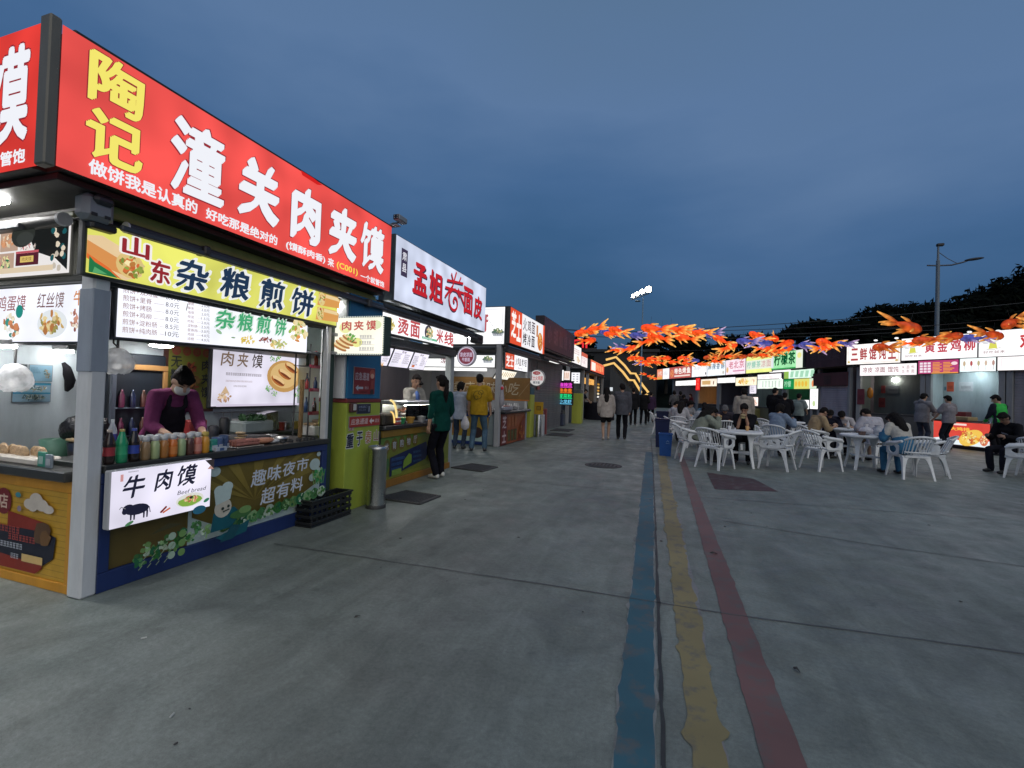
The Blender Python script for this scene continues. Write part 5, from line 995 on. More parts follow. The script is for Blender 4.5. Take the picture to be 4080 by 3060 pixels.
t = thing('notice_stand', 'white stand with a yellow notice beside the farther lime pillar', 'notice', (-3.95, 14.75, 0)); b = MB(); b.box(-.15, -.12, 0, .15, .12, .68, (.45, .47, .5), .01); b.build('stand', 'paint', t); a = Art(); a.rect(0, 0, .30, .40, srgb(190, 150, 40), 0); a.rect(.07, .13, .22, .27, srgb(120, 90, 30)); a.scribble(.09, .15, .21, .25, srgb(206, 180, 80), 2, 3); a.place('notice_board', PRN, t, (-.15, -.122, .69), EX, EZ)
t = thing('standing_sign', 'small red and white printed standing board by the closed stall', 'sign', (-4.0, 15.3, 0)); b = MB(); b.box(-.16, -.05, 0, .16, .03, .86, (.3, .1, .1), .01); b.build('board', 'panel', t); a = Art(); a.rect(0, 0, .3, .8, srgb(120, 60, 66), 0)
for i in range(4): a.text('烤冷面特'[i], .08, .62 - i * .19, .22, .76 - i * .19, srgb(176, 160, 166), .01)
a.place('print', PRN, t, (-.15, -.052, .03), EX, EZ)
t = thing('wall_unit', 'white electrical box on the wall beside the projecting round sign', 'electrical box', (-4.05, 13.55, 1.75)); b = MB(); b.box(-.12, -.1, 0, .12, .1, .26, (.4, .42, .44), .02); b.box(-.3, -.06, -.05, -.14, .06, .26, (.03, .02, .02), .01); b.build('case', 'plastic', t)
b = MB(); b.path([(-4.15, 13.5, 1.75), (-4.12, 13.45, 1.4), (-4.02, 13.5, 1.1), (-3.98, 13.6, .8)], .012, 6, (.02, .02, .02)); b.build('cord', 'dark', t).location = -t.location
t = thing('plastic_bag_roll', 'hanging clear plastic bags with a red tag on the third kiosk post', 'bags', (-3.96, 11.05, 1.0)); b = MB(); b.lathe([(.03, .0), (.08, .06), (.09, .2), (.06, .4), (.07, .5), (.02, .56)], n=12, col=(.35, .33, .36), sx=.8); b.build('bags', 'film', t); b = MB(); b.ell((.03, -.06, .47), (.04, .03, .045), (.6, .03, .05)); b.build('tag', 'plastic', t)
for i in range(9):
    b = MB(); rnd = random.Random(60 + i); b.lathe([(.035, 0), (.04, .06), (.045, .10), (0, .10)], n=10, col=rnd.choice([(.4, .4, .42), (.1, .25, .12), (.08, .08, .1), (.3, .3, .34)])); b.lathe([(.02, .10), (.015, .16), (0, .16)], n=8, col=(.5, .5, .5))
    tag(b.build('sauce_jar', 'plastic', None, (-4.05 - .12 * (i % 3), 11.5 + .2 * i, .90)), 'small seasoning jar with a pale cap standing on the third counter', 'jar', 'seasoning jars on the third counter')
b = MB(); b.box(-.1, -.25, 0, .12, .3, .10, (.35, .36, .42), .02); b.box(-.08, -.2, .10, .1, .25, .12, (.5, .2, .15), .02); tag(b.build('food_tray', 'food', None, (-4.05, 11.5, .90)), 'tray of food at the near end of the third counter', 'tray')

for nm, lb, x, y in (('second', 'added flat white lamp under the roof of the second kiosk', -4.45, 6.6), ('third', 'added flat white lamp under the roof of the third kiosk', -5.2, 12.1)):  # lamps added to brighten the two kiosk interiors
    t = thing('ceiling_lamp', lb, 'lamp', (x, y, 2.38)); b = MB(); b.box(-.08, -.5, .012, .08, .5, .05, (.4, .4, .4), .006); b.build('casing', 'paint', t); b = MB(); b.box(-.06, -.48, 0, .06, .48, .011, (1, .98, .95), .003); b.build('diffuser', 'tube', t)
# ================================================================== CLOSED STALL and far stalls of the left row
kD = thing('closed_stall', 'closed dark stall with an unlit maroon fascia beyond the third kiosk', 'stall', (-4.2, 17, 0))
b = MB(); b.box(-7, 14.6, 0, -4.35, 19.8, 2.6, (.16, .16, .17), .01); wp(b, 'wall', 'panel', kD)
b = MB()
for i in range(26): b.box(-4.352, 15.0, .1 + i * .09, -4.335, 19.4, .18 + i * .09, (.13, .13, .14), .006)
wp(b, 'roller_shutter', 'panel', kD)
b = MB(); b.box(-4.3, 14.55, 2.78, -3.82, 19.75, 2.84, (.02, .02, .02), .01); b.tube((-3.95, 14.7, 2.68), (-3.95, 19.6, 2.68), .06, n=10, col=(.018, .018, .02)); b.box(-3.9, 14.7, 2.5, -3.84, 19.5, 2.58, (.03, .03, .034), .01); wp(b, 'awning', 'paint', kD)
a = Art(); a.rect(0, 0, 5.1, 1.0, srgb(84, 56, 70), 0)
for i, ch in enumerate('小胡仙烧烤'): a.text(ch, .5 + i * .85, .2, 1.1 + i * .85, .8, srgb(122, 84, 98), .03)
t = thing('fascia_sign', 'unlit dark maroon fascia over the closed stall', 'sign', (-3.85, 14.6, 2.86)); b = MB(); b.box(-.3, 0, 0, -.004, 5.15, 1.04, (.03, .02, .025), .01); b.build('housing', 'dark', t); a.place('face', PRN, t, (0, .02, .02), EY, EZ)
b = MB(); b.box(-4.30, 15.6, 1.5, -4.28, 15.9, 1.95, (.35, .06, .06), .005); tag(b.build('red_notice', 'paint'), 'small red notice on the shutter of the closed stall', 'notice')
t = thing('neon_sign', 'upright neon sign of pink, orange, green and blue lines', 'neon sign', (-4.12, 19.5, .95)); b = MB(); b.box(-.34, .02, -.05, .34, .05, .98, (.02, .02, .025), .01); b.build('backing', 'dark', t)
for i, (c_, s_) in enumerate(((srgb(255, 80, 230), '麻辣烫'), (srgb(255, 130, 40), '串串香'), (srgb(40, 230, 140), '冒菜粉'), (srgb(110, 200, 240), '小龙虾'))):
    a = Art(); a.text(s_, -.27, .73 - i * .235, .27, .90 - i * .235, c_, .02); a.place('neon_line', ('neon', 'neon'), t, (0, .015, 0), EX, EZ)
    b = MB(); b.tube((-.28, .01, .71 - i * .235), (.28, .01, .71 - i * .235), .012, n=6, col=c_); b.build('neon_tube', 'neon', t)
t = thing('service_pillar', 'lime service pillar beside the neon sign, farthest of the three', 'pillar', (-4.05, 22.1, 0)); b = MB(); b.box(-.25, -.25, 0, .2, .25, 1.42, (.40, .44, .06), .01); b.build('lower_case', 'panel', t); b = MB(); b.box(-.22, -.22, 1.423, .18, .22, 1.6, (.1, .12, .12), .01); b.build('upper_case', 'panel', t)
kE = thing('food_kiosk', 'far kiosk with a narrow lit fascia on two sides, beyond the closed stall', 'kiosk', (-4.4, 23, 0))
b = MB(); b.box(-7.5, 21.2, 2.72, -4.25, 25.6, 2.80, (.02, .02, .022), .01); wp(b, 'roof', 'dark', kE)
b = MB(); b.box(-4.5, 21.3, 0, -4.35, 21.45, 2.7, (.35, .36, .37), .01); wp(b, 'post', 'paint', kE); b = MB(); b.box(-4.5, 25.3, 0, -4.35, 25.45, 2.7, (.35, .36, .37), .01); wp(b, 'post', 'paint', kE)
b = MB(); b.box(-7.5, 21.4, 0, -7.4, 25.6, 2.7, (.3, .36, .35)); b.box(-7.4, 25.5, 0, -4.55, 25.6, 2.7, (.28, .34, .33)); wp(b, 'wall', 'panel', kE)
b = MB(); b.box(-5.2, 21.5, 0, -4.5, 25.2, .9, (.10, .12, .16), .01); wp(b, 'counter', 'panel', kE)
light_box('fascia_sign', 'narrow white and green lit end of the far kiosk fascia', (-4.66, 21.2, 2.86), EX, .38, .86, .1, srgb(246, 246, 240), lambda a, w, h: (a.rect(0, 0, w, h * .4, srgb(226, 232, 160)), a.text('卷', .08, .45, .32, .75, srgb(206, 110, 100), .02)), mats=BRIM)
light_box('fascia_sign', 'white lit fascia of the far kiosk with faint food print, facing the lane', (-4.25, 21.25, 2.86), EY, 2.4, .86, .15, srgb(244, 238, 236), lambda a, w, h: (a.scribble(.2, .4, 2.1, .75, srgb(206, 170, 170), 1, 2), a.food(1.6, .22, .5, .16, [srgb(226, 190, 150), srgb(236, 214, 180)], 30, 3)), mats=BRIM)
light_box('fascia_sign', 'smaller orange-topped lit fascia next to the far kiosk', (-4.25, 23.75, 2.84), EY, 1.9, .72, .15, srgb(240, 228, 228), lambda a, w, h: (a.rect(0, h * .72, w, h, srgb(206, 100, 80)), a.scribble(.2, .15, 1.6, .5, srgb(206, 180, 184), 2, 2)), mats=BRIM)
light_box('lit_sign', 'bright white board under the far kiosk roof, left of the skewer board', (-5.15, 20.9, 1.98), EX, .62, .48, .05, (1, 1, 1), lambda a, w, h: a.scribble(.08, .1, .5, .4, srgb(226, 230, 226), 2, 2), mats=BRIM)
light_box('lit_sign', 'small pinkish board with skewer pictures on the far kiosk post', (-4.62, 21.1, 2.02), EX, .34, .40, .05, srgb(240, 226, 220), lambda a, w, h: [a.rect(.05 + i * .09, .06, .10 + i * .09, .34, srgb(216, 170, 140)) for i in range(3)], mats=BRIM)
b = MB(); b.box(-5.2, 20.75, 2.74, -4.3, 20.85, 2.86, (1, .99, .97), .02); tag(b.build('strip_lamp', 'bright_panel'), 'white strip lamp under the end of the far kiosk fascia', 'lamp')
# red rooftop channel letters
t = thing('rooftop_letters', 'red lit rooftop letters showing above the far end of the left row', 'sign', (-4.6, 24.4, 3.75)); b = MB(); b.box(-1.6, .15, 0, 1.0, .2, .08, (.02, .02, .02)); b.build('support_rail', 'dark', t)
RC = srgb(238, 52, 60)
b = MB()
def stroke(p, q, w=.09): b.box(0, -.04, -w / 2, math.hypot(q[0] - p[0], q[1] - p[1]), .04, w / 2, RC, .01, M=Matrix.Translation((p[0], 0, p[1])) @ Matrix.Rotation(-math.atan2(q[1] - p[1], q[0] - p[0]), 4, 'Y'))
for p, q in (((-1.45, .78), (-1.1, .95)), ((-1.3, .62), (-.92, .7)), ((-1.15, .9), (-1.05, .62)), ((-.8, .14), (-.8, .5)), ((-.8, .5), (-.35, .56)), ((-.75, .2), (-.38, .26)), ((-.2, .45), (.3, .52)), ((-.2, .27), (-.2, .46)), ((-.2, .27), (.3, .33)), ((.3, .08), (.3, .34)), ((.48, .06), (.48, .5)), ((.48, .3), (.72, .34)), ((.48, .48), (.8, .52))): stroke(p, q)
b.build('letter_strokes', 'neon', t)
kF = thing('food_kiosk', 'farthest kiosk of the left row, glowing orange-red under its canopy', 'kiosk', (-4.4, 29.5, 0))
b = MB(); b.box(-8, 26.4, 2.60, -4.2, 33, 2.68, (.06, .03, .02), .01); wp(b, 'roof', 'panel', kF)
b = MB(); b.box(-8, 26.5, 0, -7.9, 33, 2.6, (.3, .24, .18)); b.box(-7.9, 32.9, 0, -4.6, 33, 2.6, (.3, .24, .18)); wp(b, 'wall', 'panel', kF)
for y in (26.5, 29.6, 32.8): b = MB(); b.box(-4.45, y, 0, -4.3, y + .15, 2.6, (.3, .3, .3), .01); wp(b, 'post', 'paint', kF)
b = MB(); b.box(-5.2, 26.8, 0, -4.5, 32.5, .95, (.05, .045, .04), .01); wp(b, 'counter', 'panel', kF)
light_box('fascia_sign', 'orange-red lit fascia with a white patch, farthest on the left row', (-4.2, 26.5, 2.76), EY, 5.8, .62, .2, srgb(226, 96, 70), lambda a, w, h: (a.rect(.3, .05, 1.9, .52, srgb(255, 248, 236)), [a.text('烤鱿鱼串'[i], 2.2 + i * .8, .12, 2.8 + i * .8, .52, srgb(255, 176, 120), .03) for i in range(4)], a.rect(0, .56, w, h, srgb(240, 130, 90))), mats=BRIM)
light_box('lit_sign', 'amber lit food board inside the farthest kiosk', (-4.75, 27.0, 2.02), EY, 4.6, .36, .05, srgb(230, 170, 90), lambda a, w, h: a.food(2.2, .18, 2.0, .13, [srgb(250, 210, 130), srgb(206, 130, 60), srgb(180, 100, 40)], 50, 3, .12), mats=BRIM)
light_box('menu_board', 'white square menu box hanging in front of the farthest kiosk', (-4.82, 24.2, 1.95), EX, .44, .56, .12, srgb(240, 240, 244), lambda a, w, h: [a.rect(.07 + .19 * (i % 2), .07 + .12 * (i // 2), .17 + .19 * (i % 2), .13 + .12 * (i // 2), srgb(170, 170, 176)) for i in range(8)], mats=BRIM, cat='menu board')
t = thing('neon_sign', 'small stack of amber and white lit tubes beside the farthest kiosk post', 'neon sign', (-4.25, 30.2, 1.2)); b = MB(); b.box(-.05, -.4, -.1, -.02, .5, 1.1, (.02, .02, .02), .01); b.build('backing', 'dark', t)
for i in range(5): b = MB(); b.box(-.018, -.35, i * .2, .0, .45, i * .2 + .11, [srgb(240, 236, 230), srgb(250, 230, 190), srgb(206, 150, 70), srgb(240, 200, 120), srgb(190, 140, 60)][i], .01); b.build('neon_tube', 'neon', t)
t = thing('draped_table', 'table under a black cloth in front of the far kiosks', 'table', (-3.7, 26.5, 0)); b = MB(); b.lathe([(.82, 0), (.80, .3), (.74, .7), (.72, .93), (.68, .96), (0, .96)], n=20, col=(.012, .012, .018), sx=1.1); b.build('cloth', 'fabric', t)
for i, (x, y, c_) in enumerate([(-4.5, 19.9, (.04, .05, .09)), (-4.6, 20.3, (.05, .04, .06)), (-4.9, 20.1, (.10, .03, .04))]):
    b = MB(); b.box(-.28, -.25, 0, .28, .25, .5 + .1 * i, c_, .03); b.box(-.25, -.22, .5 + .1 * i, .25, .22, .56 + .1 * i, (.03, .03, .04), .02); tag(b.build('storage_box', 'plastic', None, (x, y, 0)), ('dark blue storage box under the neon sign', 'dark storage box against the shutter near the neon sign', 'dark red-brown storage box near the neon sign, taller than its neighbours')[i], 'box')

# ================================================================== RIGHT-HAND STALLS
def L3(F, u, n, z): return F @ Vector((u, n, z))
def UV(F): return (F[0][0], F[1][0], 0)
def row_sign(F, label, u0, u1, z0, z1, base, art=None, n=.25, d=.2, mats=BRIM, cat='sign', name='fascia_sign', group=None):
    return light_box(name, label, L3(F, u0, n, z0), UV(F), u1 - u0 - .03, z1 - z0, d, base, art, mats=mats, cat=cat, group=group, rim=.012)
def stall(name, label, F, u0, u1, depth, wall=(.30, .31, .33), counter=(.10, .10, .11), side=True, cz=.95, zr=2.9):
    t = thing(name, label, 'stall', L3(F, (u0 + u1) / 2, -depth / 2, 0))
    def P(nm, mat, *boxes):
        b = MB()
        for q in boxes: b.box(*q[:6], q[6], q[7] if len(q) > 7 else .01, M=F)
        return wp(b, nm, mat, t)
    P('back_wall', 'panel', (u0, -depth - .06, 0, u1, -depth, zr, wall))
    if side: P('side_wall', 'panel', (u0, -depth, 0, u0 + .05, -.15, zr, wall)); P('side_wall', 'panel', (u1 - .05, -depth, 0, u1, -.15, zr, wall))
    P('roof', 'dark', (u0 - .02, -depth - .1, zr, u1 + .02, .02, zr + .06, (.02, .02, .022)))
    P('post', 'paint', (u0, -.14, 0, u0 + .16, 0, zr - .004, (.28, .29, .30))); P('post', 'paint', (u1 - .17, -.14, 0, u1 - .01, 0, zr - .004, (.28, .29, .30)))
    if counter: P('counter', 'panel', (u0 + .17, -.62, 0, u1 - .18, -.03, cz, counter), (u0 + .165, -.64, cz + .002, u1 - .175, -.01, cz + .05, (.05, .05, .055)))
    return t, P
FM = frame_of((-.8, 45), (7.2, -19.1))
for i, (u0, u1, w, c_, lb) in enumerate([(3.2, 8.0, (.36, .33, .37), (.08, .08, .10), 'stall at the far end of the right row, under the maroon lettered fascia'), (8.05, 11.3, (.40, .25, .13), (.05, .03, .02), 'stall with a warm brown interior under the red hanging strip'), (11.35, 15.2, (.05, .05, .07), (.07, .06, .06), 'dark stall under the pale blue and pink fascias'), (15.25, 18.5, (.14, .19, .20), (.14, .14, .08), 'stall with a yellow-green fascia beside the lemon tea stall'), (18.55, 21.2, (.012, .10, .05), (.07, .08, .08), 'green lemon tea stall at the near end of the middle row')]):
    st_, P = stall('food_stall', lb, FM, u0, u1, 2.2, w, c_)
    if i == 1: P('warm_shelf', 'panel', (8.6, -.6, .98, 11.0, -.1, 1.03, (.5, .24, .08)))
    if i == 3: P('barrel', 'paint', (15.5, -.3, 0, 16.3, .25, .9, (.18, .17, .06), .08))
# warm lamp inside the brown stall
t = thing('heat_lamp', 'glowing warm lamp over the counter of the brown stall', 'lamp', L3(FM, 9.9, -.9, 2.1)); b = MB(); b.lathe([(.11, .0), (.12, .02), (.03, .14), (0, .15)], n=12, col=(.1, .06, .03)); b.build('shade', 'paint', t); b = MB(); b.lathe([(0, -.03), (.09, -.01), (.1, .0)], n=12, col=(1, .62, .28)); b.build('bulb', 'lamp', t)
for i, u in enumerate((5.6, 16.8, 9.6, 13.2, 19.8)):  # lamps added behind the fascias to brighten the stall interiors
    t = thing('ceiling_lamp', ('pale added lamp inside the farthest right-row stall', 'white added lamp inside the yellow-green stall', 'added lamp inside the brown stall, high under its roof', 'added lamp inside the dark stall under the blue fascia', 'added lamp inside the lemon tea stall')[i], 'lamp', L3(FM, u, -1.0, 2.62)); b = MB(); b.lathe([(.14, 0), (.14, .05), (0, .05)], n=12, col=(.4, .4, .4)); b.build('casing', 'paint', t); b = MB(); b.lathe([(0, -.03), (.12, -.01), (.13, -.002)], n=12, col=((.9, .9, 1), (.9, .95, 1), (1, .7, .4), (.4, .4, .45), (.7, 1, .8))[i]); b.build('diffuser', 'tube', t)
MW = srgb(240, 240, 244)
row_sign(FM, 'small orange and white lit end board, leftmost on the right row', .1, 1.5, 2.96, 3.87, srgb(226, 140, 110), lambda a, w, h: (a.rect(0, 0, w, .2, srgb(236, 170, 90)), a.text('小吃', .2, .35, 1.2, .75, srgb(250, 230, 220), .02)))
row_sign(FM, 'narrow white lit board beside the maroon lettered fascia', 1.53, 3.1, 2.96, 3.87, MW, lambda a, w, h: a.scribble(.3, .3, 1.3, .7, srgb(206, 210, 216), 1, 3))
def ms(a, w, h):
    a.disc(.55, .42, .38, .34, srgb(230, 140, 100)); a.food(.55, .42, .3, .28, [srgb(240, 170, 120), srgb(206, 90, 60)], 20, 3)
    for i, ch in enumerate('特色烤鱼'): a.text(ch, 1.1 + i * .82, .34, 1.82 + i * .82, .82, srgb(255, 246, 240), .04)
    a.rect(1.1, .12, 4.2, .24, srgb(250, 226, 216))
row_sign(FM, 'maroon lit fascia with bold white lettering at the far end of the right row', 3.13, 7.6, 2.95, 3.88, srgb(176, 84, 80), ms)
row_sign(FM, 'plain white lit fascia with faint grey print', 7.63, 10.15, 2.95, 3.86, MW, lambda a, w, h: (a.scribble(.4, .5, 2.1, .72, srgb(206, 206, 212), 1, 3), a.disc(2.3, .2, .08, .1, srgb(90, 90, 90))))
row_sign(FM, 'white lit fascia with dark blue brush lettering', 10.18, 12.78, 2.94, 3.86, srgb(236, 244, 250), lambda a, w, h: ([a.text('麻辣香锅'[i], .15 + i * .6, .42, .65 + i * .6, .86, srgb(66, 100, 130), .012, .15) for i in range(4)], a.disc(2.3, .18, .12, .12, srgb(206, 200, 190))))
row_sign(FM, 'pale pink lit fascia with faint red lettering', 12.81, 15.2, 2.94, 3.86, srgb(240, 220, 230), lambda a, w, h: ([a.text('老北京'[i], .4 + i * .62, .36, .95 + i * .62, .82, srgb(216, 130, 150), .02) for i in range(3)], a.rect(.9, .16, w - .1, .24, srgb(216, 150, 180)), a.disc(.22, .3, .14, .18, srgb(230, 190, 130))))
row_sign(FM, 'yellow and white lit fascia with pale green lettering', 15.25, 17.85, 2.94, 3.92, srgb(228, 236, 140), lambda a, w, h: (a.rect(0, .2, w, .72, srgb(238, 244, 226)), [a.text('柠檬茶凉面'[i], .1 + i * .49, .28, .52 + i * .49, .66, srgb(140, 200, 180) if i < 3 else srgb(216, 170, 170), .015) for i in range(5)]))
row_sign(FM, 'bright green lit fascia with dark green tea lettering', 17.9, 20.46, 3.02, 3.9, srgb(150, 216, 160), lambda a, w, h: ([a.text('柠檬茶'[i], .22 + i * .6, .2, .78 + i * .6, .84, srgb(0, 84, 44), .03) for i in range(3)], a.rect(0, .1, .18, h, srgb(226, 232, 240)), a.rect(w - .5, 0, w, h, srgb(238, 244, 230)), a.disc(w - .25, .62, .16, .14, srgb(240, 236, 150)), a.rect(0, 0, w - .5, .06, srgb(60, 170, 90))), n=.32)
kw = dict(n=.06, d=.06, name='lit_sign')
row_sign(FM, 'long white lower board left of the red hanging strip', 4.05, 7.98, 2.35, 2.73, (1, .98, .97), lambda a, w, h: a.scribble(.4, .12, 3.5, .28, srgb(250, 200, 200), 1, 3), **kw)
row_sign(FM, 'upright red lit strip hanging between two white lower boards', 8.02, 8.78, 1.97, 2.86, srgb(236, 36, 36), lambda a, w, h: [a.text('烤鱼饭'[i], .2, .62 - i * .27, .55, .84 - i * .27, srgb(250, 110, 90), .01) for i in range(3)], n=.10, d=.06, name='hanging_sign')
row_sign(FM, 'cream lower board with amber print right of the red strip', 8.82, 11.28, 2.24, 2.75, srgb(246, 232, 214), lambda a, w, h: (a.rect(.2, .12, 1.5, .4, srgb(216, 176, 120)), a.disc(1.95, .24, .08, .16, srgb(140, 110, 90), rot=-.4)), **kw)
row_sign(FM, 'blank bright white lower board under the blue lettered fascia', 11.33, 13.7, 2.44, 2.77, (1, 1, 1), None, **kw)
row_sign(FM, 'yellow food-picture lower board under the pink fascia', 13.72, 16.1, 2.23, 2.72, srgb(246, 236, 206), lambda a, w, h: (a.food(.9, .24, .7, .17, [srgb(240, 200, 90), srgb(226, 150, 70), srgb(250, 230, 150)], 40, 3), a.food(2.0, .25, .25, .15, [srgb(226, 170, 140), srgb(240, 220, 190)], 16, 4)), **kw)
row_sign(FM, 'small white hanging notice behind the man in the cream hoodie', 15.46, 16.18, 1.75, 2.23, srgb(226, 220, 232), lambda a, w, h: a.scribble(.1, .08, .6, .42, srgb(150, 140, 160), 3, 3), n=.12, d=.05, name='hanging_sign')
row_sign(FM, 'white upper strip board over the pale green bottle board', 16.15, 18.4, 2.56, 2.83, srgb(246, 240, 240), lambda a, w, h: a.scribble(.3, .06, 1.9, .2, srgb(236, 214, 214), 1, 3), **kw)
row_sign(FM, 'pale green lower board with drink bottles', 16.15, 18.55, 2.03, 2.53, srgb(232, 244, 232), lambda a, w, h: [a.rect(.5 + i * .3, .08, .58 + i * .3, .42, srgb(190, 206, 196)) for i in range(6)], **kw)
row_sign(FM, 'green and yellow lower board of fruit drinks on the lemon tea stall', 18.58, 21.1, 2.0, 2.50, srgb(20, 130, 70), lambda a, w, h: (a.text('柠檬', .05, .1, .6, .42, srgb(160, 220, 180), .02), a.rect(.85, 0, 2.0, h, srgb(226, 226, 120)), [a.disc(1.0 + i * .25, .25, .09, .14, srgb(236, 190, 70)) for i in range(4)], a.rect(2.0, 0, w, h, srgb(220, 240, 214)), a.disc(2.25, .25, .1, .16, srgb(240, 150, 100))), **kw)
row_sign(FM, 'upper pale green board with cup pictures on the lemon tea stall', 18.6, 20.9, 2.53, 2.95, srgb(214, 242, 222), lambda a, w, h: (a.rect(0, 0, .38, h, srgb(150, 190, 90)), [a.poly([(.5 + i * .38, .06), (.72 + i * .38, .06), (.8 + i * .38, .36), (.55 + i * .38, .36)], srgb(170, 220, 190)) for i in range(5)]), **kw)
row_sign(FM, 'upright white lit panel at the right edge of the lemon tea stall', 20.62, 21.2, 1.05, 2.0, (1, 1, 1), lambda a, w, h: (a.scribble(.1, .5, .45, .85, srgb(216, 230, 216), 2, 3), a.disc(.28, .25, .1, .14, srgb(206, 226, 170))), n=.05, d=.06, name='lit_sign')
row_sign(FM, 'white lit order board on the lemon tea counter', 19.85, 20.6, 1.03, 1.46, (1, 1, 1), lambda a, w, h: a.scribble(.1, .1, .6, .32, srgb(226, 230, 220), 2, 3), n=.06, d=.05, name='lit_sign')
row_sign(FM, 'pinkish lit menu card beside the man in the cream hoodie', 15.8, 16.35, 1.05, 1.55, srgb(255, 236, 230), lambda a, w, h: a.food(.27, .2, .2, .15, [srgb(240, 160, 130), srgb(250, 210, 190)], 20, 3), n=.1, d=.05, name='menu_card', cat='menu board')
b = MB(); b.box(17.5, .08, 2.9, 19.2, .2, 2.98, (1, 1, 1), .01, M=FM); tag(b.build('strip_lamp', 'bright_panel'), 'white strip lamp under the green tea fascia', 'lamp')

# closed stall between
FD = frame_of((6.45, 25.75), (.85, -2.5))
t, P = stall('closed_stall', 'closed stall with a maroon fascia and a white shutter between the tea and dumpling stalls', FD, 0, 2.6, 2.0, (.12, .10, .11), None)
P('shutter', 'panel', *[(.17, -.10, .72 + i * .1, 2.42, -.08, .815 + i * .1, (.40, .38, .44), .006) for i in range(14)]); P('plinth', 'panel', (.17, -.12, 0, 2.42, -.06, .70, (.10, .09, .085)))
t = thing('fascia_sign', 'unlit dark maroon fascia between the tea and dumpling stalls', 'sign', L3(FD, 0, .2, 2.95)); b = MB(); b.box(0, 0, 2.95, 2.58, .24, 4.0, (.055, .02, .03), .01, M=FD); wp(b, 'housing', 'panel', t)
a = Art(); a.text('老坛酸菜', .3, .3, 2.3, .75, (.06, .035, .045), .03); a.place('lettering', PRN, t, L3(FD, 0, .244, 2.96) - t.location, UV(FD), EZ)
t = thing('lower_sign', 'dark red unlit lower board above the white shutter', 'sign', L3(FD, 0, .02, 2.1)); b = MB(); b.box(.1, 0, 2.12, 2.5, .05, 2.72, (.09, .025, .03), .01, M=FD); wp(b, 'board', 'panel', t); b = MB(); b.box(1.0, .052, 2.2, 1.5, .06, 2.6, (.05, .02, .022), .005, M=FD); wp(b, 'inset', 'panel', t)

# dumpling and chicken stalls
FR = frame_of((7.3, 23.2), (3.4, -4.0))
t, P = stall('food_stall', 'dumpling stall with a dim grey-green interior', FR, .2, 2.62, 1.0, (.14, .16, .15), (.10, .10, .10))
t, P = stall('food_stall', 'chicken stall with pale blue-grey walls, behind the lit cart', FR, 2.63, 4.80, 1.0, (.44, .52, .54), None)
P('bench', 'panel', (2.8, -.9, .0, 4.6, -.5, .75, (.10, .10, .11)))
t, P = stall('closed_stall', 'stall shut with a grey roller shutter at the right edge', FR, 4.82, 8.4, 1.0, (.2, .2, .2), None, side=False)
P('shutter', 'panel', *[(4.99, -.10, .25 + i * .1, 8.2, -.08, .345 + i * .1, (.28, .27, .30), .005) for i in range(25)])
def dump(a, w, h):
    a.line([(.06, .06), (w - .06, .06), (w - .06, h - .06), (.06, h - .06), (.06, .06)], .012, srgb(216, 200, 190))
    for i, ch in enumerate('三鲜馄饨王'): a.text(ch, .17 + i * .345, .15, .45 + i * .345, .66, srgb(176, 72, 76), .03)
    for x in (.09, w - .12): a.disc(x, .1, .05, .045, srgb(216, 190, 120), 8)
row_sign(FR, 'white lit dumpling fascia with faded red lettering', -.04, 1.96, 2.99, 3.80, srgb(250, 244, 240), dump)
def chick(a, w, h, txt=True, c=RED):
    # plain cook's hat and bib shape
    for k in range(6): a.disc(.26 + .16 * math.cos(k * 1.05), .55 + .07 * math.sin(k * 1.05), .09, .07, srgb(222, 222, 226), 12)
    a.disc(.28, .55, .16, .08, srgb(250, 250, 250), 14); a.poly([(.25, .26), (.47, .27), (.44, .46), (.28, .45)], srgb(222, 220, 96)); a.line([(.20, .25), (.4, .23), (.56, .30)], .012, srgb(120, 120, 100)); a.text('好吃就来', .12, .10, .66, .20, srgb(150, 120, 120), .01)
row_sign(FR, 'white lit chicken fascia with a yellow bib emblem and pink-red lettering', 1.97, 4.22, 3.06, 3.88, srgb(252, 250, 252), lambda a, w, h: (chick(a, w, h), [a.text('黄金鸡柳'[i], .74 + i * .375, .24, 1.05 + i * .375, .66, srgb(196, 70, 84), .03) for i in range(4)]))
row_sign(FR, 'white lit fascia with a yellow bib emblem at the right edge', 4.23, 7.4, 3.06, 3.90, srgb(252, 250, 252), lambda a, w, h: (chick(a, w, h), [a.text('鸡排烤肠'[i], 1.0 + i * .5, .2, 1.4 + i * .5, .7, srgb(206, 60, 64), .035) for i in range(4)]))
kr = dict(n=.08, d=.06, name='lit_sign')
row_sign(FR, 'white lower board of noodle and dumpling lettering', .39, 2.41, 2.52, 2.955, srgb(252, 246, 248), lambda a, w, h: ([a.text(s_, x, .12, x + .38, .34, srgb(150, 96, 100), .012) for s_, x in (('凉皮', .10), ('凉面', .55), ('馄饨', 1.02))], [a.text('米面鸭饭条面'[i], 1.5 + (i % 3) * .16, .24 - (i // 3) * .16, 1.6 + (i % 3) * .16, .36 - (i // 3) * .16, srgb(160, 120, 124), .0) for i in range(6)]), **kr)
def purp(a, w, h):
    for i in range(12): a.rect(.05 + (i % 3) * .12, .04 + (i // 3) * .1, .145 + (i % 3) * .12, .115 + (i // 3) * .1, srgb(246, 230, 240))
    for i in range(7): a.rect(.45, .06 + i * .052, .66 + .06 * (i % 2), .09 + i * .052, srgb(240, 160, 70)); a.rect(.76, .06 + i * .052, .96 + .06 * (i % 3), .09 + i * .052, srgb(240, 160, 70))
    a.disc(1.08, .35, .09, .06, srgb(250, 220, 224)); a.rect(.42, .0, w, .04, srgb(240, 170, 70))
row_sign(FR, 'purple lower menu board with orange price lines', 2.43, 3.65, 2.55, 3.03, srgb(170, 60, 110), purp, **kr)
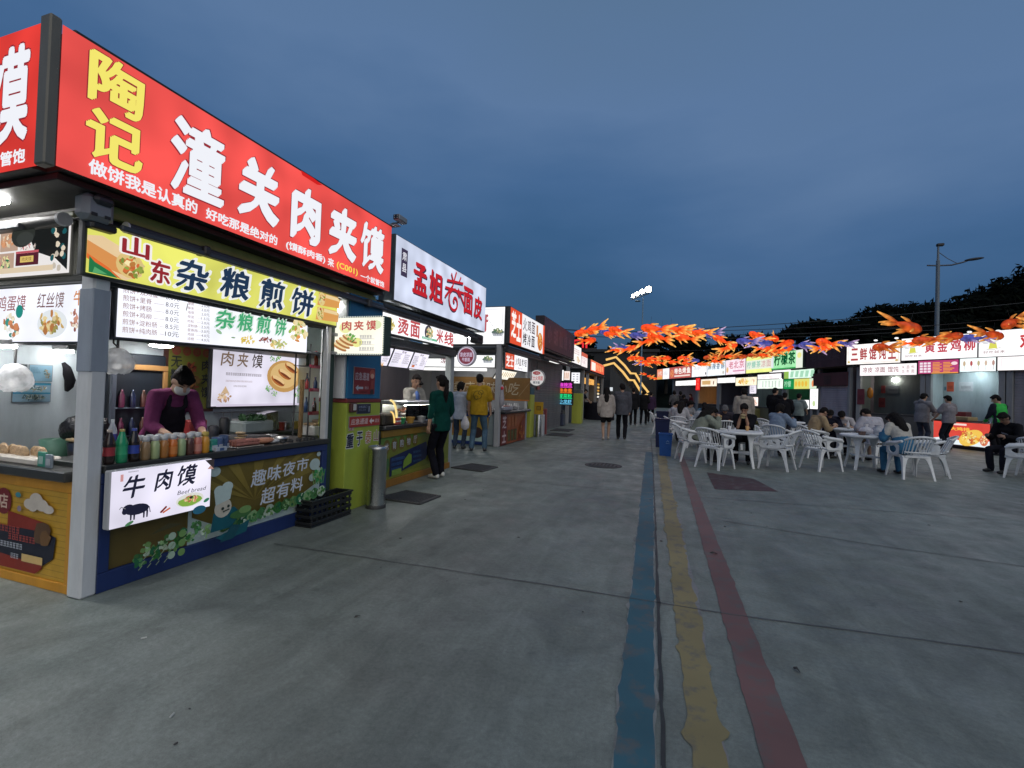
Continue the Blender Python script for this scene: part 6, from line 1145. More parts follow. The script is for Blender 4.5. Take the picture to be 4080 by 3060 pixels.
row_sign(FR, 'white lower board with a row of five skewers', 3.66, 4.63, 2.59, 3.05, srgb(240, 250, 250), lambda a, w, h: [(a.disc(.12 + i * .19, .28, .035, .09, [srgb(206, 180, 150), srgb(190, 90, 90), srgb(196, 180, 140), srgb(216, 190, 170), srgb(190, 150, 140)][i]), a.rect(.113 + i * .19, .05, .127 + i * .19, .2, srgb(190, 190, 190))) for i in range(5)], **kr)
row_sign(FR, 'blank white lower board at the right edge', 4.64, 6.8, 2.61, 3.05, srgb(252, 246, 246), lambda a, w, h: (a.line([(.1, .06), (w - .1, .06), (w - .1, h - .06), (.1, h - .06), (.1, .06)], .01, srgb(226, 216, 222)), a.line([(.7, .26), (.95, .36)], .03, srgb(160, 160, 166))), **kr)
def rnote(label, u0, z0, w, h, c_, d=-.99):
    t = thing('wall_notice', label, 'notice', L3(FR, u0, d, z0)); b = MB(); b.box(u0, d, z0, u0 + w, d + .012, z0 + h, c_, .003, M=FR); wp(b, 'sheet', 'print', t); b = MB(); b.box(u0 + w * .15, d + .0125, z0 + h * .3, u0 + w * .85, d + .014, z0 + h * .6, tuple(k * .7 for k in c_), M=FR); wp(b, 'print', 'print', t)
rnote('red notice on the dark wall of the dumpling stall, upper of two', .58, 1.84, .16, .31, (.22, .03, .03)); rnote('red notice on the dark wall of the dumpling stall, lower of two', .50, 1.25, .24, .39, (.20, .03, .03)); rnote('dark framed certificate on the dumpling stall wall', .81, 1.83, .42, .32, (.10, .11, .12)); rnote('bright orange-red notice on the pale chicken stall wall', 2.80, 1.93, .21, .36, (.62, .10, .04)); rnote('white framed certificate on the pale chicken stall wall', 3.16, 1.94, .40, .34, (.5, .52, .54)); rnote('small blue notice left of the orange-red notice', 2.72, 1.97, .07, .14, (.12, .24, .3))
rnote('two-part maroon price sheet on the dumpling stall post', .26, 1.34, .28, .64, (.16, .025, .04), .005)
t = thing('orange_bag', 'orange bag hanging inside the dumpling stall', 'bag', L3(FR, .45, -.5, 1.6)); b = MB(); b.lathe([(.02, 0), (.10, .08), (.11, .3), (.08, .40), (.01, .46)], n=10, col=(.55, .20, .02), sx=1, sy=.5); b.build('bag', 'film', t)
t = thing('bulb_lamp', 'bare bright bulb hanging in the dumpling stall', 'lamp', L3(FR, 1.10, -.9, 2.38)); b = MB(); b.tube((0, 0, .07), (0, 0, .45), .01, n=6, col=(.02, .02, .02)); b.build('cord', 'dark', t); b = MB(); b.ell((0, 0, 0), (.07, .07, .08), (1, .98, .9)); b.build('bulb', 'lamp', t)
t = thing('ceiling_lamp', 'added flat lamp in the chicken stall lighting its pale walls', 'lamp', L3(FR, 3.7, -.55, 2.70)); b = MB(); b.box(-.3, -.08, .012, .3, .08, .06, (.4, .4, .4), .01); b.build('casing', 'paint', t); b = MB(); b.box(-.28, -.06, -.01, .28, .06, .01, (.8, .95, 1), .008); b.build('diffuser', 'tube', t)  # lamp added behind the sign to brighten the pale walls
for i in range(8):
    b = MB(); b.ell((0, 0, 0), (.07, .05, .035), (1, 1, 1), 8, 6); tag(b.build('spot_lamp', 'bright_panel', None, L3(FR, .5 + i * .72, .52, 3.86 + .02 * (i % 3))), 'small white lamp along the top edge of the dumpling and chicken fascias', 'lamp', 'lamps along the top of the right fascias')
# lit food cart
FC = frame_of((8.75, 20.05), (.44, -.93))
t = thing('food_cart', 'food cart with a glowing picture panel standing before the chicken stall', 'food cart', L3(FC, .8, -.4, 0))
b = MB(); b.box(0, -.8, .10, 1.75, -.006, .88, (.14, .03, .03), .015, M=FC); wp(b, 'body', 'panel', t)
b = MB(); b.box(-.04, -.84, .882, 1.1, .03, .93, (.05, .04, .035), .01, M=FC); wp(b, 'top', 'panel', t)
b = MB(); b.box(.02, -.04, 0, .08, -.1, .1, (.03, .03, .03), M=FC); b.box(1.6, -.04, 0, 1.66, -.1, .1, (.03, .03, .03), M=FC); b.box(-.02, -.8, .02, 1.77, -.01, .10, (.03, .02, .02), .01, M=FC); wp(b, 'base', 'dark', t)
a = Art(); a.rect(0, 0, 1.72, .74, srgb(206, 70, 60), 0); a.poly([(0, 0), (1.72, 0), (1.72, .2), (.9, .14), (.4, .24), (0, .16)], srgb(236, 246, 250)); a.rect(.5, .64, 1.05, .70, srgb(250, 220, 214)); a.text('大鸡排', .55, .46, 1.15, .58, srgb(250, 200, 80), .03)
a.disc(1.18, .26, .38, .23, srgb(244, 200, 90), 24, .5); a.food(1.18, .27, .32, .2, [srgb(246, 214, 110), srgb(230, 150, 60), srgb(206, 100, 60), srgb(250, 232, 160)], 46, 3); a.disc(1.58, .22, .12, .18, srgb(226, 130, 90)); a.food(1.58, .22, .10, .16, [srgb(246, 214, 150), srgb(206, 110, 80), srgb(250, 236, 200)], 20, 5)
a.place('lit_panel', BRIM, t, L3(FC, .015, .001, .125) - t.location, UV(FC), EZ)
a = Art(); a.rect(0, 0, .3, .72, srgb(250, 240, 232), 0); a.food(.15, .38, .13, .3, [srgb(226, 150, 120), srgb(240, 190, 90), srgb(250, 236, 220), srgb(190, 90, 80)], 40, 3); a.rect(0, .66, .3, .72, srgb(240, 180, 80))
FC2 = frame_of(L3(FC, 0, 0, 0)[:2], (.93, .44)); a.place('side_panel', BRIM, t, L3(FC, -.001, -.38, .13) - t.location, (.93, .44, 0), EZ)
b = MB(); b.box(.35, -.5, .932, 1.0, -.12, 1.05, (.42, .32, .16), .01, M=FC); wp(b, 'carton_tray', 'panel', t)
t = thing('red_cabinet', 'dark red cool box behind the lit food cart', 'box', L3(FR, 3.4, -.6, .752)); b = MB(); b.box(3.05, -.8, .752, 3.62, -.4, 1.2, (.22, .03, .03), .02, M=FR); wp(b, 'box', 'plastic', t)

# ================================================================== PLASTIC TABLES AND CHAIRS
WP = (.74, .76, .78)
def make_chair():
    t = thing('plastic_chair', 'white plastic armchair', 'chair')
    b = MB(); rows = 6                                   # seat shell, slightly dished; front is +y
    for i in range(rows + 1):
        y = lerp(-.20, .24, i / rows); w = lerp(.19, .235, i / rows); z = .43 + .018 * math.cos(i / rows * 3.1) ** 2 - (.012 if i == rows else 0)
        b.v += [(-w, y, z + .01), (-w * .5, y, z - .008), (w * .5, y, z - .008), (w, y, z + .01)]; b.c += [WP] * 4
    for i in range(rows):
        for k in range(3): q = i * 4 + k; b.f.append((q, q + 1, q + 5, q + 4)); b.mi.append(0); b.sm.append(True)
    n = len(b.v)
    b.v += [(x, y, z - .014) for x, y, z in b.v[:n]]; b.c += [WP] * n; b.f += [tuple(reversed([q + n for q in f])) for f in b.f[:]]; b.mi += [0] * (rows * 3); b.sm += [True] * (rows * 3)
    b.box(-.235, .235, .395, .235, .252, .436, WP, .008); b.box(-.20, -.215, .395, .20, -.20, .44, WP, .008); b.box(-.232, -.2, .395, -.216, .24, .44, WP, .006); b.box(.216, -.2, .395, .232, .24, .44, WP, .006)
    b.build('seat', 'chairplastic', t)
    b = MB()                                              # curved back with upright slots
    def bp(a_, z): r = .235 + .02 * (z - .44) / .36; x = r * math.sin(a_); y = -.13 - .11 * math.cos(a_) - .16 * (z - .44) / .36; return (x, y, z)
    A = [lerp(-1.35, 1.35, i / 10) for i in range(11)]
    top = lambda a_: .80 - .075 * (a_ / 1.35) ** 2
    b.path([bp(a_, top(a_)) for a_ in A], .021, 8, WP); b.path([bp(a_, .50) for a_ in A[1:-1]], .016, 6, WP)
    for i in range(11):
        a0 = lerp(-1.25, 1.25, i / 10); w = .085 if abs(i - 5) in (0, 2, 4) else .07
        for s_ in (0,):
            p = [bp(a0 - w / 1.6, .46), bp(a0 + w / 1.6, .46), bp(a0 + w / 1.6, top(a0) - .01), bp(a0 - w / 1.6, top(a0) - .01)]
            q = [(x * .965, y + .012, z) for x, y, z in p]
            b._add(p + q, [(0, 1, 2, 3), (7, 6, 5, 4), (0, 3, 7, 4), (1, 5, 6, 2)], WP)
    b.build('backrest', 'chairplastic', t)
    for s_ in (-1, 1):                                    # arm with its holed side panel
        b = MB(); b.path([(s_ * .245, -.20, .70), (s_ * .268, -.08, .665), (s_ * .275, .08, .645), (s_ * .272, .20, .63), (s_ * .262, .245, .60)], [.024, .032, .034, .034, .024], 8, WP)
        ctr = Vector((0, .10, .53)); N_ = 20; vo, vi = [], []
        for k in range(N_):
            a_ = 2 * math.pi * k / N_; c_, s2 = math.cos(a_), math.sin(a_); m = max(abs(c_), abs(s2)); vo.append((s_ * .262, .06 + c_ / m * .185, .532 + s2 / m * .105)); vi.append((s_ * .262, .06 + c_ * .115, .535 + s2 * .068))
        vs = vo + vi + [(x - s_ * .014, y, z) for x, y, z in vo + vi]
        fs = [(k, (k + 1) % N_, N_ + (k + 1) % N_, N_ + k) for k in range(N_)] + [(2 * N_ + k, 3 * N_ + k, 3 * N_ + (k + 1) % N_, 2 * N_ + (k + 1) % N_) for k in range(N_)] + [(N_ + k, N_ + (k + 1) % N_, 3 * N_ + (k + 1) % N_, 3 * N_ + k) for k in range(N_)]
        b._add(vs, fs, WP); b.build('armrest', 'chairplastic', t)
    for sx, sy in ((-1, 1), (1, 1), (-1, -1), (1, -1)):   # angle-section legs flared at the top
        b = MB(); x0, y0 = sx * .225, (.225 if sy > 0 else -.195); x1, y1 = sx * .27, (.275 if sy > 0 else -.29)
        prof = []
        for z, w, th in ((.0, .034, .016), (.22, .044, .016), (.35, .070, .016), (.43, .12, .016)):
            f = z / .43; X, Y = lerp(x1, x0, f), lerp(y1, y0, f); prof.append([(X, Y, z), (X - sx * w, Y, z), (X - sx * w, Y - sy * th, z), (X - sx * th, Y - sy * th, z), (X - sx * th, Y - sy * w, z), (X, Y - sy * w, z)])
        vs = [p for r in prof for p in r]; fs = [(i * 6 + k, i * 6 + (k + 1) % 6, (i + 1) * 6 + (k + 1) % 6, (i + 1) * 6 + k) for i in range(3) for k in range(6)] + [(0, 1, 2, 3, 4, 5)]
        b._add(vs, fs, WP); b.build('leg', 'chairplastic', t)
    return t
def make_table():
    t = thing('plastic_table', 'round white plastic table', 'table')
    b = MB(); b.lathe([(.40, .665), (.455, .675), (.462, .70), (.455, .722), (.43, .728), (.42, .722), (0, .722)], n=36, col=WP); b.build('tabletop', 'chairplastic', t)
    b = MB()
    for k in range(4):
        a_ = k * math.pi / 2 + math.pi / 4; c_, s2 = math.cos(a_), math.sin(a_); M = Matrix.Rotation(a_, 4, 'Z')
    b.box(-.28, -.03, .255, .28, .03, .295, WP, .008); b.box(-.03, -.28, .2551, .03, .28, .294, WP, .008); b.build('cross_brace', 'chairplastic', t)
    for k in range(4):
        M = Matrix.Rotation(k * math.pi / 2, 4, 'Z'); b = MB()
        prof = []
        for z, r, w in ((0, .41, .026), (.27, .345, .034), (.5, .33, .046), (.62, .34, .085), (.664, .36, .12)):
            for (dx, dy) in ((.0, -w), (.0, w), (-.018, w), (-.03, .012), (-.03, -.012), (-.018, -w)): prof.append(tuple(M @ Vector((r + dx, dy, z))))
        b._add(prof, [(i * 6 + j, i * 6 + (j + 1) % 6, (i + 1) * 6 + (j + 1) % 6, (i + 1) * 6 + j) for i in range(4) for j in range(6)] + [(0, 1, 2, 3, 4, 5)], WP); b.build('leg', 'chairplastic', t)
    return t
proto_chair, proto_table = make_chair(), make_table(); used = {'chair': False, 'table': False}
def put(kind, x, y, rz, label):
    pr = proto_chair if kind == 'chair' else proto_table
    o = copy_tree(pr) if used[kind] else pr; used[kind] = True
    o.location = (x, y, 0); o.rotation_euler.z = math.radians(rz); o['label'] = label
    o['group'] = 'white plastic armchairs in the seating area' if kind == 'chair' else 'round white plastic tables in the seating area'
    return o
TABLES = [(1.42, 10.80, -53, 'front round table where the man in black is eating'), (3.98, 11.75, -43, 'round table beside the woman in the blue and white top'), (4.45, 14.1, 20, 'round table between the tan-shirted man and the white-shirted diners'), (3.72, 17.2, 10, 'round table behind the diner in the light blue shirt'), (1.05, 16.6, 30, 'round table in the far left cluster, with pale trays on it'), (1.85, 14.6, 15, 'round table just behind the man in black'), (7.7, 13.2, 15, 'round table at the right edge in front of the diner in black'), (.55, 18.6, 40, 'farthest round table on the left by the blue bins')]
for x, y, r, lb in TABLES: put('table', x, y, r, lb)
# (x, y, heading degrees: 0 faces +y, label)
CHAIRS = [(.92, 10.18, -38, 'empty armchair on the near left side of the front table, back to the camera'), (2.12, 10.72, 62, 'empty armchair right of the front table, its back touching another chair'), (3.0, 11.12, -62, 'empty armchair back to back with its neighbour, facing right'), (4.95, 11.45, 72, 'empty armchair right of the table with the plastic bag'),
          (.30, 14.75, -80, 'armchair in profile next to the blue bins'), (.50, 11.05, -78, 'armchair holding the diner in the green-grey top'), (1.72, 11.72, 172, 'armchair holding the man in black at the front table'), (2.55, 12.75, -35, 'armchair holding the diner in the light blue shirt'), (3.45, 13.55, -70, 'armchair holding the man in the tan shirt'), (4.60, 15.05, 160, 'armchair holding the diner in white with the dark cap'), (4.75, 13.1, 8, 'armchair holding the broad-backed man in the white tee'), (4.38, 10.85, 8, 'armchair holding the woman in the blue and white top'), (7.25, 12.6, -40, 'armchair holding the diner in black at the right edge'),
          (.35, 15.5, -10, 'armchair holding the long-haired diner in white'), (.05, 16.6, -85, 'armchair holding the diner in white nearest the blue bins'), (.85, 14.0, -15, 'armchair holding the diner in the pale jacket'), (.75, 17.5, 175, 'armchair on the far side of the far left table'), (1.50, 14.0, 0, 'armchair in front of the table behind the man in black'), (3.1, 16.6, -60, 'empty armchair left of the table behind the light blue shirt'), (4.35, 16.7, 60, 'empty armchair right of the table behind the light blue shirt'), (-.25, 18.4, -90, 'farthest armchair on the left by the blue bins'), (6.72, 12.05, 60, 'empty armchair cut by the right edge of the picture')]
for c_ in CHAIRS: put('chair', *c_)
def on_table(name, b, mat, x, y, label, cat, z=.729): return tag(b.build(name, mat, None, (x, y, z)), label, cat)
b = MB(); b.lathe([(.055, 0), (.075, .07), (.078, .075), (0, .072)], n=16, col=(.20, .12, .10)); on_table('food_bowl', b, 'food', 3.83, 11.52, 'round takeaway tub of food on the table by the woman in blue', 'bowl')
b = MB(); rnd = random.Random(5); b.lathe([(.05, 0), (.12, .03), (.13, .09), (.09, .14), (.03, .17), (.05, .22), (.02, .21)], n=14, col=(.58, .56, .60)); on_table('plastic_bag', b, 'film', 3.98, 11.75, 'white plastic carrier bag on the table by the woman in blue', 'bag')
b = MB(); b.lathe([(.05, 0), (.11, .04), (.10, .12), (.04, .17), (.06, .2)], n=14, col=(.40, .42, .48)); on_table('plastic_bag', b, 'film', 4.25, 11.95, 'grey carrier bag on the table by the woman in blue, behind the white one', 'bag')
b = MB(); b.box(-.12, -.07, 0, .12, .07, .035, (.6, .6, .6), .01); on_table('food_tray', b, 'plastic', 4.2, 11.55, 'white foam tray on the table by the woman in blue', 'tray')
b = MB(); b.box(-.08, -.06, 0, .08, .06, .05, (.45, .12, .16), .015); on_table('snack_pack', b, 'film', 4.6, 14.05, 'pink snack pack on the table of the white-shirted diners', 'packet')
b = MB(); b.lathe([(.03, 0), (.035, .12), (.012, .17), (.012, .2), (0, .2)], n=10, col=(.6, .6, .62)); on_table('white_bottle', b, 'plastic', 4.45, 14.3, 'white bottle on the table of the white-shirted diners', 'bottle')
for i, (x, y) in enumerate([(.9, 16.5), (1.2, 16.75), (.95, 16.85), (1.25, 16.4)]):
    b = MB(); b.box(-.1, -.07, 0, .1, .07, .03, (.62, .62, .64), .008); on_table('food_tray', b, 'plastic', x, y, 'pale takeaway tray on the far left table', 'tray')['group'] = 'trays on the far left table'
b = MB(); b.box(-.06, -.05, 0, .06, .05, .03, (.62, .62, .6), .006); on_table('napkin_pack', b, 'plastic', 1.12, 10.85, 'small white napkin pack at the left of the front table', 'napkins')
# blue bins
for i, (x, y, h, lb) in enumerate([(-.03, 11.65, .50, 'blue plastic waste bin, nearest of the line of bins'), (-.13, 13.6, .72, 'tall dark blue waste bin behind the nearest blue bin'), (-.16, 16.3, .85, 'dark blue waste bin, farthest of the line of bins')]):
    t = thing('waste_bin', lb, 'bin', (x, y, 0)); c_ = (.008, .075, .30) if i == 0 else (.005, .010, .055); w = .15 if i == 0 else .19
    b = MB(); M4 = Matrix.Identity(4)
    vs = [(sx * q, sy * q * .9, z) for q, z in ((w * .82, 0), (w, h), (w * 1.08, h), (w * 1.08, h + .03), (w * .95, h + .03), (w * .78, .04)) for sx, sy in ((-1, -1), (1, -1), (1, 1), (-1, 1))]
    b._add(vs, [(r * 4 + k, r * 4 + (k + 1) % 4, (r + 1) * 4 + (k + 1) % 4, (r + 1) * 4 + k) for r in range(5) for k in range(4)] + [(3, 2, 1, 0), (20, 21, 22, 23)], c_); b.build('body', 'plastic', t)
    if i == 0:
        a = Art(); a.line([(.0, .08), (.03, .12), (.06, .08)], .008, (.25, .4, .6)); a.line([(-.01, .05), (.07, .05)], .008, (.25, .4, .6)); a.place('mark', PRN, t, (.02, -.128, .25), EX, (0, -.09, 1))
    else:
        b = MB(); b.box(-w * 1.05, -w * .98, h + .032, w * 1.05, w * .98, h + .07, tuple(k * .8 for k in c_), .02); b.build('lid', 'plastic', t)
rnd = random.Random(77)
for i, (x, y, c_, lb) in enumerate([(1.60, 10.95, (.55, .30, .10), 'small orange drink cup on the front table'), (1.22, 10.62, (.6, .6, .62), 'white paper cup on the front table'), (4.05, 11.98, (.45, .10, .08), 'red drink cup on the table by the woman in blue'), (4.32, 13.85, (.58, .56, .5), 'white paper bowl on the table of the white-shirted diners'), (4.66, 14.35, (.12, .08, .06), 'dark cola cup on the table of the white-shirted diners'), (3.62, 17.1, (.6, .6, .6), 'white cup on the table behind the light blue shirt'), (1.75, 14.5, (.6, .58, .55), 'white bowl on the table behind the man in black'), (2.05, 14.75, (.5, .2, .1), 'orange cup on the table behind the man in black'), (7.55, 13.1, (.55, .55, .56), 'white cup on the table at the right edge'), (.5, 18.5, (.6, .6, .6), 'white bowl on the farthest left table')]):
    b = MB(); bowl_ = 'bowl' in lb; b.lathe([(.028, 0), (.06 if bowl_ else .036, .05 if bowl_ else .10), (.056 if bowl_ else .033, .05 if bowl_ else .10), (0, .035 if bowl_ else .09)], n=14, col=c_)
    if not bowl_ and 'paper' not in lb: b.tube((0, 0, .09), (.015, .01, .17), .003, n=5, col=(.5, .1, .1))
    on_table('paper_bowl' if bowl_ else 'drink_cup', b, 'plastic', x, y, lb, 'bowl' if bowl_ else 'cup')

# ================================================================== PEOPLE
from mathutils import noise as mnoise
SKIN, SKIN2 = (.42, .25, .17), (.36, .20, .13)
class Body:
    """closed shapes that are fused into one skin"""
    def __init__(s): s.m = MB()
    def cone(s, p0, p1, r0, r1, n=12):
        p0, p1 = Vector(p0), Vector(p1); d = p1 - p0; L_ = max(d.length, 1e-4); q = d.to_track_quat('Z', 'Y').to_matrix()
        pr = [(r0 * math.sin(a), -r0 * math.cos(a)) for a in (0, .5, 1.0)] + [(r0, 0), (r1, L_)] + [(r1 * math.cos(a), L_ + r1 * math.sin(a)) for a in (.55, 1.05)] + [(0, L_ + r1)]
        s.m.lathe([(0, -r0)] + pr[1:], tuple(p0), n, M=q); return s
    def chain(s, pts, rs):
        for i in range(len(pts) - 1): s.cone(pts[i], pts[i + 1], rs[i], rs[i + 1])
        return s
    def ell(s, c, r, M=None): s.m.ell(tuple(c), r, (.5, .5, .5), 14, 10, M); return s
    def loft(s, rings, n=16):
        """closed tube through elliptical rings (centre, half width, half depth, right, forward)"""
        vs = []
        for c, rx, ry, R_, F_ in rings:
            for k in range(n):
                a = 2 * math.pi * k / n; vs.append(Vector(c) + R_ * (rx * math.cos(a)) + F_ * (ry * math.sin(a)))
        fs = [(i * n + k, i * n + (k + 1) % n, (i + 1) * n + (k + 1) % n, (i + 1) * n + k) for i in range(len(rings) - 1) for k in range(n)] + [tuple(range(n))[::-1], tuple(range((len(rings) - 1) * n, len(rings) * n))]
        s.m._add(vs, fs, (.5, .5, .5)); return s
    def fuse(s, name, mat, parent, col, voxel, smooth=4, wrinkle=0.0, paint=None):
        me = bpy.data.meshes.new(name); me.from_pydata(s.m.v, [], s.m.f); me.update()
        o = bpy.data.objects.new(name, me); COL.objects.link(o)
        r = o.modifiers.new('fuse', 'REMESH'); r.mode = 'VOXEL'; r.voxel_size = voxel; r.use_smooth_shade = True
        w = o.modifiers.new('soften', 'SMOOTH'); w.factor = .5; w.iterations = smooth
        bpy.context.view_layer.update()
        m2 = bpy.data.meshes.new_from_object(o.evaluated_get(bpy.context.evaluated_depsgraph_get())); m2.name = name
        o.modifiers.clear(); o.data = m2; bpy.data.meshes.remove(me)
        n = len(m2.vertices); co = np.empty(n * 3, np.float32); m2.vertices.foreach_get('co', co); co = co.reshape(-1, 3)
        if wrinkle and n:
            no = np.empty(n * 3, np.float32); m2.vertices.foreach_get('normal', no); no = no.reshape(-1, 3)
            k = np.array([mnoise.noise((p[0] * 9, p[1] * 9, p[2] * 5)) + .5 * mnoise.noise((p[0] * 22 + 5, p[1] * 22, p[2] * 13)) for p in co.tolist()], np.float32)
            co = co + no * (k * wrinkle)[:, None]; m2.vertices.foreach_set('co', co.ravel())
        cc = np.tile(np.array([*col, 1], np.float32), (n, 1))
        if paint: paint(co, cc)
        ca = m2.color_attributes.new('Col', 'FLOAT_COLOR', 'POINT'); ca.data.foreach_set('color', cc.ravel())
        m2.materials.clear(); m2.materials.append(MATS[mat])
        for p in m2.polygons: p.use_smooth = True
        o.parent = parent; return o
def ik(a, t, l1, l2, pole):
    a, t, pole = Vector(a), Vector(t), Vector(pole); d = t - a; L_ = min(d.length, (l1 + l2) * .995); d.normalize(); t = a + d * L_
    x = (l1 * l1 - l2 * l2 + L_ * L_) / (2 * L_); h = math.sqrt(max(0, l1 * l1 - x * x)); q = pole - d * pole.dot(d)
    q = q.normalized() if q.length > 1e-4 else d.orthogonal().normalized()
    return a + d * x + q * h, t
def person(label, loc, heading, h=1.68, pose='stand', lean=0.0, side=0.0, head=(0.0, 0.0), hands=None, feet=None, shirt=(.3, .3, .3), sleeve=1.0, pants=(.02, .02, .03), leg=1.0,
           hair='short', haircol=(.012, .010, .010), shoes=(.03, .03, .03), skin=SKIN, vox=.011, fem=False, extra=None, hem=0.0, loose=0.0, seat=.45, curl=.9, group=None, twist=0.0):
    """local axes: x right, y forward, z up. heading in degrees, 0 faces +y. lean forward in degrees; head=(pitch down, yaw left) in degrees"""
    s = h / 1.70; t = thing('person', label, 'person', loc, math.radians(heading), group)
    sit = pose == 'sit'; ln = math.radians(lean)
    P = Vector((0, 0, (seat + .09) if sit else .925 * s))
    tw = Matrix.Rotation(math.radians(twist), 3, 'Z')
    up = Vector((math.sin(math.radians(side)), math.sin(ln) * math.cos(math.radians(side)), math.cos(ln))).normalized(); fw = (tw @ Vector((0, 1, 0))); fw = (fw - up * fw.dot(up)).normalized(); rt = fw.cross(up)
    up2 = (up + fw * math.sin(ln) * .35).normalized(); fw2 = (fw - up2 * fw.dot(up2)).normalized()     # upper back bends a little more
    TM = Matrix((rt, fw, up)).transposed(); TM2 = Matrix((rt, fw2, up2)).transposed()
    chest = P + up * .32 * s; neck = P + up * .30 * s + up2 * .22 * s
    sw = (.155 if fem else .178) * s; hw = .085 * s
    sh = [neck - up2 * .045 * s + rt * sw * q for q in (-1, 1)]
    hp, hy = math.radians(head[0]), math.radians(head[1])
    HM = TM2 @ Matrix.Rotation(hy, 3, 'Z') @ Matrix.Rotation(-hp, 3, 'X')
    hc = neck + up2 * .085 * s + (HM @ Vector((0, .02, .085))) * s
    HL = lambda x, y, z: hc + (HM @ Vector((x, y, z))) * s
    hands = hands or [(-.25, .03, .78 * s), (.25, .03, .78 * s)]
    arms = []
    for i, q in enumerate((-1, 1)):
        arms.append(ik(sh[i], hands[i], .285 * s, .245 * s, Vector((q * .45, -.6, -.6))))
    hips = [P + rt * hw * q - up * .03 for q in (-1, 1)]
    if sit: feet = feet or [(-.12, .42, .075), (.13, .38, .075)]
    else: feet = feet or [(-.095, .0, .075), (.095, .03, .075)]
    legs = [ik(hips[i], Vector(feet[i]) * (1 if sit else 1), .44 * s, .425 * s, Vector((q * .12, 1, .25 if sit else .0))) for i, q in enumerate((-1, 1))]
    # ---- bare body, one surface
    B = Body()
    B.ell(HL(0, -.012, .022), (.078 * s, .094 * s, .092 * s), HM).ell(HL(0, .018, -.045), (.058 * s, .068 * s, .072 * s), HM).cone(HL(0, .055, -.085), HL(0, .05, -.06), .03 * s, .035 * s)
    B.cone(HL(0, .082, .012), HL(0, .102, -.022), .010 * s, .016 * s)
    for q in (-1, 1): B.ell(HL(.078 * q, -.008, -.012), (.010 * s, .022 * s, .032 * s), HM)
    B.cone(neck - up2 * .05 * s, HL(0, -.02, -.05), .058 * s, .052 * s)
    def trunk(g, hem_):
        w = (.152 if fem else .158, .118 if fem else .136, .142 if fem else .160, .135 if fem else .155, .085)
        if g > .005: w = (w[0], max(w[1], w[0] * .92) if g > .028 else w[1] + .006, w[2], w[3], w[4])
        return [(P + up * (-.07 - hem_) * s, (w[0] * .96 + g) * s, (.108 + g) * s, rt, fw), (P + up * .03 * s, (w[0] + g) * s, (.112 + g) * s, rt, fw), (P + up * .17 * s, (w[1] + g) * s, (.098 + g) * s, rt, fw), (chest, (w[2] + g) * s, (.112 + g) * s, rt, fw2), (chest + up2 * .10 * s, (w[3] + g) * s, (.100 + g * .8) * s, rt, fw2), (neck - up2 * .045 * s, (w[4] + g * .5) * s, (.070 + g * .4) * s, rt, fw2), (neck - up2 * .005 * s, (.055 + g * .2) * s, (.055 + g * .2) * s, rt, fw2)]
    B.loft(trunk(0, -.02))
    B.chain([sh[0], neck - up2 * .03 * s, sh[1]], [.05 * s, .062 * s, .05 * s])
    for i, q in enumerate((-1, 1)):
        el, ha = arms[i]
        B.chain([sh[i], sh[i].lerp(el, .45), el, el.lerp(ha, .35), ha], [.052 * s, .046 * s, .037 * s, .037 * s, .026 * s])
        d = (ha - el).normalized(); inn = (-rt * q + fw * .4 - Vector((0, 0, .2))); inn = (inn - d * inn.dot(d)).normalized(); wd = d.cross(inn)
        Mh = Matrix((wd, inn, d)).transposed(); pc = ha + d * .045 * s
        B.ell(pc, (.040 * s, .017 * s, .05 * s), Mh)
        for k in range(4):                                          # four fingers of different length, curled
            base = pc + d * .036 * s + wd * (k - 1.5) * .020 * s; L_ = (.068, .078, .074, .058)[k] * s; c1, c2 = curl * (.5 + .1 * k), curl * (1.15 + .12 * k)
            j1 = base + (d * math.cos(c1) + inn * math.sin(c1)) * L_ * .5; j2 = j1 + (d * math.cos(c2) + inn * math.sin(c2)) * L_ * .5
            B.chain([base, j1, j2], [.0105 * s, .0095 * s, .0085 * s])
        tb = pc - d * .015 * s + wd * .034 * s * (1 if (wd.dot(fw) > 0 or wd.z > 0) else -1)
        td = (d * .7 + (tb - pc).normalized() * .6 + inn * .5).normalized(); B.chain([tb, tb + td * .03 * s, tb + (td + inn * .5).normalized() * .055 * s], [.013 * s, .011 * s, .009 * s])
        kn, an = legs[i]
        B.chain([hips[i], hips[i].lerp(kn, .5), kn, kn.lerp(an, .32), an], [.082 * s, .070 * s, .053 * s, .052 * s, .034 * s])
        B.chain([an - Vector((0, .02, .03)), an + Vector((q * .015, .13 * s, -.045))], [.034 * s, .028 * s])
    HMi = HM.transposed()
    def face(co, cc):
        l = (co - np.array(hc)) @ np.array(HMi).T / s
        for x in (-.031, .031):
            cc[(np.hypot(l[:, 0] - x, (l[:, 2] - .004) * 1.6) < .014) & (l[:, 1] > .05), :3] = (.02, .015, .012)
            cc[(np.abs(l[:, 0] - x) < .02) & (np.abs(l[:, 2] - .028) < .006) & (l[:, 1] > .05), :3] = (.03, .02, .018)
        cc[(np.abs(l[:, 0]) < .023) & (np.abs(l[:, 2] + .062) < .009) & (l[:, 1] > .05), :3] = (.30, .10, .09)
    B.fuse('body', 'skin', t, skin, vox, 3, 0, face)
    # ---- hair
    Hh = Body()
    Hh.ell(HL(0, -.022, .038), (.088 * s, .098 * s, .092 * s), HM).ell(HL(0, -.05, -.01), (.080 * s, .072 * s, .085 * s), HM).ell(HL(0, .048, .088), (.068 * s, .05 * s, .03 * s), HM)
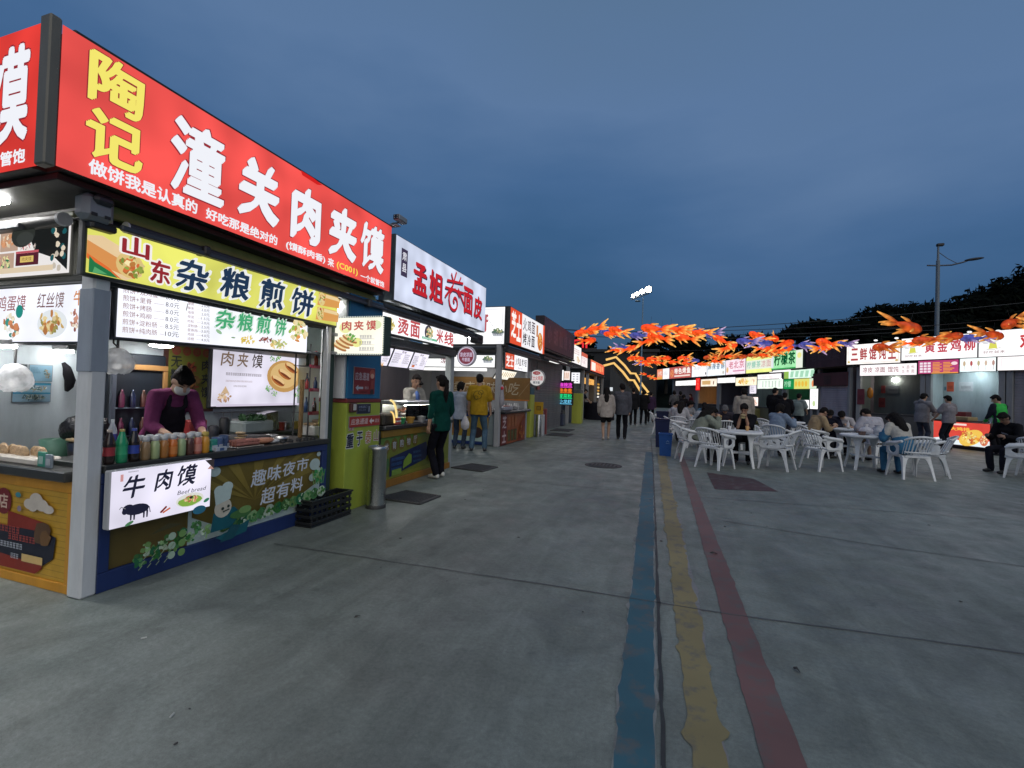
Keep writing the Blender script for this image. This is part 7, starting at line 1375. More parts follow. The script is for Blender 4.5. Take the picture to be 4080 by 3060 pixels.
    if hair in ('long', 'veil'):
        k = 1.25 if hair == 'veil' else 1.0
        bk = neck - fw2 * .075 * s; Hh.chain([HL(0, -.07, 0), bk, bk - up * .16 * s - fw * .035, bk - up * .27 * s - fw * .03], [.078 * s * k, .085 * s * k, .078 * s * k, .04 * s])
        for q in (-1, 1): Hh.chain([HL(.075 * q, -.02, .02), HL(.085 * q, -.03, -.09), neck + rt * .085 * q - fw2 * .03 - up * .02], [.03 * s, .034 * s * k, .036 * s * k])
    if hair == 'bob':
        for q in (-1, 1): Hh.chain([HL(.078 * q, -.015, .03), HL(.086 * q, -.02, -.085)], [.03 * s, .03 * s])
        Hh.chain([HL(0, -.07, 0), HL(0, -.075, -.10)], [.075 * s, .05 * s])
    if hair == 'tail': Hh.chain([HL(0, -.10, .03), HL(0, -.15, .0), neck - fw2 * .12 * s - up2 * .02, neck - fw2 * .11 * s - up * .18 * s], [.035 * s, .038 * s, .042 * s, .018 * s])
    if hair == 'bun': Hh.ell(HL(0, -.10, .06), (.042 * s, .04 * s, .04 * s), HM)
    Hh.fuse('hair', 'hair', t, haircol, vox * 1.15, 3, .012)
    # ---- top
    T = Body(); g = .016 + loose
    T.loft(trunk(g, hem + .01))
    T.chain([sh[0] + up2 * .004, neck - up2 * .022 * s, sh[1] + up2 * .004], [(.055 + g * .5) * s, .070 * s, (.055 + g * .5) * s])
    for i in (0, 1):
        el, ha = arms[i]
        if sleeve >= .99: T.chain([sh[i], sh[i].lerp(el, .5), el, ha.lerp(el, .04)], [(.060 + g * .6) * s, (.056 + g * .6) * s, (.048 + g * .6) * s, (.036 + g * .4) * s])
        elif sleeve > .6: T.chain([sh[i], el, el.lerp(ha, .35)], [(.060 + g * .6) * s, (.048 + g * .6) * s, (.044 + g * .6) * s])
        else: T.chain([sh[i], sh[i].lerp(el, .72)], [(.060 + g * .5) * s, (.056 + g * .8) * s])
    if extra and 'hood' in extra: T.ell(neck - fw2 * .075 * s + up2 * .015, (.10 * s, .06 * s, .07 * s), TM2); T.ell(neck - fw2 * .03 * s + up2 * .02, (.10 * s, .08 * s, .035 * s), TM2)
    pt = extra.get('paint') if extra else None
    T.fuse('shirt', 'fabric', t, shirt, vox * 1.1, 5, .009, (lambda co, cc: pt(co, cc, P, up, rt, fw, s)) if pt else None)
    # ---- trousers, shorts
    Q = Body(); Q.ell(P - up * .01, (.158 * s, .112 * s, .12 * s), TM)
    for i, q in enumerate((-1, 1)):
        kn, an = legs[i]
        if leg >= .99: Q.chain([hips[i], hips[i].lerp(kn, .5), kn, kn.lerp(an, .5), an + Vector((0, 0, .01))], [.092 * s, .082 * s, .068 * s, .066 * s, .058 * s])
        else: Q.chain([hips[i], hips[i].lerp(kn, leg * 1.1)], [.094 * s, .090 * s])
    Q.fuse('trousers' if leg >= .99 else 'shorts', 'fabric', t, pants, vox * 1.15, 4, .010)
    for i, q in enumerate((-1, 1)):
        kn, an = legs[i]; z0 = an.z; S_ = Body(); S_.chain([an + Vector((0, -.035, -.030)), an + Vector((q * .012, .06 * s, -.034)), an + Vector((q * .018, .145 * s, -.042))], [.040 * s, .042 * s, .033 * s]); S_.ell(an + Vector((0, -.01, -.0)), (.040 * s, .05 * s, .03 * s))
        def sole(co, cc, z0=z0): cc[co[:, 2] < z0 - .055, :3] = (.5, .5, .48)
        S_.fuse('shoe', 'plastic', t, shoes, vox * 1.1, 3, 0, sole if shoes[0] > .2 or (extra and extra.get('sole')) else None)
    t['_'] = 0; del t['_']
    return t, dict(P=P, up=up, fw=fw, fw2=fw2, up2=up2, rt=rt, neck=neck, chest=chest, hc=hc, HL=HL, HM=HM, TM=TM, TM2=TM2, arms=arms, s=s, sh=sh)

# ---- vendor in the nearest kiosk
t, J = person('vendor in a purple top and white face mask bending over the counter', (-4.36, 3.02, 0), -100, 1.58, lean=26, head=(16, -4), hands=[(-.12, .48, .92), (.14, .50, .92)], shirt=(.20, .045, .13), sleeve=.95, pants=(.03, .03, .04), hair='bun', haircol=(.010, .008, .009), vox=.0085, fem=True, skin=(.44, .27, .19))
Bm = Body(); Bm.ell(J['HL'](0, .058, -.052), (.062, .052, .05), J['HM']); Bm.fuse('face_mask', 'fabric', t, (.62, .62, .62), .009, 3)
Bm = Body(); Bm.loft([(J['P'] - Vector((0, 0, .30)) + J['fw'] * .05, .19, .13, J['rt'], J['fw']), (J['P'] + J['fw'] * .055, .155, .10, J['rt'], J['fw']), (J['P'] + J['up'] * .18 + J['fw'] * .055, .14, .088, J['rt'], J['fw']), (J['chest'] + J['fw2'] * .06, .115, .092, J['rt'], J['fw2']), (J['chest'] + J['up2'] * .10 + J['fw2'] * .055, .085, .08, J['rt'], J['fw2'])])
for q in (-1, 1): Bm.chain([J['chest'] + J['up2'] * .10 + J['rt'] * .07 * q + J['fw2'] * .10, J['neck'] + J['rt'] * .06 * q + J['fw2'] * .045, J['neck'] + J['rt'] * .045 * q - J['fw2'] * .05], [.018, .016, .016])
Bm.fuse('apron', 'fabric', t, (.022, .018, .026), .010, 3, .008)
t, J = person('young vendor in an open cream jacket behind the glass food case', (-4.38, 7.42, 0), -105, 1.62, lean=6, head=(16, -20), hands=[(-.16, .34, .98), (.18, .36, .98)], shirt=(.40, .38, .34), pants=(.03, .03, .05), vox=.010, skin=(.33, .19, .13), loose=.01)
Bm = Body(); Bm.ell(J['chest'] + J['fw2'] * .075 + J['up2'] * .02, (.065, .07, .16), J['TM2']).ell(J['P'] + J['up'] * .16 + J['fw'] * .07, (.06, .065, .18), J['TM']); Bm.fuse('inner_shirt', 'fabric', t, (.10, .17, .42), .011, 3, .006)
t, J = person('half-hidden vendor with dark hair and a plaid top deep in the second kiosk', (-4.75, 8.02, 0), -95, 1.55, lean=8, head=(20, 10), hands=[(-.2, .3, .95), (.2, .3, .95)], shirt=(.22, .16, .18), vox=.013, fem=True, hair='bob')
# ---- customers at the left stalls
t, J = person('woman in a dark green shirt, black trousers and cream shoes at the second counter', (-3.36, 6.62, 0), 62, 1.58, head=(4, 12), lean=1, hands=[(-.22, .02, .80), (.20, .16, .86)], feet=[(-.09, -.03, .075), (.07, .05, .075)], shirt=(.004, .052, .042), sleeve=.7, pants=(.008, .008, .013), hair='tail', shoes=(.55, .54, .50), vox=.0085, fem=True, hem=.05)
t, J = person('woman in a pale grey tee and jeans with a dark bob at the alley', (-4.66, 10.1, 0), 8, 1.56, head=(12, -35), hands=[(-.2, .10, .80), (.2, .14, .82)], shirt=(.36, .40, .48), sleeve=.45, pants=(.045, .065, .10), hair='bob', fem=True, hem=.08, loose=.015)
def scribe(co, cc, P, up, rt, fw, s):
    l = co - np.array(P); x = l @ np.array(rt); z = l @ np.array(up); y = l @ np.array(fw)
    for cx, cz, r1, r2 in ((-.02, .34, .10, .085), (.05, .40, .06, .045), (-.05, .28, .05, .036)):
        d = np.hypot(x - cx, z - cz); cc[(d < r1) & (d > r2) & (y < 0), :3] = (.12, .085, .02)
t, J = person('broad man in a mustard yellow tee and blue jeans, seen from behind', (-4.12, 9.98, 0), 14, 1.74, head=(14, 6), hands=[(-.26, .12, .84), (.26, .14, .86)], feet=[(-.14, .0, .075), (.15, .03, .075)], shirt=(.40, .24, .018), sleeve=.45, pants=(.065, .115, .17), vox=.010, loose=.03, hem=.03, extra={'paint': scribe})
b = MB(); b.lathe([(.03, .0), (.10, .05), (.11, .16), (.05, .28), (.015, .34), (.03, .37)], n=12, col=(.5, .48, .5), sy=.6); b.lathe([(.0, .02), (.06, .05), (.05, .12), (0, .13)], n=8, col=(.3, .08, .06)); tag(b.build('carrier_bag', 'film', None, (-4.40, 9.86, .48)), 'white carrier bag hanging between the two customers at the side alley', 'bag')
# ---- couple walking away
t, J = person('woman in an oversized cream hoodie and black shorts walking away', (-1.80, 14.68, 0), 8, 1.60, pose='walk', head=(4, -12), hands=[(-.22, .08, .84), (.22, .10, .84)], feet=[(-.07, -.10, .075), (.08, .12, .075)], shirt=(.42, .38, .35), pants=(.012, .012, .014), leg=.55, hair='long', fem=True, shoes=(.35, .30, .25), skin=(.36, .22, .15), hem=.10, loose=.045, extra={'hood': 1})
t, J = person('man in a dark grey jacket walking away beside the woman in black shorts', (-1.36, 15.05, 0), 4, 1.73, pose='walk', head=(10, 20), hands=[(-.22, .12, .86), (.24, -.02, .82)], feet=[(-.10, .10, .075), (.10, -.14, .09)], shirt=(.085, .09, .11), pants=(.010, .010, .014), shoes=(.02, .02, .02), hem=.08, loose=.04, extra={'sole': 1})
b = MB(); b.box(-.045, -.008, 0, .045, .008, .12, (.7, .75, .8), .004); t = thing('phone', 'lit phone screen held up by the man in the dark grey jacket', 'phone', (-1.74, 15.3, 1.52)); b.build('screen', 'bright_print', t)
for x, y, hd, h, lb, sc, pc, fe, hr in ((-1.55, 22.9, 5, 1.74, 'person in a long black jacket far down the lane, left of a pair', (.012, .012, .015), (.008, .008, .01), False, 'short'), (-1.12, 23.7, -5, 1.68, 'person in black with hands raised far down the lane, right of a pair', (.010, .010, .012), (.007, .007, .009), True, 'bob'), (-.85, 25.9, 0, 1.60, 'person in a dark plum jacket far down the lane by the bins', (.045, .025, .06), (.008, .008, .01), True, 'short')):
    person(lb, (x, y, 0), hd, h, pose='walk', lean=3, hands=[(-.12, .25, 1.1), (.12, .25, 1.15)] if 'raised' in lb else None, feet=[(-.1, -.12, .08), (.1, .12, .075)], shirt=sc, pants=pc, fem=fe, hair=hr, vox=.016, hem=.12, loose=.03)
person('person in dark clothes perched beside the black-draped table', (-4.55, 25.6, 0), -70, 1.70, lean=16, head=(20, -10), hands=[(-.1, .5, .98), (.2, .5, 1.0)], feet=[(-.1, .0, .075), (.1, .1, .075)], shirt=(.012, .016, .028), sleeve=.5, pants=(.008, .010, .016), vox=.016, skin=(.35, .21, .14))

# ---- diners
AT = lambda y, z=.78: [(-.17, y, z), (.17, y, z)]
EAT = [(-.06, .34, .98), (.07, .35, .98)]
def diner(label, x, y, hd, **k): return person(label, (x, y, 0), hd, pose='sit', **k)
diner('diner in white with short dark hair nearest the blue bins, facing right', .0, 16.55, -85, lean=18, head=(25, 0), hands=AT(.42), shirt=(.46, .46, .50), sleeve=.45, pants=(.05, .05, .06), vox=.014)
diner('long-haired diner in white with her back to the camera, far left cluster', .36, 15.48, -10, lean=16, head=(22, -10), hands=AT(.42), shirt=(.42, .42, .45), hair='long', fem=True, vox=.013, loose=.02)
diner('diner with a dark bob in pale grey behind the long-haired diner in white', .62, 17.35, -150, lean=14, head=(20, 20), hands=AT(.40), shirt=(.30, .31, .33), hair='bob', fem=True, vox=.014)
diner('diner in a pale grey-blue jacket leaning over the far left table', .93, 13.9, -12, lean=26, head=(26, -8), hands=AT(.46), shirt=(.34, .37, .41), fem=True, hair='bob', vox=.012, loose=.04)
diner('diner in a sky blue top at the far side of the far left table', 1.25, 17.6, 170, lean=20, head=(30, 0), hands=AT(.42), shirt=(.10, .20, .30), vox=.015)
t, J = diner('long-haired diner in an olive grey top bending over the front table', .58, 10.98, -66, lean=26, head=(14, -4), hands=[(-.05, .48, .96), (.08, .48, .96)], shirt=(.22, .24, .20), hair='long', fem=True, vox=.0095, loose=.03, curl=1.2)
t2, J2 = diner('man in a black tee eating with both hands at the front table', 1.66, 11.62, 165, lean=15, head=(14, -2), hands=[(-.05, .33, 1.0), (.06, .33, 1.0)], shirt=(.010, .010, .014), sleeve=.45, pants=(.010, .010, .014), vox=.009, skin=SKIN2, loose=.02, curl=1.2)
for (tt, JJ, c_, lb) in ((t, J, (.40, .24, .08), 'bun held by the diner in the grey-green top'), (t2, J2, (.45, .34, .18), 'bun held by the man in the black tee')):
    m = (JJ['arms'][0][1] + JJ['arms'][1][1]) / 2; W_ = Matrix.Translation(tt.location) @ Matrix.Rotation(tt.rotation_euler.z, 4, 'Z'); b = MB(); b.ell((0, 0, .02), (.055, .04, .035), c_, 12, 8); b.ell((0, 0, .0), (.057, .042, .012), (.16, .07, .04), 12, 6); b.box(-.045, -.035, -.05, .045, .035, .0, (.5, .42, .2), .015)
    d_ = Vector((0, .06, .02)); tag(b.build('bread_bun', 'food', None, W_ @ (m + d_)), lb, 'bun')
diner('diner with a pale cap and dark jacket in the shadow behind the front table', 1.5, 14.15, 175, lean=22, head=(32, 0), hands=AT(.42), shirt=(.05, .045, .06), haircol=(.14, .14, .15), vox=.013)
diner('diner in a light blue shirt seen from behind, right of the front table', 2.52, 12.9, -40, lean=10, head=(12, -10), hands=[(-.05, .40, .86), (.2, .42, .92)], shirt=(.20, .26, .36), fem=True, hair='bob', pants=(.012, .012, .018), vox=.012, loose=.03)
diner('man in a tan shirt with a dark beard line, facing right', 3.42, 13.52, -72, lean=20, head=(22, 0), hands=AT(.46), shirt=(.34, .25, .15), sleeve=.7, pants=(.02, .02, .025), vox=.0115, skin=SKIN2, loose=.02)
diner('diner in a white tee with a flat dark cap of hair, bent over the table', 4.58, 14.92, 150, lean=28, head=(34, 10), hands=AT(.42), shirt=(.48, .46, .48), sleeve=.45, vox=.012)
diner('broad-backed man in a white tee and tan shorts, back to the camera', 4.68, 13.18, 18, h=1.76, lean=22, head=(30, 0), hands=AT(.46), shirt=(.46, .45, .50), sleeve=.45, pants=(.20, .13, .08), leg=.9, vox=.0115, loose=.04)
diner('dark-haired diner mostly hidden beside the broad-backed man', 4.20, 14.95, 168, lean=26, head=(30, 0), hands=AT(.40), shirt=(.03, .03, .05), vox=.013)
def bib(co, cc, P, up, rt, fw, s):
    l = co - np.array(P); x = l @ np.array(rt); z = l @ np.array(up); y = l @ np.array(fw); m = (z > .20) & (y < .03); cc[m, :3] = (.50, .48, .44); cc[m & (np.hypot((x - .03) * 1, (z - .42) * 2.2) < .05) & (np.sin(x * 90) > -.2), :3] = (.30, .10, .12)
diner('woman with long black hair in a blue dress with a broad white collar', 4.36, 11.0, 14, h=1.62, lean=22, head=(26, 8), hands=[(-.16, .40, .78), (.12, .42, .78)], shirt=(.05, .17, .30), hair='veil', fem=True, pants=(.05, .16, .28), vox=.009, loose=.03, extra={'paint': bib}, feet=[(-.1, .40, .075), (.12, .30, .075)])
def swoosh(co, cc, P, up, rt, fw, s):
    l = co - np.array(P); x = l @ np.array(rt); z = l @ np.array(up); y = l @ np.array(fw); cc[(np.abs(z - .34 - x * .3) < .012) & (np.abs(x) < .06) & (y > 0), :3] = (.3, .3, .34); cc[(np.abs(z - .26) < .01) & (np.abs(x) < .04) & (y > 0), :3] = (.2, .2, .24)
diner('diner in a black sweater with a small white mark, at the right edge', 7.02, 12.92, 118, lean=14, head=(24, -6), hands=AT(.42), shirt=(.010, .010, .013), vox=.0105, skin=(.20, .11, .075), loose=.02, extra={'paint': swoosh})
# ---- people standing at the right-hand stalls
person('man in a cream hoodie standing between the tables, back to the camera', (2.16, 15.5, 0), -4, 1.70, pose='walk', head=(4, 0), hands=[(-.24, .12, .86), (.24, .06, .84)], shirt=(.36, .33, .29), pants=(.30, .34, .40), vox=.012, loose=.04, hem=.06, extra={'hood': 1})
person('tall person in black at the lemon tea stall, left of two', (3.88, 20.2, 0), -30, 1.84, head=(12, -30), hands=[(-.2, .2, 1.0), (.2, .25, 1.0)], shirt=(.010, .010, .013), vox=.014, loose=.03, hem=.05)
person('person in a black jacket at the lemon tea stall, right of two', (4.10, 19.6, 0), -20, 1.66, hands=[(-.2, .2, .95), (.2, .22, .95)], shirt=(.012, .012, .016), vox=.014, loose=.04, hem=.08)
person('person in a grey-green tee waiting at the lemon tea order board', (4.78, 20.6, 0), -35, 1.66, head=(14, 0), hands=[(-.2, .2, .9), (.2, .25, .95)], shirt=(.20, .25, .25), sleeve=.45, pants=(.02, .025, .035), vox=.014, loose=.03)
for x, y, hd, h, lb, sc in ((.35, 29.6, 20, 1.76, 'customer in black and white at the farthest right-row stall, leftmost', (.10, .10, .11)), (.74, 31.2, 0, 1.76, 'customer in dark clothes at the farthest right-row stall, middle', (.02, .02, .025)), (.86, 28.6, -10, 1.55, 'short customer in dark clothes at the farthest right-row stall', (.015, .013, .016))): person(lb, (x, y, 0), hd, h, hands=[(-.2, .2, 1.0), (.2, .2, 1.0)], shirt=sc, vox=.017, hair='bob')
person('vendor in a maroon top behind the counter at the end of the right row', (1.62, 35.6, 0), 115, 1.66, lean=8, hands=[(-.2, .3, 1.0), (.2, .3, 1.0)], shirt=(.09, .012, .018), haircol=(.05, .012, .014), hair='bob', vox=.017, fem=True)
t, J = person('man in a grey sweater and peaked cap holding up a bag before the chicken stall', (8.08, 19.25, 0), -62, 1.76, head=(12, 10), lean=4, hands=[(-.06, .48, 1.22), (.12, .46, 1.20)], shirt=(.22, .22, .245), pants=(.05, .06, .09), vox=.0125, loose=.04, hem=.06, extra={'hood': 1})
Bm = Body(); Bm.ell(J['HL'](0, -.01, .075), (.092, .105, .06), J['HM']).ell(J['HL'](0, .12, .06), (.07, .07, .012), J['HM']); Bm.fuse('cap', 'fabric', t, (.02, .02, .025), .012, 3)
person('man in a pale grey tee behind the corner of the lit cart', (8.47, 18.5, 0), 30, 1.70, head=(20, -10), hands=[(-.2, .3, .95), (.26, .2, .95)], shirt=(.26, .25, .28), sleeve=.45, pants=(.018, .022, .032), vox=.0125, loose=.03)
def vest(co, cc, P, up, rt, fw, s):
    l = co - np.array(P); x = l @ np.array(rt); z = l @ np.array(up); cc[(np.abs(x) < .172 - .08 * np.clip(z - .42, 0, 1)) & (z > -.02) & (np.abs(x) > .03 * (l @ np.array(fw) > 0)), :3] = (.05, .50, .09)
    cc[(np.abs(x) < .165) & (np.abs(z - .12) < .02), :3] = (.45, .47, .45)
t, J = person('person in a bright green safety vest over dark clothes beside the lit cart', (9.15, 17.35, 0), 25, 1.74, head=(22, 30), lean=5, extra={'paint': vest}, loose=.015, hands=[(-.1, .32, .98), (.2, .28, .95)], shirt=(.025, .03, .045), pants=(.012, .012, .016), vox=.012, hair='short', haircol=(.010, .010, .010))
t = thing('clear_bag', 'clear bag of food held up by the man in the peaked cap', 'bag', (8.52, 19.4, 1.0)); b = MB(); b.lathe([(.04, 0), (.10, .05), (.11, .16), (.05, .26), (.02, .30)], n=12, col=(.5, .5, .52), sy=.6); b.build('bag', 'film', t)

# ================================================================== THINGS ON THE NEAREST COUNTER
def soda(x, y, liquid, label_c, cap, label, h=.225, r=.033, z=.822):
    t = thing('soda_bottle', label, 'bottle', (x, y, z)); b = MB()
    b.lathe([(r * .8, 0), (r, .008), (r, .06), (r * .92, .085), (r, .11), (r, .14), (r * .5, h - .03), (r * .38, h - .015), (r * .38, h - .006)], n=16, col=liquid); b.build('body', 'bottle', t)
    b = MB(); b.lathe([(r * 1.02, .055), (r * .945, .085), (r * 1.02, .112)], n=16, col=label_c); b.build('wrapper', 'print', t)
    b = MB(); b.lathe([(r * .45, h - .016), (r * .45, h), (0, h)], n=12, col=cap); b.build('cap', 'plastic', t)
soda(-3.47, 2.085, (.022, .010, .008), (.34, .03, .04), (.5, .42, .36), 'cola bottle with a red label, leftmost on the nearest counter')
soda(-3.47, 2.160, (.02, .30, .13), (.03, .36, .16), (.42, .36, .10), 'green soda bottle next to the cola on the nearest counter')
soda(-3.47, 2.235, (.018, .010, .010), (.03, .06, .34), (.04, .07, .36), 'dark soda bottle with a blue label and blue cap on the nearest counter')
JU = [((.30, .19, .09), 'brown tea'), ((.38, .46, .22), 'pale green'), ((.42, .17, .04), 'amber'), ((.62, .16, .02), 'bright orange'), ((.34, .44, .22), 'light green'), ((.10, .04, .03), 'dark brown'), ((.55, .17, .12), 'pinkish red'), ((.66, .30, .03), 'yellow-orange')]
for i, (c_, nm) in enumerate(JU):
    for row in (0, 1):
        if row and i in (5, 7): continue
        t = thing('juice_bottle', (nm + ' juice bottle with a white foil cap, front row on the nearest counter') if not row else (nm + ' juice bottle with a white foil cap, back row on the nearest counter'), 'bottle', (-3.475 - row * .075, 2.315 + i * .064 + row * .012, .822), 0, 'juice bottles on the nearest counter')
        q = c_ if not row else JU[(i * 3 + 2) % 8][0]; b = MB(); b.lathe([(.026, 0), (.030, .008), (.030, .100), (.022, .124), (.016, .130)], n=14, col=q); b.build('body', 'bottle', t)
        b = MB(); b.lathe([(.0175, .126), (.023, .132), (.024, .158), (.019, .166), (0, .168)], n=12, col=(.68, .68, .68) if i != 7 else (.6, .45, .1)); b.build('cap', 'film', t)
        if i in (3, 6) and not row: b = MB(); b.lathe([(.0306, .02), (.0306, .075)], n=14, col=(.62, .26, .20) if i == 6 else (.65, .22, .05)); b.build('wrapper', 'print', t)
for i, (y, c_, lb) in enumerate(((2.84, (.04, .30, .24), 'teal pack of tissues right of the juice bottles'), (2.90, (.10, .17, .34), 'blue and white tissue pack right of the teal pack'), (2.98, (.05, .09, .20), 'dark blue napkin dispenser on the nearest counter'))):
    t = thing('tissue_pack', lb, 'tissues', (-3.50 - .02 * i, y, .822), .3 * i); b = MB(); b.box(-.035, -.03, 0, .035, .03, .10 + .01 * i, c_, .01); b.build('pack', 'film', t); b = MB(); b.box(.0355, -.024, .01, .037, .024, .05, (.5, .54, .58), .002); b.build('print', 'print', t)
t = thing('stamped_box', 'low blue and white box at the counter edge below the tissue packs', 'box', (-3.455, 2.88, .822)); b = MB(); b.box(-.02, -.05, 0, .02, .05, .035, (.42, .46, .52), .004); b.box(-.0205, -.02, .005, .021, .02, .03, (.05, .10, .24), .002); b.build('box', 'print', t)
t = thing('sausage_tray', 'tray of pink sausages on the nearest counter', 'tray', (-3.53, 3.18, .822)); b = MB(); b.box(-.08, -.14, 0, .08, .14, .012, (.5, .5, .5), .004); b.build('tray', 'metal', t)
for i in range(6): b = MB(); b.path([(-.05 + (i % 3) * .04, -.12, .028 + .022 * (i // 3)), (-.045 + (i % 3) * .04, 0, .032 + .022 * (i // 3)), (-.05 + (i % 3) * .04, .12, .028 + .022 * (i // 3))], .015, 8, (.52, .20, .15)); b.build('sausage', 'food', t)
t = thing('wrapped_sausages', 'clear pack of orange sausages behind the sausage tray', 'packet', (-3.58, 3.42, .822)); b = MB(); b.ell((0, 0, .03), (.07, .14, .03), (.52, .22, .12)); b.ell((.02, .10, .02), (.05, .07, .022), (.6, .6, .6)); b.build('pack', 'film', t)
for i in range(10): b = MB(); b.lathe([(.022, 0), (.024, .012), (.02, .02), (.018, .014), (0, .014)], n=10, col=(.03, .03, .032)); tag(b.build('sauce_dish', 'plastic', None, (-3.50 - .05 * (i % 2), 3.58 + .05 * i, .822)), 'small black sauce dish in the row at the right end of the nearest counter', 'dish', 'row of black sauce dishes')
t = thing('griddle', 'dark round pancake griddle on the nearest counter beside the vendor', 'griddle', (-3.82, 3.45, .822)); b = MB(); b.lathe([(.20, 0), (.22, .04), (.215, .055), (0, .06)], n=28, col=(.02, .02, .022)); b.build('plate', 'dark', t)
t = thing('green_greens_tub', 'clear tub of greens behind the griddle', 'tub', (-4.30, 3.95, .60)); b = MB(); b.box(-.12, -.2, .25, .12, .2, .38, (.34, .40, .40), .02); b.build('tub', 'plastic', t); b = MB(); rnd = random.Random(2); leaf_cluster(b, (0, 0, .40), (.10, .17, .04), 120, rnd, [(.04, .12, .04), (.06, .18, .06)], .035); b.build('greens', 'food', t)
t = thing('shelf_table', 'grey work table along the back wall of the nearest kiosk', 'table', (-4.42, 4.1, 0)); b = MB(); b.box(-.2, -.7, .80, .2, .75, .84, (.20, .22, .24), .006); b.build('top', 'metal', t); b = MB(); b.box(-.18, -.68, 0, .18, .7, .795, (.10, .11, .12), .006); b.build('case', 'panel', t)
t = thing('metal_container', 'tall shiny steel container on the back work table', 'container', (-4.40, 4.28, .841)); b = MB(); b.box(-.08, -.09, 0, .08, .09, .22, (.5, .5, .5), .01, M=Matrix.Rotation(.15, 4, 'X')); b.build('body', 'steel', t)
for i, (y, c_, h, lb) in enumerate(((3.72, (.03, .03, .035), .18, 'black and white flask on the back work table'), (3.60, (.05, .05, .06), .10, 'dark bowl on the back work table'), (4.55, (.4, .4, .42), .09, 'steel bowl at the right of the back work table'))):
    b = MB(); b.lathe([(.045, 0), (.05, h * .8), (.03, h), (0, h)], n=14, col=c_); tag(b.build('vessel', 'metal' if i == 2 else 'plastic', None, (-4.42, y, .841)), lb, 'vessel')
# sauce rack
rk = thing('sauce_rack', 'red-edged wire rack of sauce bottles at the right end of the nearest kiosk', 'rack', (-3.85, 4.42, 0)); b = MB()
for x in (-.1, .1):
    for y in (-.24, .22): b.tube((x, y, .80), (x, y, 1.84), .008, n=6, col=(.05, .05, .055))
b.build('frame', 'dark', rk)
for i, z in enumerate((1.08, 1.34, 1.60)):
    b = MB(); b.box(-.12, -.25, z - .006, .10, .23, z, (.08, .08, .09), .002); b.build('shelf', 'dark', rk)
    b = MB(); b.box(.101, -.25, z - .025, .112, .23, z + .012, (.26, .025, .05), .003); e_ = b.build('shelf_edge', 'paint', rk)
    a = Art(); a.scribble(.06, .004, .42, .03, srgb(206, 150, 156), 1, i + 2); a.place('shelf_print', PRN, e_, (.1125, -.25, z - .024), EY, EZ)
    for k in range(7):
        rnd = random.Random(i * 10 + k); c_ = rnd.choice([(.03, .015, .012), (.30, .05, .02), (.36, .12, .02), (.02, .05, .12), (.20, .02, .02), (.03, .06, .03)]); h = rnd.uniform(.12, .19)
        t = thing('sauce_bottle', 'sauce bottle on the %s shelf of the rack, %s from the left' % (['bottom', 'middle', 'top'][i], ['first', 'second', 'third', 'fourth', 'fifth', 'sixth', 'last'][k]), 'bottle', (-3.85 + .03 - .06 * (k % 2), 4.42 - .20 + k * .065, z + .001), 0, 'sauce bottles on the %s shelf of the rack' % ['bottom', 'middle', 'top'][i])
        b = MB(); b.lathe([(.02, 0), (.023, .006), (.023, h * .55), (.009, h * .78), (.009, h * .92)], n=10, col=c_); b.build('body', 'bottle', t); b = MB(); b.lathe([(.0105, h * .9), (.0105, h), (0, h)], n=8, col=rnd.choice([(.3, .03, .03), (.03, .03, .03), (.05, .06, .2)])); b.build('cap', 'plastic', t)
t = thing('bread_crate', 'white crate with flatbreads at the foot of the sauce rack', 'crate', (-3.80, 4.38, .822)); b = MB(); b.box(-.10, -.16, 0, .10, .16, .11, (.50, .50, .48), .01); b.build('crate', 'plastic', t); b = MB(); b.box(-.08, -.14, .111, .09, .15, .14, (.45, .32, .18), .012); b.box(-.07, -.02, .141, .08, .14, .17, (.50, .40, .28), .012); b.build('flatbread', 'food', t)
b = MB(); b.box(-.018, -.018, 0, .018, .018, .62, (.22, .13, .05), .004); tag(b.build('wooden_post', 'bark', None, (-3.72, 4.04, .822)), 'thin wooden post standing on the nearest counter left of the sauce rack', 'post')
# bagged lamps, pots and bread on the side counter
def bagged_lamp(loc, r, label, seed):
    t = thing('bagged_lamp', label, 'lamp', loc); rnd = random.Random(seed); b = MB(); n = 20; prof = [(.15, .14), (.55, .12), (.85, .06), (1.0, .0), (.98, -.05), (.7, -.10), (.5, -.12)]; vs = []
    for q, z in prof:
        for k in range(n): a_ = 2 * math.pi * k / n; w = 1 + .07 * math.sin(5 * a_ + q * 4) + rnd.uniform(-.04, .04); vs.append((q * r * w * math.cos(a_), q * r * w * math.sin(a_), z * r / .13 + rnd.uniform(-.006, .006)))
    b._add(vs, [(i * n + k, i * n + (k + 1) % n, (i + 1) * n + (k + 1) % n, (i + 1) * n + k) for i in range(len(prof) - 1) for k in range(n)], (.42, .45, .50), 0, True); b.build('plastic_cover', 'frost', t)
    b = MB(); b.tube((0, 0, .13 * r / .13), (0, 0, 2.0 - loc[2]), .008, n=6, col=(.02, .02, .02)); b.build('cord', 'dark', t); b = MB(); b.ell((0, 0, -.03), (r * .28, r * .28, .02), (1, .98, .95)); b.build('bulb', 'bright_panel', t)
bagged_lamp((-3.62, 2.20, 1.50), .09, 'lamp wrapped in clear plastic hanging just inside the corner post', 4)
bagged_lamp((-4.47, 2.06, 1.36), .10, 'lamp wrapped in white plastic hanging at the left edge over the side counter', 6)
b = MB(); rnd = random.Random(9)
t = thing('flatbread_tray', 'tray of flatbreads in paper along the side counter', 'tray', (-4.2, 2.02, .785)); b.box(-.42, -.07, 0, .24, .08, .05, (.55, .50, .44), .012); b.build('tray', 'plastic', t)
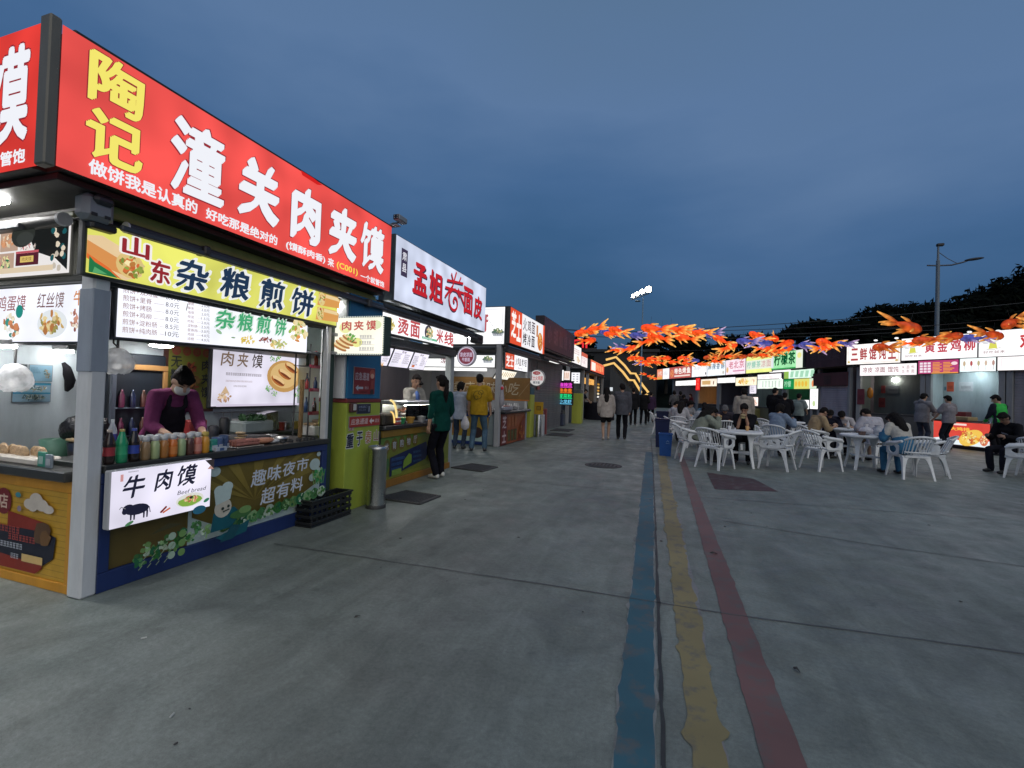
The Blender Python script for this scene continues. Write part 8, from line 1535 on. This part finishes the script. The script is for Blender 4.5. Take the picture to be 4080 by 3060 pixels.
for i in range(13):
    b = MB(); b.ell((0, 0, 0), (.055, .016, .05), (.50, .33, .18), 12, 8, Matrix.Rotation(.5 + rnd.uniform(-.15, .15), 3, 'Y')); o = b.build('flatbread', 'food', t); o.location = (-.36 + i * .045, rnd.uniform(-.02, .03), .065)
t = thing('green_card_stand', 'green and grey card stand at the right end of the side counter', 'card stand', (-3.87, 1.96, .785)); b = MB(); b.box(-.09, 0, 0, 0, .012, .10, (.05, .28, .20), .004); b.box(.01, -.01, 0, .08, .002, .09, (.22, .26, .30), .004); b.build('cards', 'plastic', t); b = MB(); b.box(-.075, -.0015, .02, -.03, -.0003, .07, (.35, .5, .45), .0); b.box(.025, -.0125, .02, .065, -.0105, .06, (.4, .42, .45)); b.build('card_print', 'print', t)
for i, (x, y, w, h, c_, lb, m) in enumerate(((-4.12, 2.30, .09, .12, (.10, .10, .11), 'dark pot with a board across it behind the flatbread tray', 'metal'), (-3.86, 2.30, .08, .10, (.42, .42, .43), 'white foam box on a dark box behind the card stand', 'plastic'), (-4.38, 2.28, .10, .13, (.12, .28, .20), 'pale green basin at the left behind the flatbread tray', 'plastic'))):
    t = thing(('cooking_pot', 'foam_box', 'basin')[i], lb, ('pot', 'box', 'basin')[i], (x, y, .785)); b = MB()
    if i == 1: b.box(-w, -w, 0, w, w, h * .6, (.05, .05, .06), .01); b.box(-w, -w, h * .6 + .001, w, w, h, c_, .01)
    else: b.lathe([(w * .85, 0), (w, h), (w * .95, h), (w * .8, .01), (0, .01)], n=18, col=c_)
    b.build('body', m, t)
    if i == 0: b = MB(); b.box(-.10, -.06, h + .002, .08, .07, h + .022, (.45, .33, .18), .006, M=Matrix.Rotation(.05, 4, 'Y')); b.build('board', 'print', t)
for i, (x, z, lb) in enumerate(((-4.38, .98, 'glossy black bin bag of supplies behind the side counter, left of two'), (-4.18, 1.00, 'glossy black bin bag of supplies behind the side counter, right of two'))):
    b = MB(); rnd = random.Random(30 + i); b.ell((0, 0, 0), (.12, .09, .10), (.016, .014, .018), 18, 12); b.v = [(x_ + rnd.uniform(-.012, .012), y_ + rnd.uniform(-.012, .012), z_ + rnd.uniform(-.012, .012)) for x_, y_, z_ in b.v]; tag(b.build('bin_bag', 'film', None, (x, 2.40, z)), lb, 'bag')
b = MB(); b.box(-.4, -.1, 0, .3, .12, .10, (.10, .10, .11), .01); tag(b.build('back_shelf', 'metal', None, (-4.25, 2.42, .785)), 'low grey shelf behind the side counter carrying the black bags', 'shelf')
t = thing('soda_bottle', 'clear bottle with a blue label standing behind the side counter', 'bottle', (-4.0, 2.42, .886)); b = MB(); b.lathe([(.028, 0), (.03, .1), (.012, .16), (.012, .19), (0, .19)], n=12, col=(.4, .42, .46)); b.build('body', 'bottle', t); b = MB(); b.lathe([(.031, .02), (.031, .08)], n=12, col=(.03, .03, .20)); b.build('wrapper', 'print', t)
t = thing('black_towel', 'black cloth hanging on the wall inside past the corner post', 'towel', (-4.60, 2.44, 1.36)); b = MB(); b.path([(0, -.03, .14), (.01, -.01, .10), (.012, .0, .05), (.012, .015, 0), (.01, .01, -.05), (.008, -.005, -.09)], [.012, .026, .034, .036, .03, .012], 12, (.008, .008, .010)); b.build('cloth', 'fabric', t)
# black crate on the ground
t = thing('plastic_crate', 'black slatted plastic crate on the ground at the end of the blue-framed counter', 'crate', (-3.33, 4.0, 0)); K = (.012, .013, .014)
b = MB(); b.box(-.10, -.30, .0, .10, .30, .015, K, .004)
for z in (.02, .085, .15, .215):
    b.box(.088, -.30, z, .10, .30, z + .034, K, .003); b.box(-.10, -.30, z, -.088, .30, z + .034, K, .003); b.box(-.0875, -.30, z + .001, .0875, -.288, z + .029, K, .003); b.box(-.0875, .288, z + .001, .0875, .30, z + .029, K, .003)
for i in range(9): b.box(.084, -.295 + i * .07, .015, .0875, -.265 + i * .07, .245, K); b.box(-.0875, -.295 + i * .07, .015, -.084, -.265 + i * .07, .245, K)
b.build('slatted_body', 'plastic', t); b = MB(); b.box(-.112, -.312, .247, .112, -.285, .265, K, .004); b.box(-.112, .285, .247, .112, .312, .265, K, .004); b.box(.085, -.284, .247, .112, .284, .265, K, .004); b.box(-.112, -.284, .247, -.085, .284, .265, K, .004); b.build('rim', 'plastic', t)

# ================================================================== FISH LANTERNS
def fish_lantern(kind, bend=0.0, seed=0):
    body, fin, tip = (((.88, .06, .008), (1.0, .19, .02), (1.0, .58, .15)), ((.045, .055, .26), (.22, .16, .36), (.60, .42, .62)), ((.40, .045, .010), (.50, .12, .015), (.80, .36, .08)))[kind]
    t = thing('fish_lantern', 'lantern', 'lantern'); rnd = random.Random(seed)
    mixc = lambda a, b_, f: tuple(lerp(p, q, f) for p, q in zip(a, b_))
    b = MB(); n = 14; vs, cl = [], []
    prof = [(-.36, .02, .01), (-.345, .06, .055), (-.28, .11, .10), (-.18, .135, .125), (-.05, .13, .12), (.08, .10, .09), (.18, .065, .055), (.26, .04, .032)]
    for y, rz_, rx in prof:
        for k in range(n):
            a_ = 2 * math.pi * k / n; ox = bend * (y + .36) ** 2 * .8; vs.append((rx * math.cos(a_) + ox, y, rz_ * math.sin(a_))); f = max(0, math.sin(a_)); cl.append(mixc(mixc(body, fin, .45 * max(0, -math.sin(a_))), body, f))
    b._add(vs, [(i * n + k, i * n + (k + 1) % n, (i + 1) * n + (k + 1) % n, (i + 1) * n + k) for i in range(len(prof) - 1) for k in range(n)] + [tuple(range(n))[::-1]], cl, 0, True); b.build('body', 'lantern', t)
    def finmesh(name, root, d1, L_, w, curve, seg=5):
        b = MB(); root, d1, cv = Vector(root), Vector(d1).normalized(), Vector(curve); side = d1.cross(Vector((1, .1, 0))).normalized() if abs(d1.x) < .8 else Vector((0, 1, .2)).normalized(); th = d1.cross(side).normalized()
        vs, cl = [], []
        for i in range(seg + 1):
            f = i / seg; p = root + d1 * L_ * f + cv * f * f; q = w * (.45 + .75 * math.sin(min(1, f * 1.15) * math.pi * .85)) * (1 - .6 * f ** 3); h = .018 * (1 - .6 * f)
            for u, v in ((-q, 0), (0, h), (q, 0), (0, -h)): vs.append(p + side * u + th * v); cl.append(mixc(mixc(body, fin, min(1, f * 1.6)), tip, max(0, f * 1.4 - .4)))
        b._add(vs, [(i * 4 + k, i * 4 + (k + 1) % 4, (i + 1) * 4 + (k + 1) % 4, (i + 1) * 4 + k) for i in range(seg) for k in range(4)] + [(seg * 4, seg * 4 + 1, seg * 4 + 2, seg * 4 + 3)], cl, 0, True); b.build(name, 'lantern', t)
    tx = bend * .38
    finmesh('tail_fin', (tx, .24, .01), (.25, 1, .38), .46, .05, (.06, .05, .03)); finmesh('tail_fin', (tx, .24, -.01), (-.15, 1, -.30), .46, .05, (-.04, .05, -.05)); finmesh('tail_fin', (tx, .24, 0), (.35, 1, .05), .34, .045, (.1, 0, -.05))
    finmesh('dorsal_fin', (0, -.08, .11), (.05, 1, .6), .22, .04, (0, .10, -.03)); finmesh('side_fin', (.09, -.12, -.05), (.9, .8, -.5), .24, .04, (0, .08, -.06)); finmesh('side_fin', (-.09, -.12, -.05), (-.9, .8, -.5), .24, .04, (0, .08, -.06)); finmesh('belly_fin', (0, .04, -.08), (.1, 1, -.6), .15, .03, (0, .06, 0))
    b = MB()
    for q in (-1, 1): b.ell((.075 * q, -.27, .03), (.02, .03, .03), tip, 8, 6)
    b.build('eye', 'lantern', t)
    b = MB(); b.tube((0, -.05, .12), (0, -.05, .40), .003, n=4, col=(.02, .02, .02)); b.build('hanging_cord', 'dark', t)
    return t
PROTO = {(k, v): fish_lantern(k, (-.25, .45, 0)[v], v) for k in (0, 1, 2) for v in (0, 1, 2)}; used_l = set()
CN = ('orange', 'violet-blue', 'dark red-orange')
def lantern(kind, x, y, z, rz, pitch, s, label, group):
    v = (int(abs(x * 7 + y * 3))) % 3; pr = PROTO[kind, v]; o = copy_tree(pr) if (kind, v) in used_l else pr; used_l.add((kind, v))
    o.location = (x, y, z); o.rotation_euler = (math.radians(pitch), 0, math.radians(rz)); o.scale = (s, s, s); o['label'] = label; o['group'] = group
    return o
ROWS = {
 'near string of fish lanterns over the lane': [(0, -3.3, 18.5, 3.75, -60, 25, 1.5), (0, -2.9, 17.8, 3.35, 70, -5, 1.2), (0, -2.5, 16.2, 3.55, -75, 30, 1.2), (1, -2.1, 16.6, 3.5, -70, 5, 1.1), (0, -1.55, 14.6, 3.28, -62, -12, 1.15), (0, -1.9, 18.6, 3.05, 60, 10, 1.1), (1, -1.6, 17.6, 3.05, 80, 15, 1.0), (0, -1.3, 16.9, 2.95, 100, -20, 1.1), (1, -.95, 15.2, 3.20, -70, 0, 1.1), (0, -.45, 12.7, 3.05, -68, -8, 1.25), (0, -.3, 12.9, 2.86, -75, -14, 1.2), (1, -.25, 13.5, 3.12, 80, 8, 1.0), (0, .05, 13.3, 3.12, -72, -6, 1.15), (0, .35, 13.6, 2.92, -66, -15, 1.1), (0, .55, 13.9, 3.1, -70, -8, 1.15), (1, .95, 15.5, 3.3, 75, 10, 1.15), (1, 1.3, 16.2, 3.35, -60, 20, 1.1), (0, 1.5, 15.8, 3.12, -100, -40, 1.1), (0, 1.85, 16.3, 2.95, 120, -35, 1.1), (1, 2.15, 15.6, 3.05, -70, 0, 1.1), (0, 2.55, 16.0, 3.25, -80, -35, 1.1), (1, 2.7, 15.8, 3.0, 70, 0, 1.1), (0, 3.0, 16.4, 2.85, -70, -5, 1.0), (0, 3.05, 16.3, 3.22, 20, 30, 1.1), (0, 3.3, 16.0, 3.0, 60, -20, 1.15), (1, 3.5, 16.2, 2.95, -70, 10, 1.0), (0, 4.15, 15.2, 2.95, -62, -10, 1.25), (1, 3.85, 15.6, 2.9, -80, -20, 1.1), (1, 4.65, 15.4, 2.95, -70, 0, .9)],
 'far string of fish lanterns over the lane': [(0, -1.75, 23.8, 3.25, -110, 25, 1.2), (0, -1.4, 23.6, 3.2, 80, 0, 1.2), (0, -1.15, 23.9, 3.05, 70, -10, 1.1), (1, -1.3, 24.2, 3.0, 80, 10, 1.0), (0, -.8, 23.7, 3.2, -75, 5, 1.2), (0, -.5, 23.5, 3.0, -70, -10, 1.1), (0, -.15, 23.5, 3.2, 80, -5, 1.2), (0, .2, 23.7, 3.05, -80, 5, 1.1), (0, .6, 24.2, 3.3, -60, 20, 1.2), (0, .8, 24.0, 3.0, -75, -5, 1.1), (1, 1.2, 24.6, 3.2, 85, 0, 1.1), (2, 1.9, 25.6, 3.45, -70, 15, 1.3), (2, 2.4, 25.4, 3.5, 80, 10, 1.2), (0, 2.2, 25.0, 3.2, -70, -5, 1.1), (2, 2.9, 25.2, 3.5, -80, 15, 1.2), (2, 3.3, 24.6, 3.4, 70, -5, 1.2), (0, 1.5, 24.2, 3.0, -75, 5, 1.0), (2, 3.7, 24.2, 3.45, -70, 10, 1.2), (2, 4.0, 23.4, 3.35, 80, 0, 1.1), (2, 4.4, 23.0, 3.4, -70, 20, 1.1)],
 'fish lanterns in the shade before the dumpling fascia': [(2, 5.55, 15.3, 2.78, -70, 5, 1.3), (2, 5.95, 15.0, 3.3, 110, 22, 1.7), (2, 6.25, 14.9, 2.92, -70, 10, 1.2), (0, 6.15, 15.1, 2.86, 75, 5, .8), (2, 6.75, 14.8, 2.98, 65, -12, 1.2), (1, 7.2, 14.8, 2.95, -80, 0, 1.1), (2, 7.55, 14.7, 3.02, 110, 10, 1.3), (2, 7.9, 14.6, 3.3, -60, 30, 1.4), (2, 8.45, 14.5, 3.2, 100, 8, 1.3), (2, 8.75, 14.4, 3.3, -70, 25, 1.3), (2, 9.3, 14.3, 3.35, 80, 5, 1.4), (1, 9.0, 14.3, 3.15, 80, 0, 1.0)],
 'tiny fish lanterns beyond the lit stairs': [(0, -2.2, 46, 3.5, 70, 10, 1.0), (0, -1.7, 46, 3.3, -70, 0, 1.0), (0, -1.2, 46, 3.1, 80, 10, 1.0), (0, -.6, 46, 3.5, -75, 0, 1.0), (0, .0, 46, 3.6, 80, 5, 1.1)]}
ORD = ['first', 'second', 'third', 'fourth', 'fifth', 'sixth', 'seventh', 'eighth', 'ninth', 'tenth', 'eleventh', 'twelfth', 'thirteenth', 'fourteenth', 'fifteenth', 'sixteenth', 'seventeenth', 'eighteenth', 'nineteenth', 'twentieth'] + ['twenty-' + q for q in ('first', 'second', 'third', 'fourth', 'fifth', 'sixth', 'seventh', 'eighth', 'ninth')] + ['thirtieth'] + ['thirty-' + q for q in ('first', 'second', 'third', 'fourth', 'fifth', 'sixth', 'seventh', 'eighth', 'ninth')]
_r = random.Random(12)
for g_ in list(ROWS)[:2]:                                # the strings are dense: smaller fish between the larger ones
    ROWS[g_] += [(0, x + _r.uniform(-.25, .25), y + _r.uniform(-.4, .5), z + _r.uniform(-.16, .10), rz + _r.choice((0, 160)) + _r.uniform(-15, 15), pi_ + _r.uniform(-12, 12), s_ * .82) for kd, x, y, z, rz, pi_, s_ in ROWS[g_][::2] if kd != 1]

TAIL = {0: ', near string', 1: ', far string', 2: ' before the dumpling fascia', 3: ' beyond the lit stairs'}
for gi, (g_, fl) in enumerate(ROWS.items()):
    cnt = {}
    fl = sorted(fl, key=lambda f: f[1] / f[2])
    for kd, x, y, z, rz, pi_, s_ in fl:
        cnt[kd] = cnt.get(kd, 0) + 1
        lantern(kd, x, y, z + (.10, .02, .16, 0)[gi], rz, pi_ * .7, s_ * (.64, .58, .63, .7)[gi], '%s fish lantern, %s of its colour from the left%s' % (CN[kd], ORD[cnt[kd] - 1], TAIL[gi]), g_)
for k, pr in PROTO.items():
    if k not in used_l:
        for c_ in list(pr.children): bpy.data.objects.remove(c_)
        bpy.data.objects.remove(pr)
wire((-4.4, 19.6, 4.1), (5.2, 15.2, 3.55), .12, 'thin wire carrying the near string of fish lanterns', .008, cat='wire', group='lantern wires')
wire((-3.9, 24.0, 3.6), (5.2, 24.6, 3.95), .10, 'thin wire carrying the far string of fish lanterns', .008, cat='wire', group='lantern wires')
wire((5.0, 15.4, 3.45), (10.2, 14.2, 3.8), .08, 'thin wire carrying the lanterns before the dumpling fascia', .008, cat='wire', group='lantern wires')

# more working clutter in the nearest kiosk
def pot(name, mat, loc, prof, c_, label, cat, M=None, group=None): b = MB(); b.lathe(prof, n=16, col=c_, M=M); return tag(b.build(name, mat, None, loc), label, cat, group)
for i, (x, y) in enumerate(((-3.70, 3.02), (-3.66, 3.70), (-3.90, 3.80))):
    pot('steel_tray', 'metal', (x, y, .822), [(.07, 0), (.085, .035), (.09, .037), (.07, .006), (0, .006)], (.5, .5, .5), ('round steel tray beside the sausage tray', 'round steel tray left of the wooden post', 'round steel tray behind the black sauce dishes')[i], 'tray')
pot('bowl_stack', 'plastic', (-4.42, 3.90, .842), [(.04, 0), (.065, .05), (.045, .052), (.07, .10), (.05, .102), (.072, .15), (0, .13)], (.5, .5, .5), 'stack of white bowls on the back work table', 'bowls')
pot('seasoning_tub', 'plastic', (-4.36, 4.42, .842), [(.04, 0), (.045, .09), (.047, .092), (0, .095)], (.35, .06, .04), 'red seasoning tub on the back work table', 'tub')
pot('seasoning_tub', 'plastic', (-4.36, 4.66, .842), [(.04, 0), (.045, .09), (.047, .092), (0, .095)], (.45, .36, .08), 'yellow seasoning tub at the end of the back work table', 'tub')
b = MB(); b.box(-.09, -.14, 0, .09, .14, .018, (.30, .20, .10), .004); tag(b.build('chopping_board', 'bark', None, (-3.88, 3.14, .822)), 'wooden chopping board in front of the vendor', 'board')
t = thing('knife', 'kitchen knife lying on the chopping board', 'knife', (-3.86, 3.18, .842)); b = MB(); b.box(-.018, -.10, 0, .018, .05, .003, (.6, .6, .6), .001); b.build('blade', 'steel', t); b = MB(); b.box(-.012, .051, 0, .012, .14, .014, (.02, .02, .02), .004); b.build('handle', 'plastic', t)
for i in range(4):
    t = thing('ladle', 'steel ladle hanging from the rail on the back wall, %s from the left' % ORD[i], 'ladle', (-4.60, 3.86 + i * .10, 1.02), 0, 'ladles on the back wall rail'); b = MB(); b.tube((0, 0, -.14), (0, 0, .03), .005, n=6, col=(.5, .5, .5)); b.ell((.015, 0, -.16), (.03, .028, .02), (.5, .5, .5), 10, 6); b.build('ladle_body', 'metal', t)
b = MB(); b.tube((-4.61, 3.75, 1.055), (-4.61, 4.35, 1.055), .006, n=6, col=(.4, .4, .4)); tag(b.build('hook_rail', 'metal'), 'thin metal rail under the lit bun poster', 'rail')
b = MB(); b.box(-.05, -.10, 0, .05, .10, .16, (.40, .05, .05), .015); tag(b.build('red_box', 'plastic', None, (-4.50, 3.46, .842)), 'red plastic box on the back work table behind the vendor', 'box')
for i in range(5): b = MB(); b.ell((0, 0, 0), (.05, .045, .012), (.50, .36, .20), 14, 6); tag(b.build('flat_bun', 'food', None, (-3.72, 3.30 + .018 * (i % 2), .836 + .022 * i)), 'round flatbread in the small pile beside the sausage packs', 'bread', 'pile of flatbreads on the nearest counter')
b = MB(); b.path([(-3.47, 2.05, 1.98), (-3.46, 2.07, 1.75), (-3.50, 2.10, 1.62), (-3.58, 2.18, 1.60)], .005, 6, (.02, .02, .02)); tag(b.build('lamp_cable', 'dark'), 'black cable hanging down beside the corner post to the bagged lamp', 'cable')
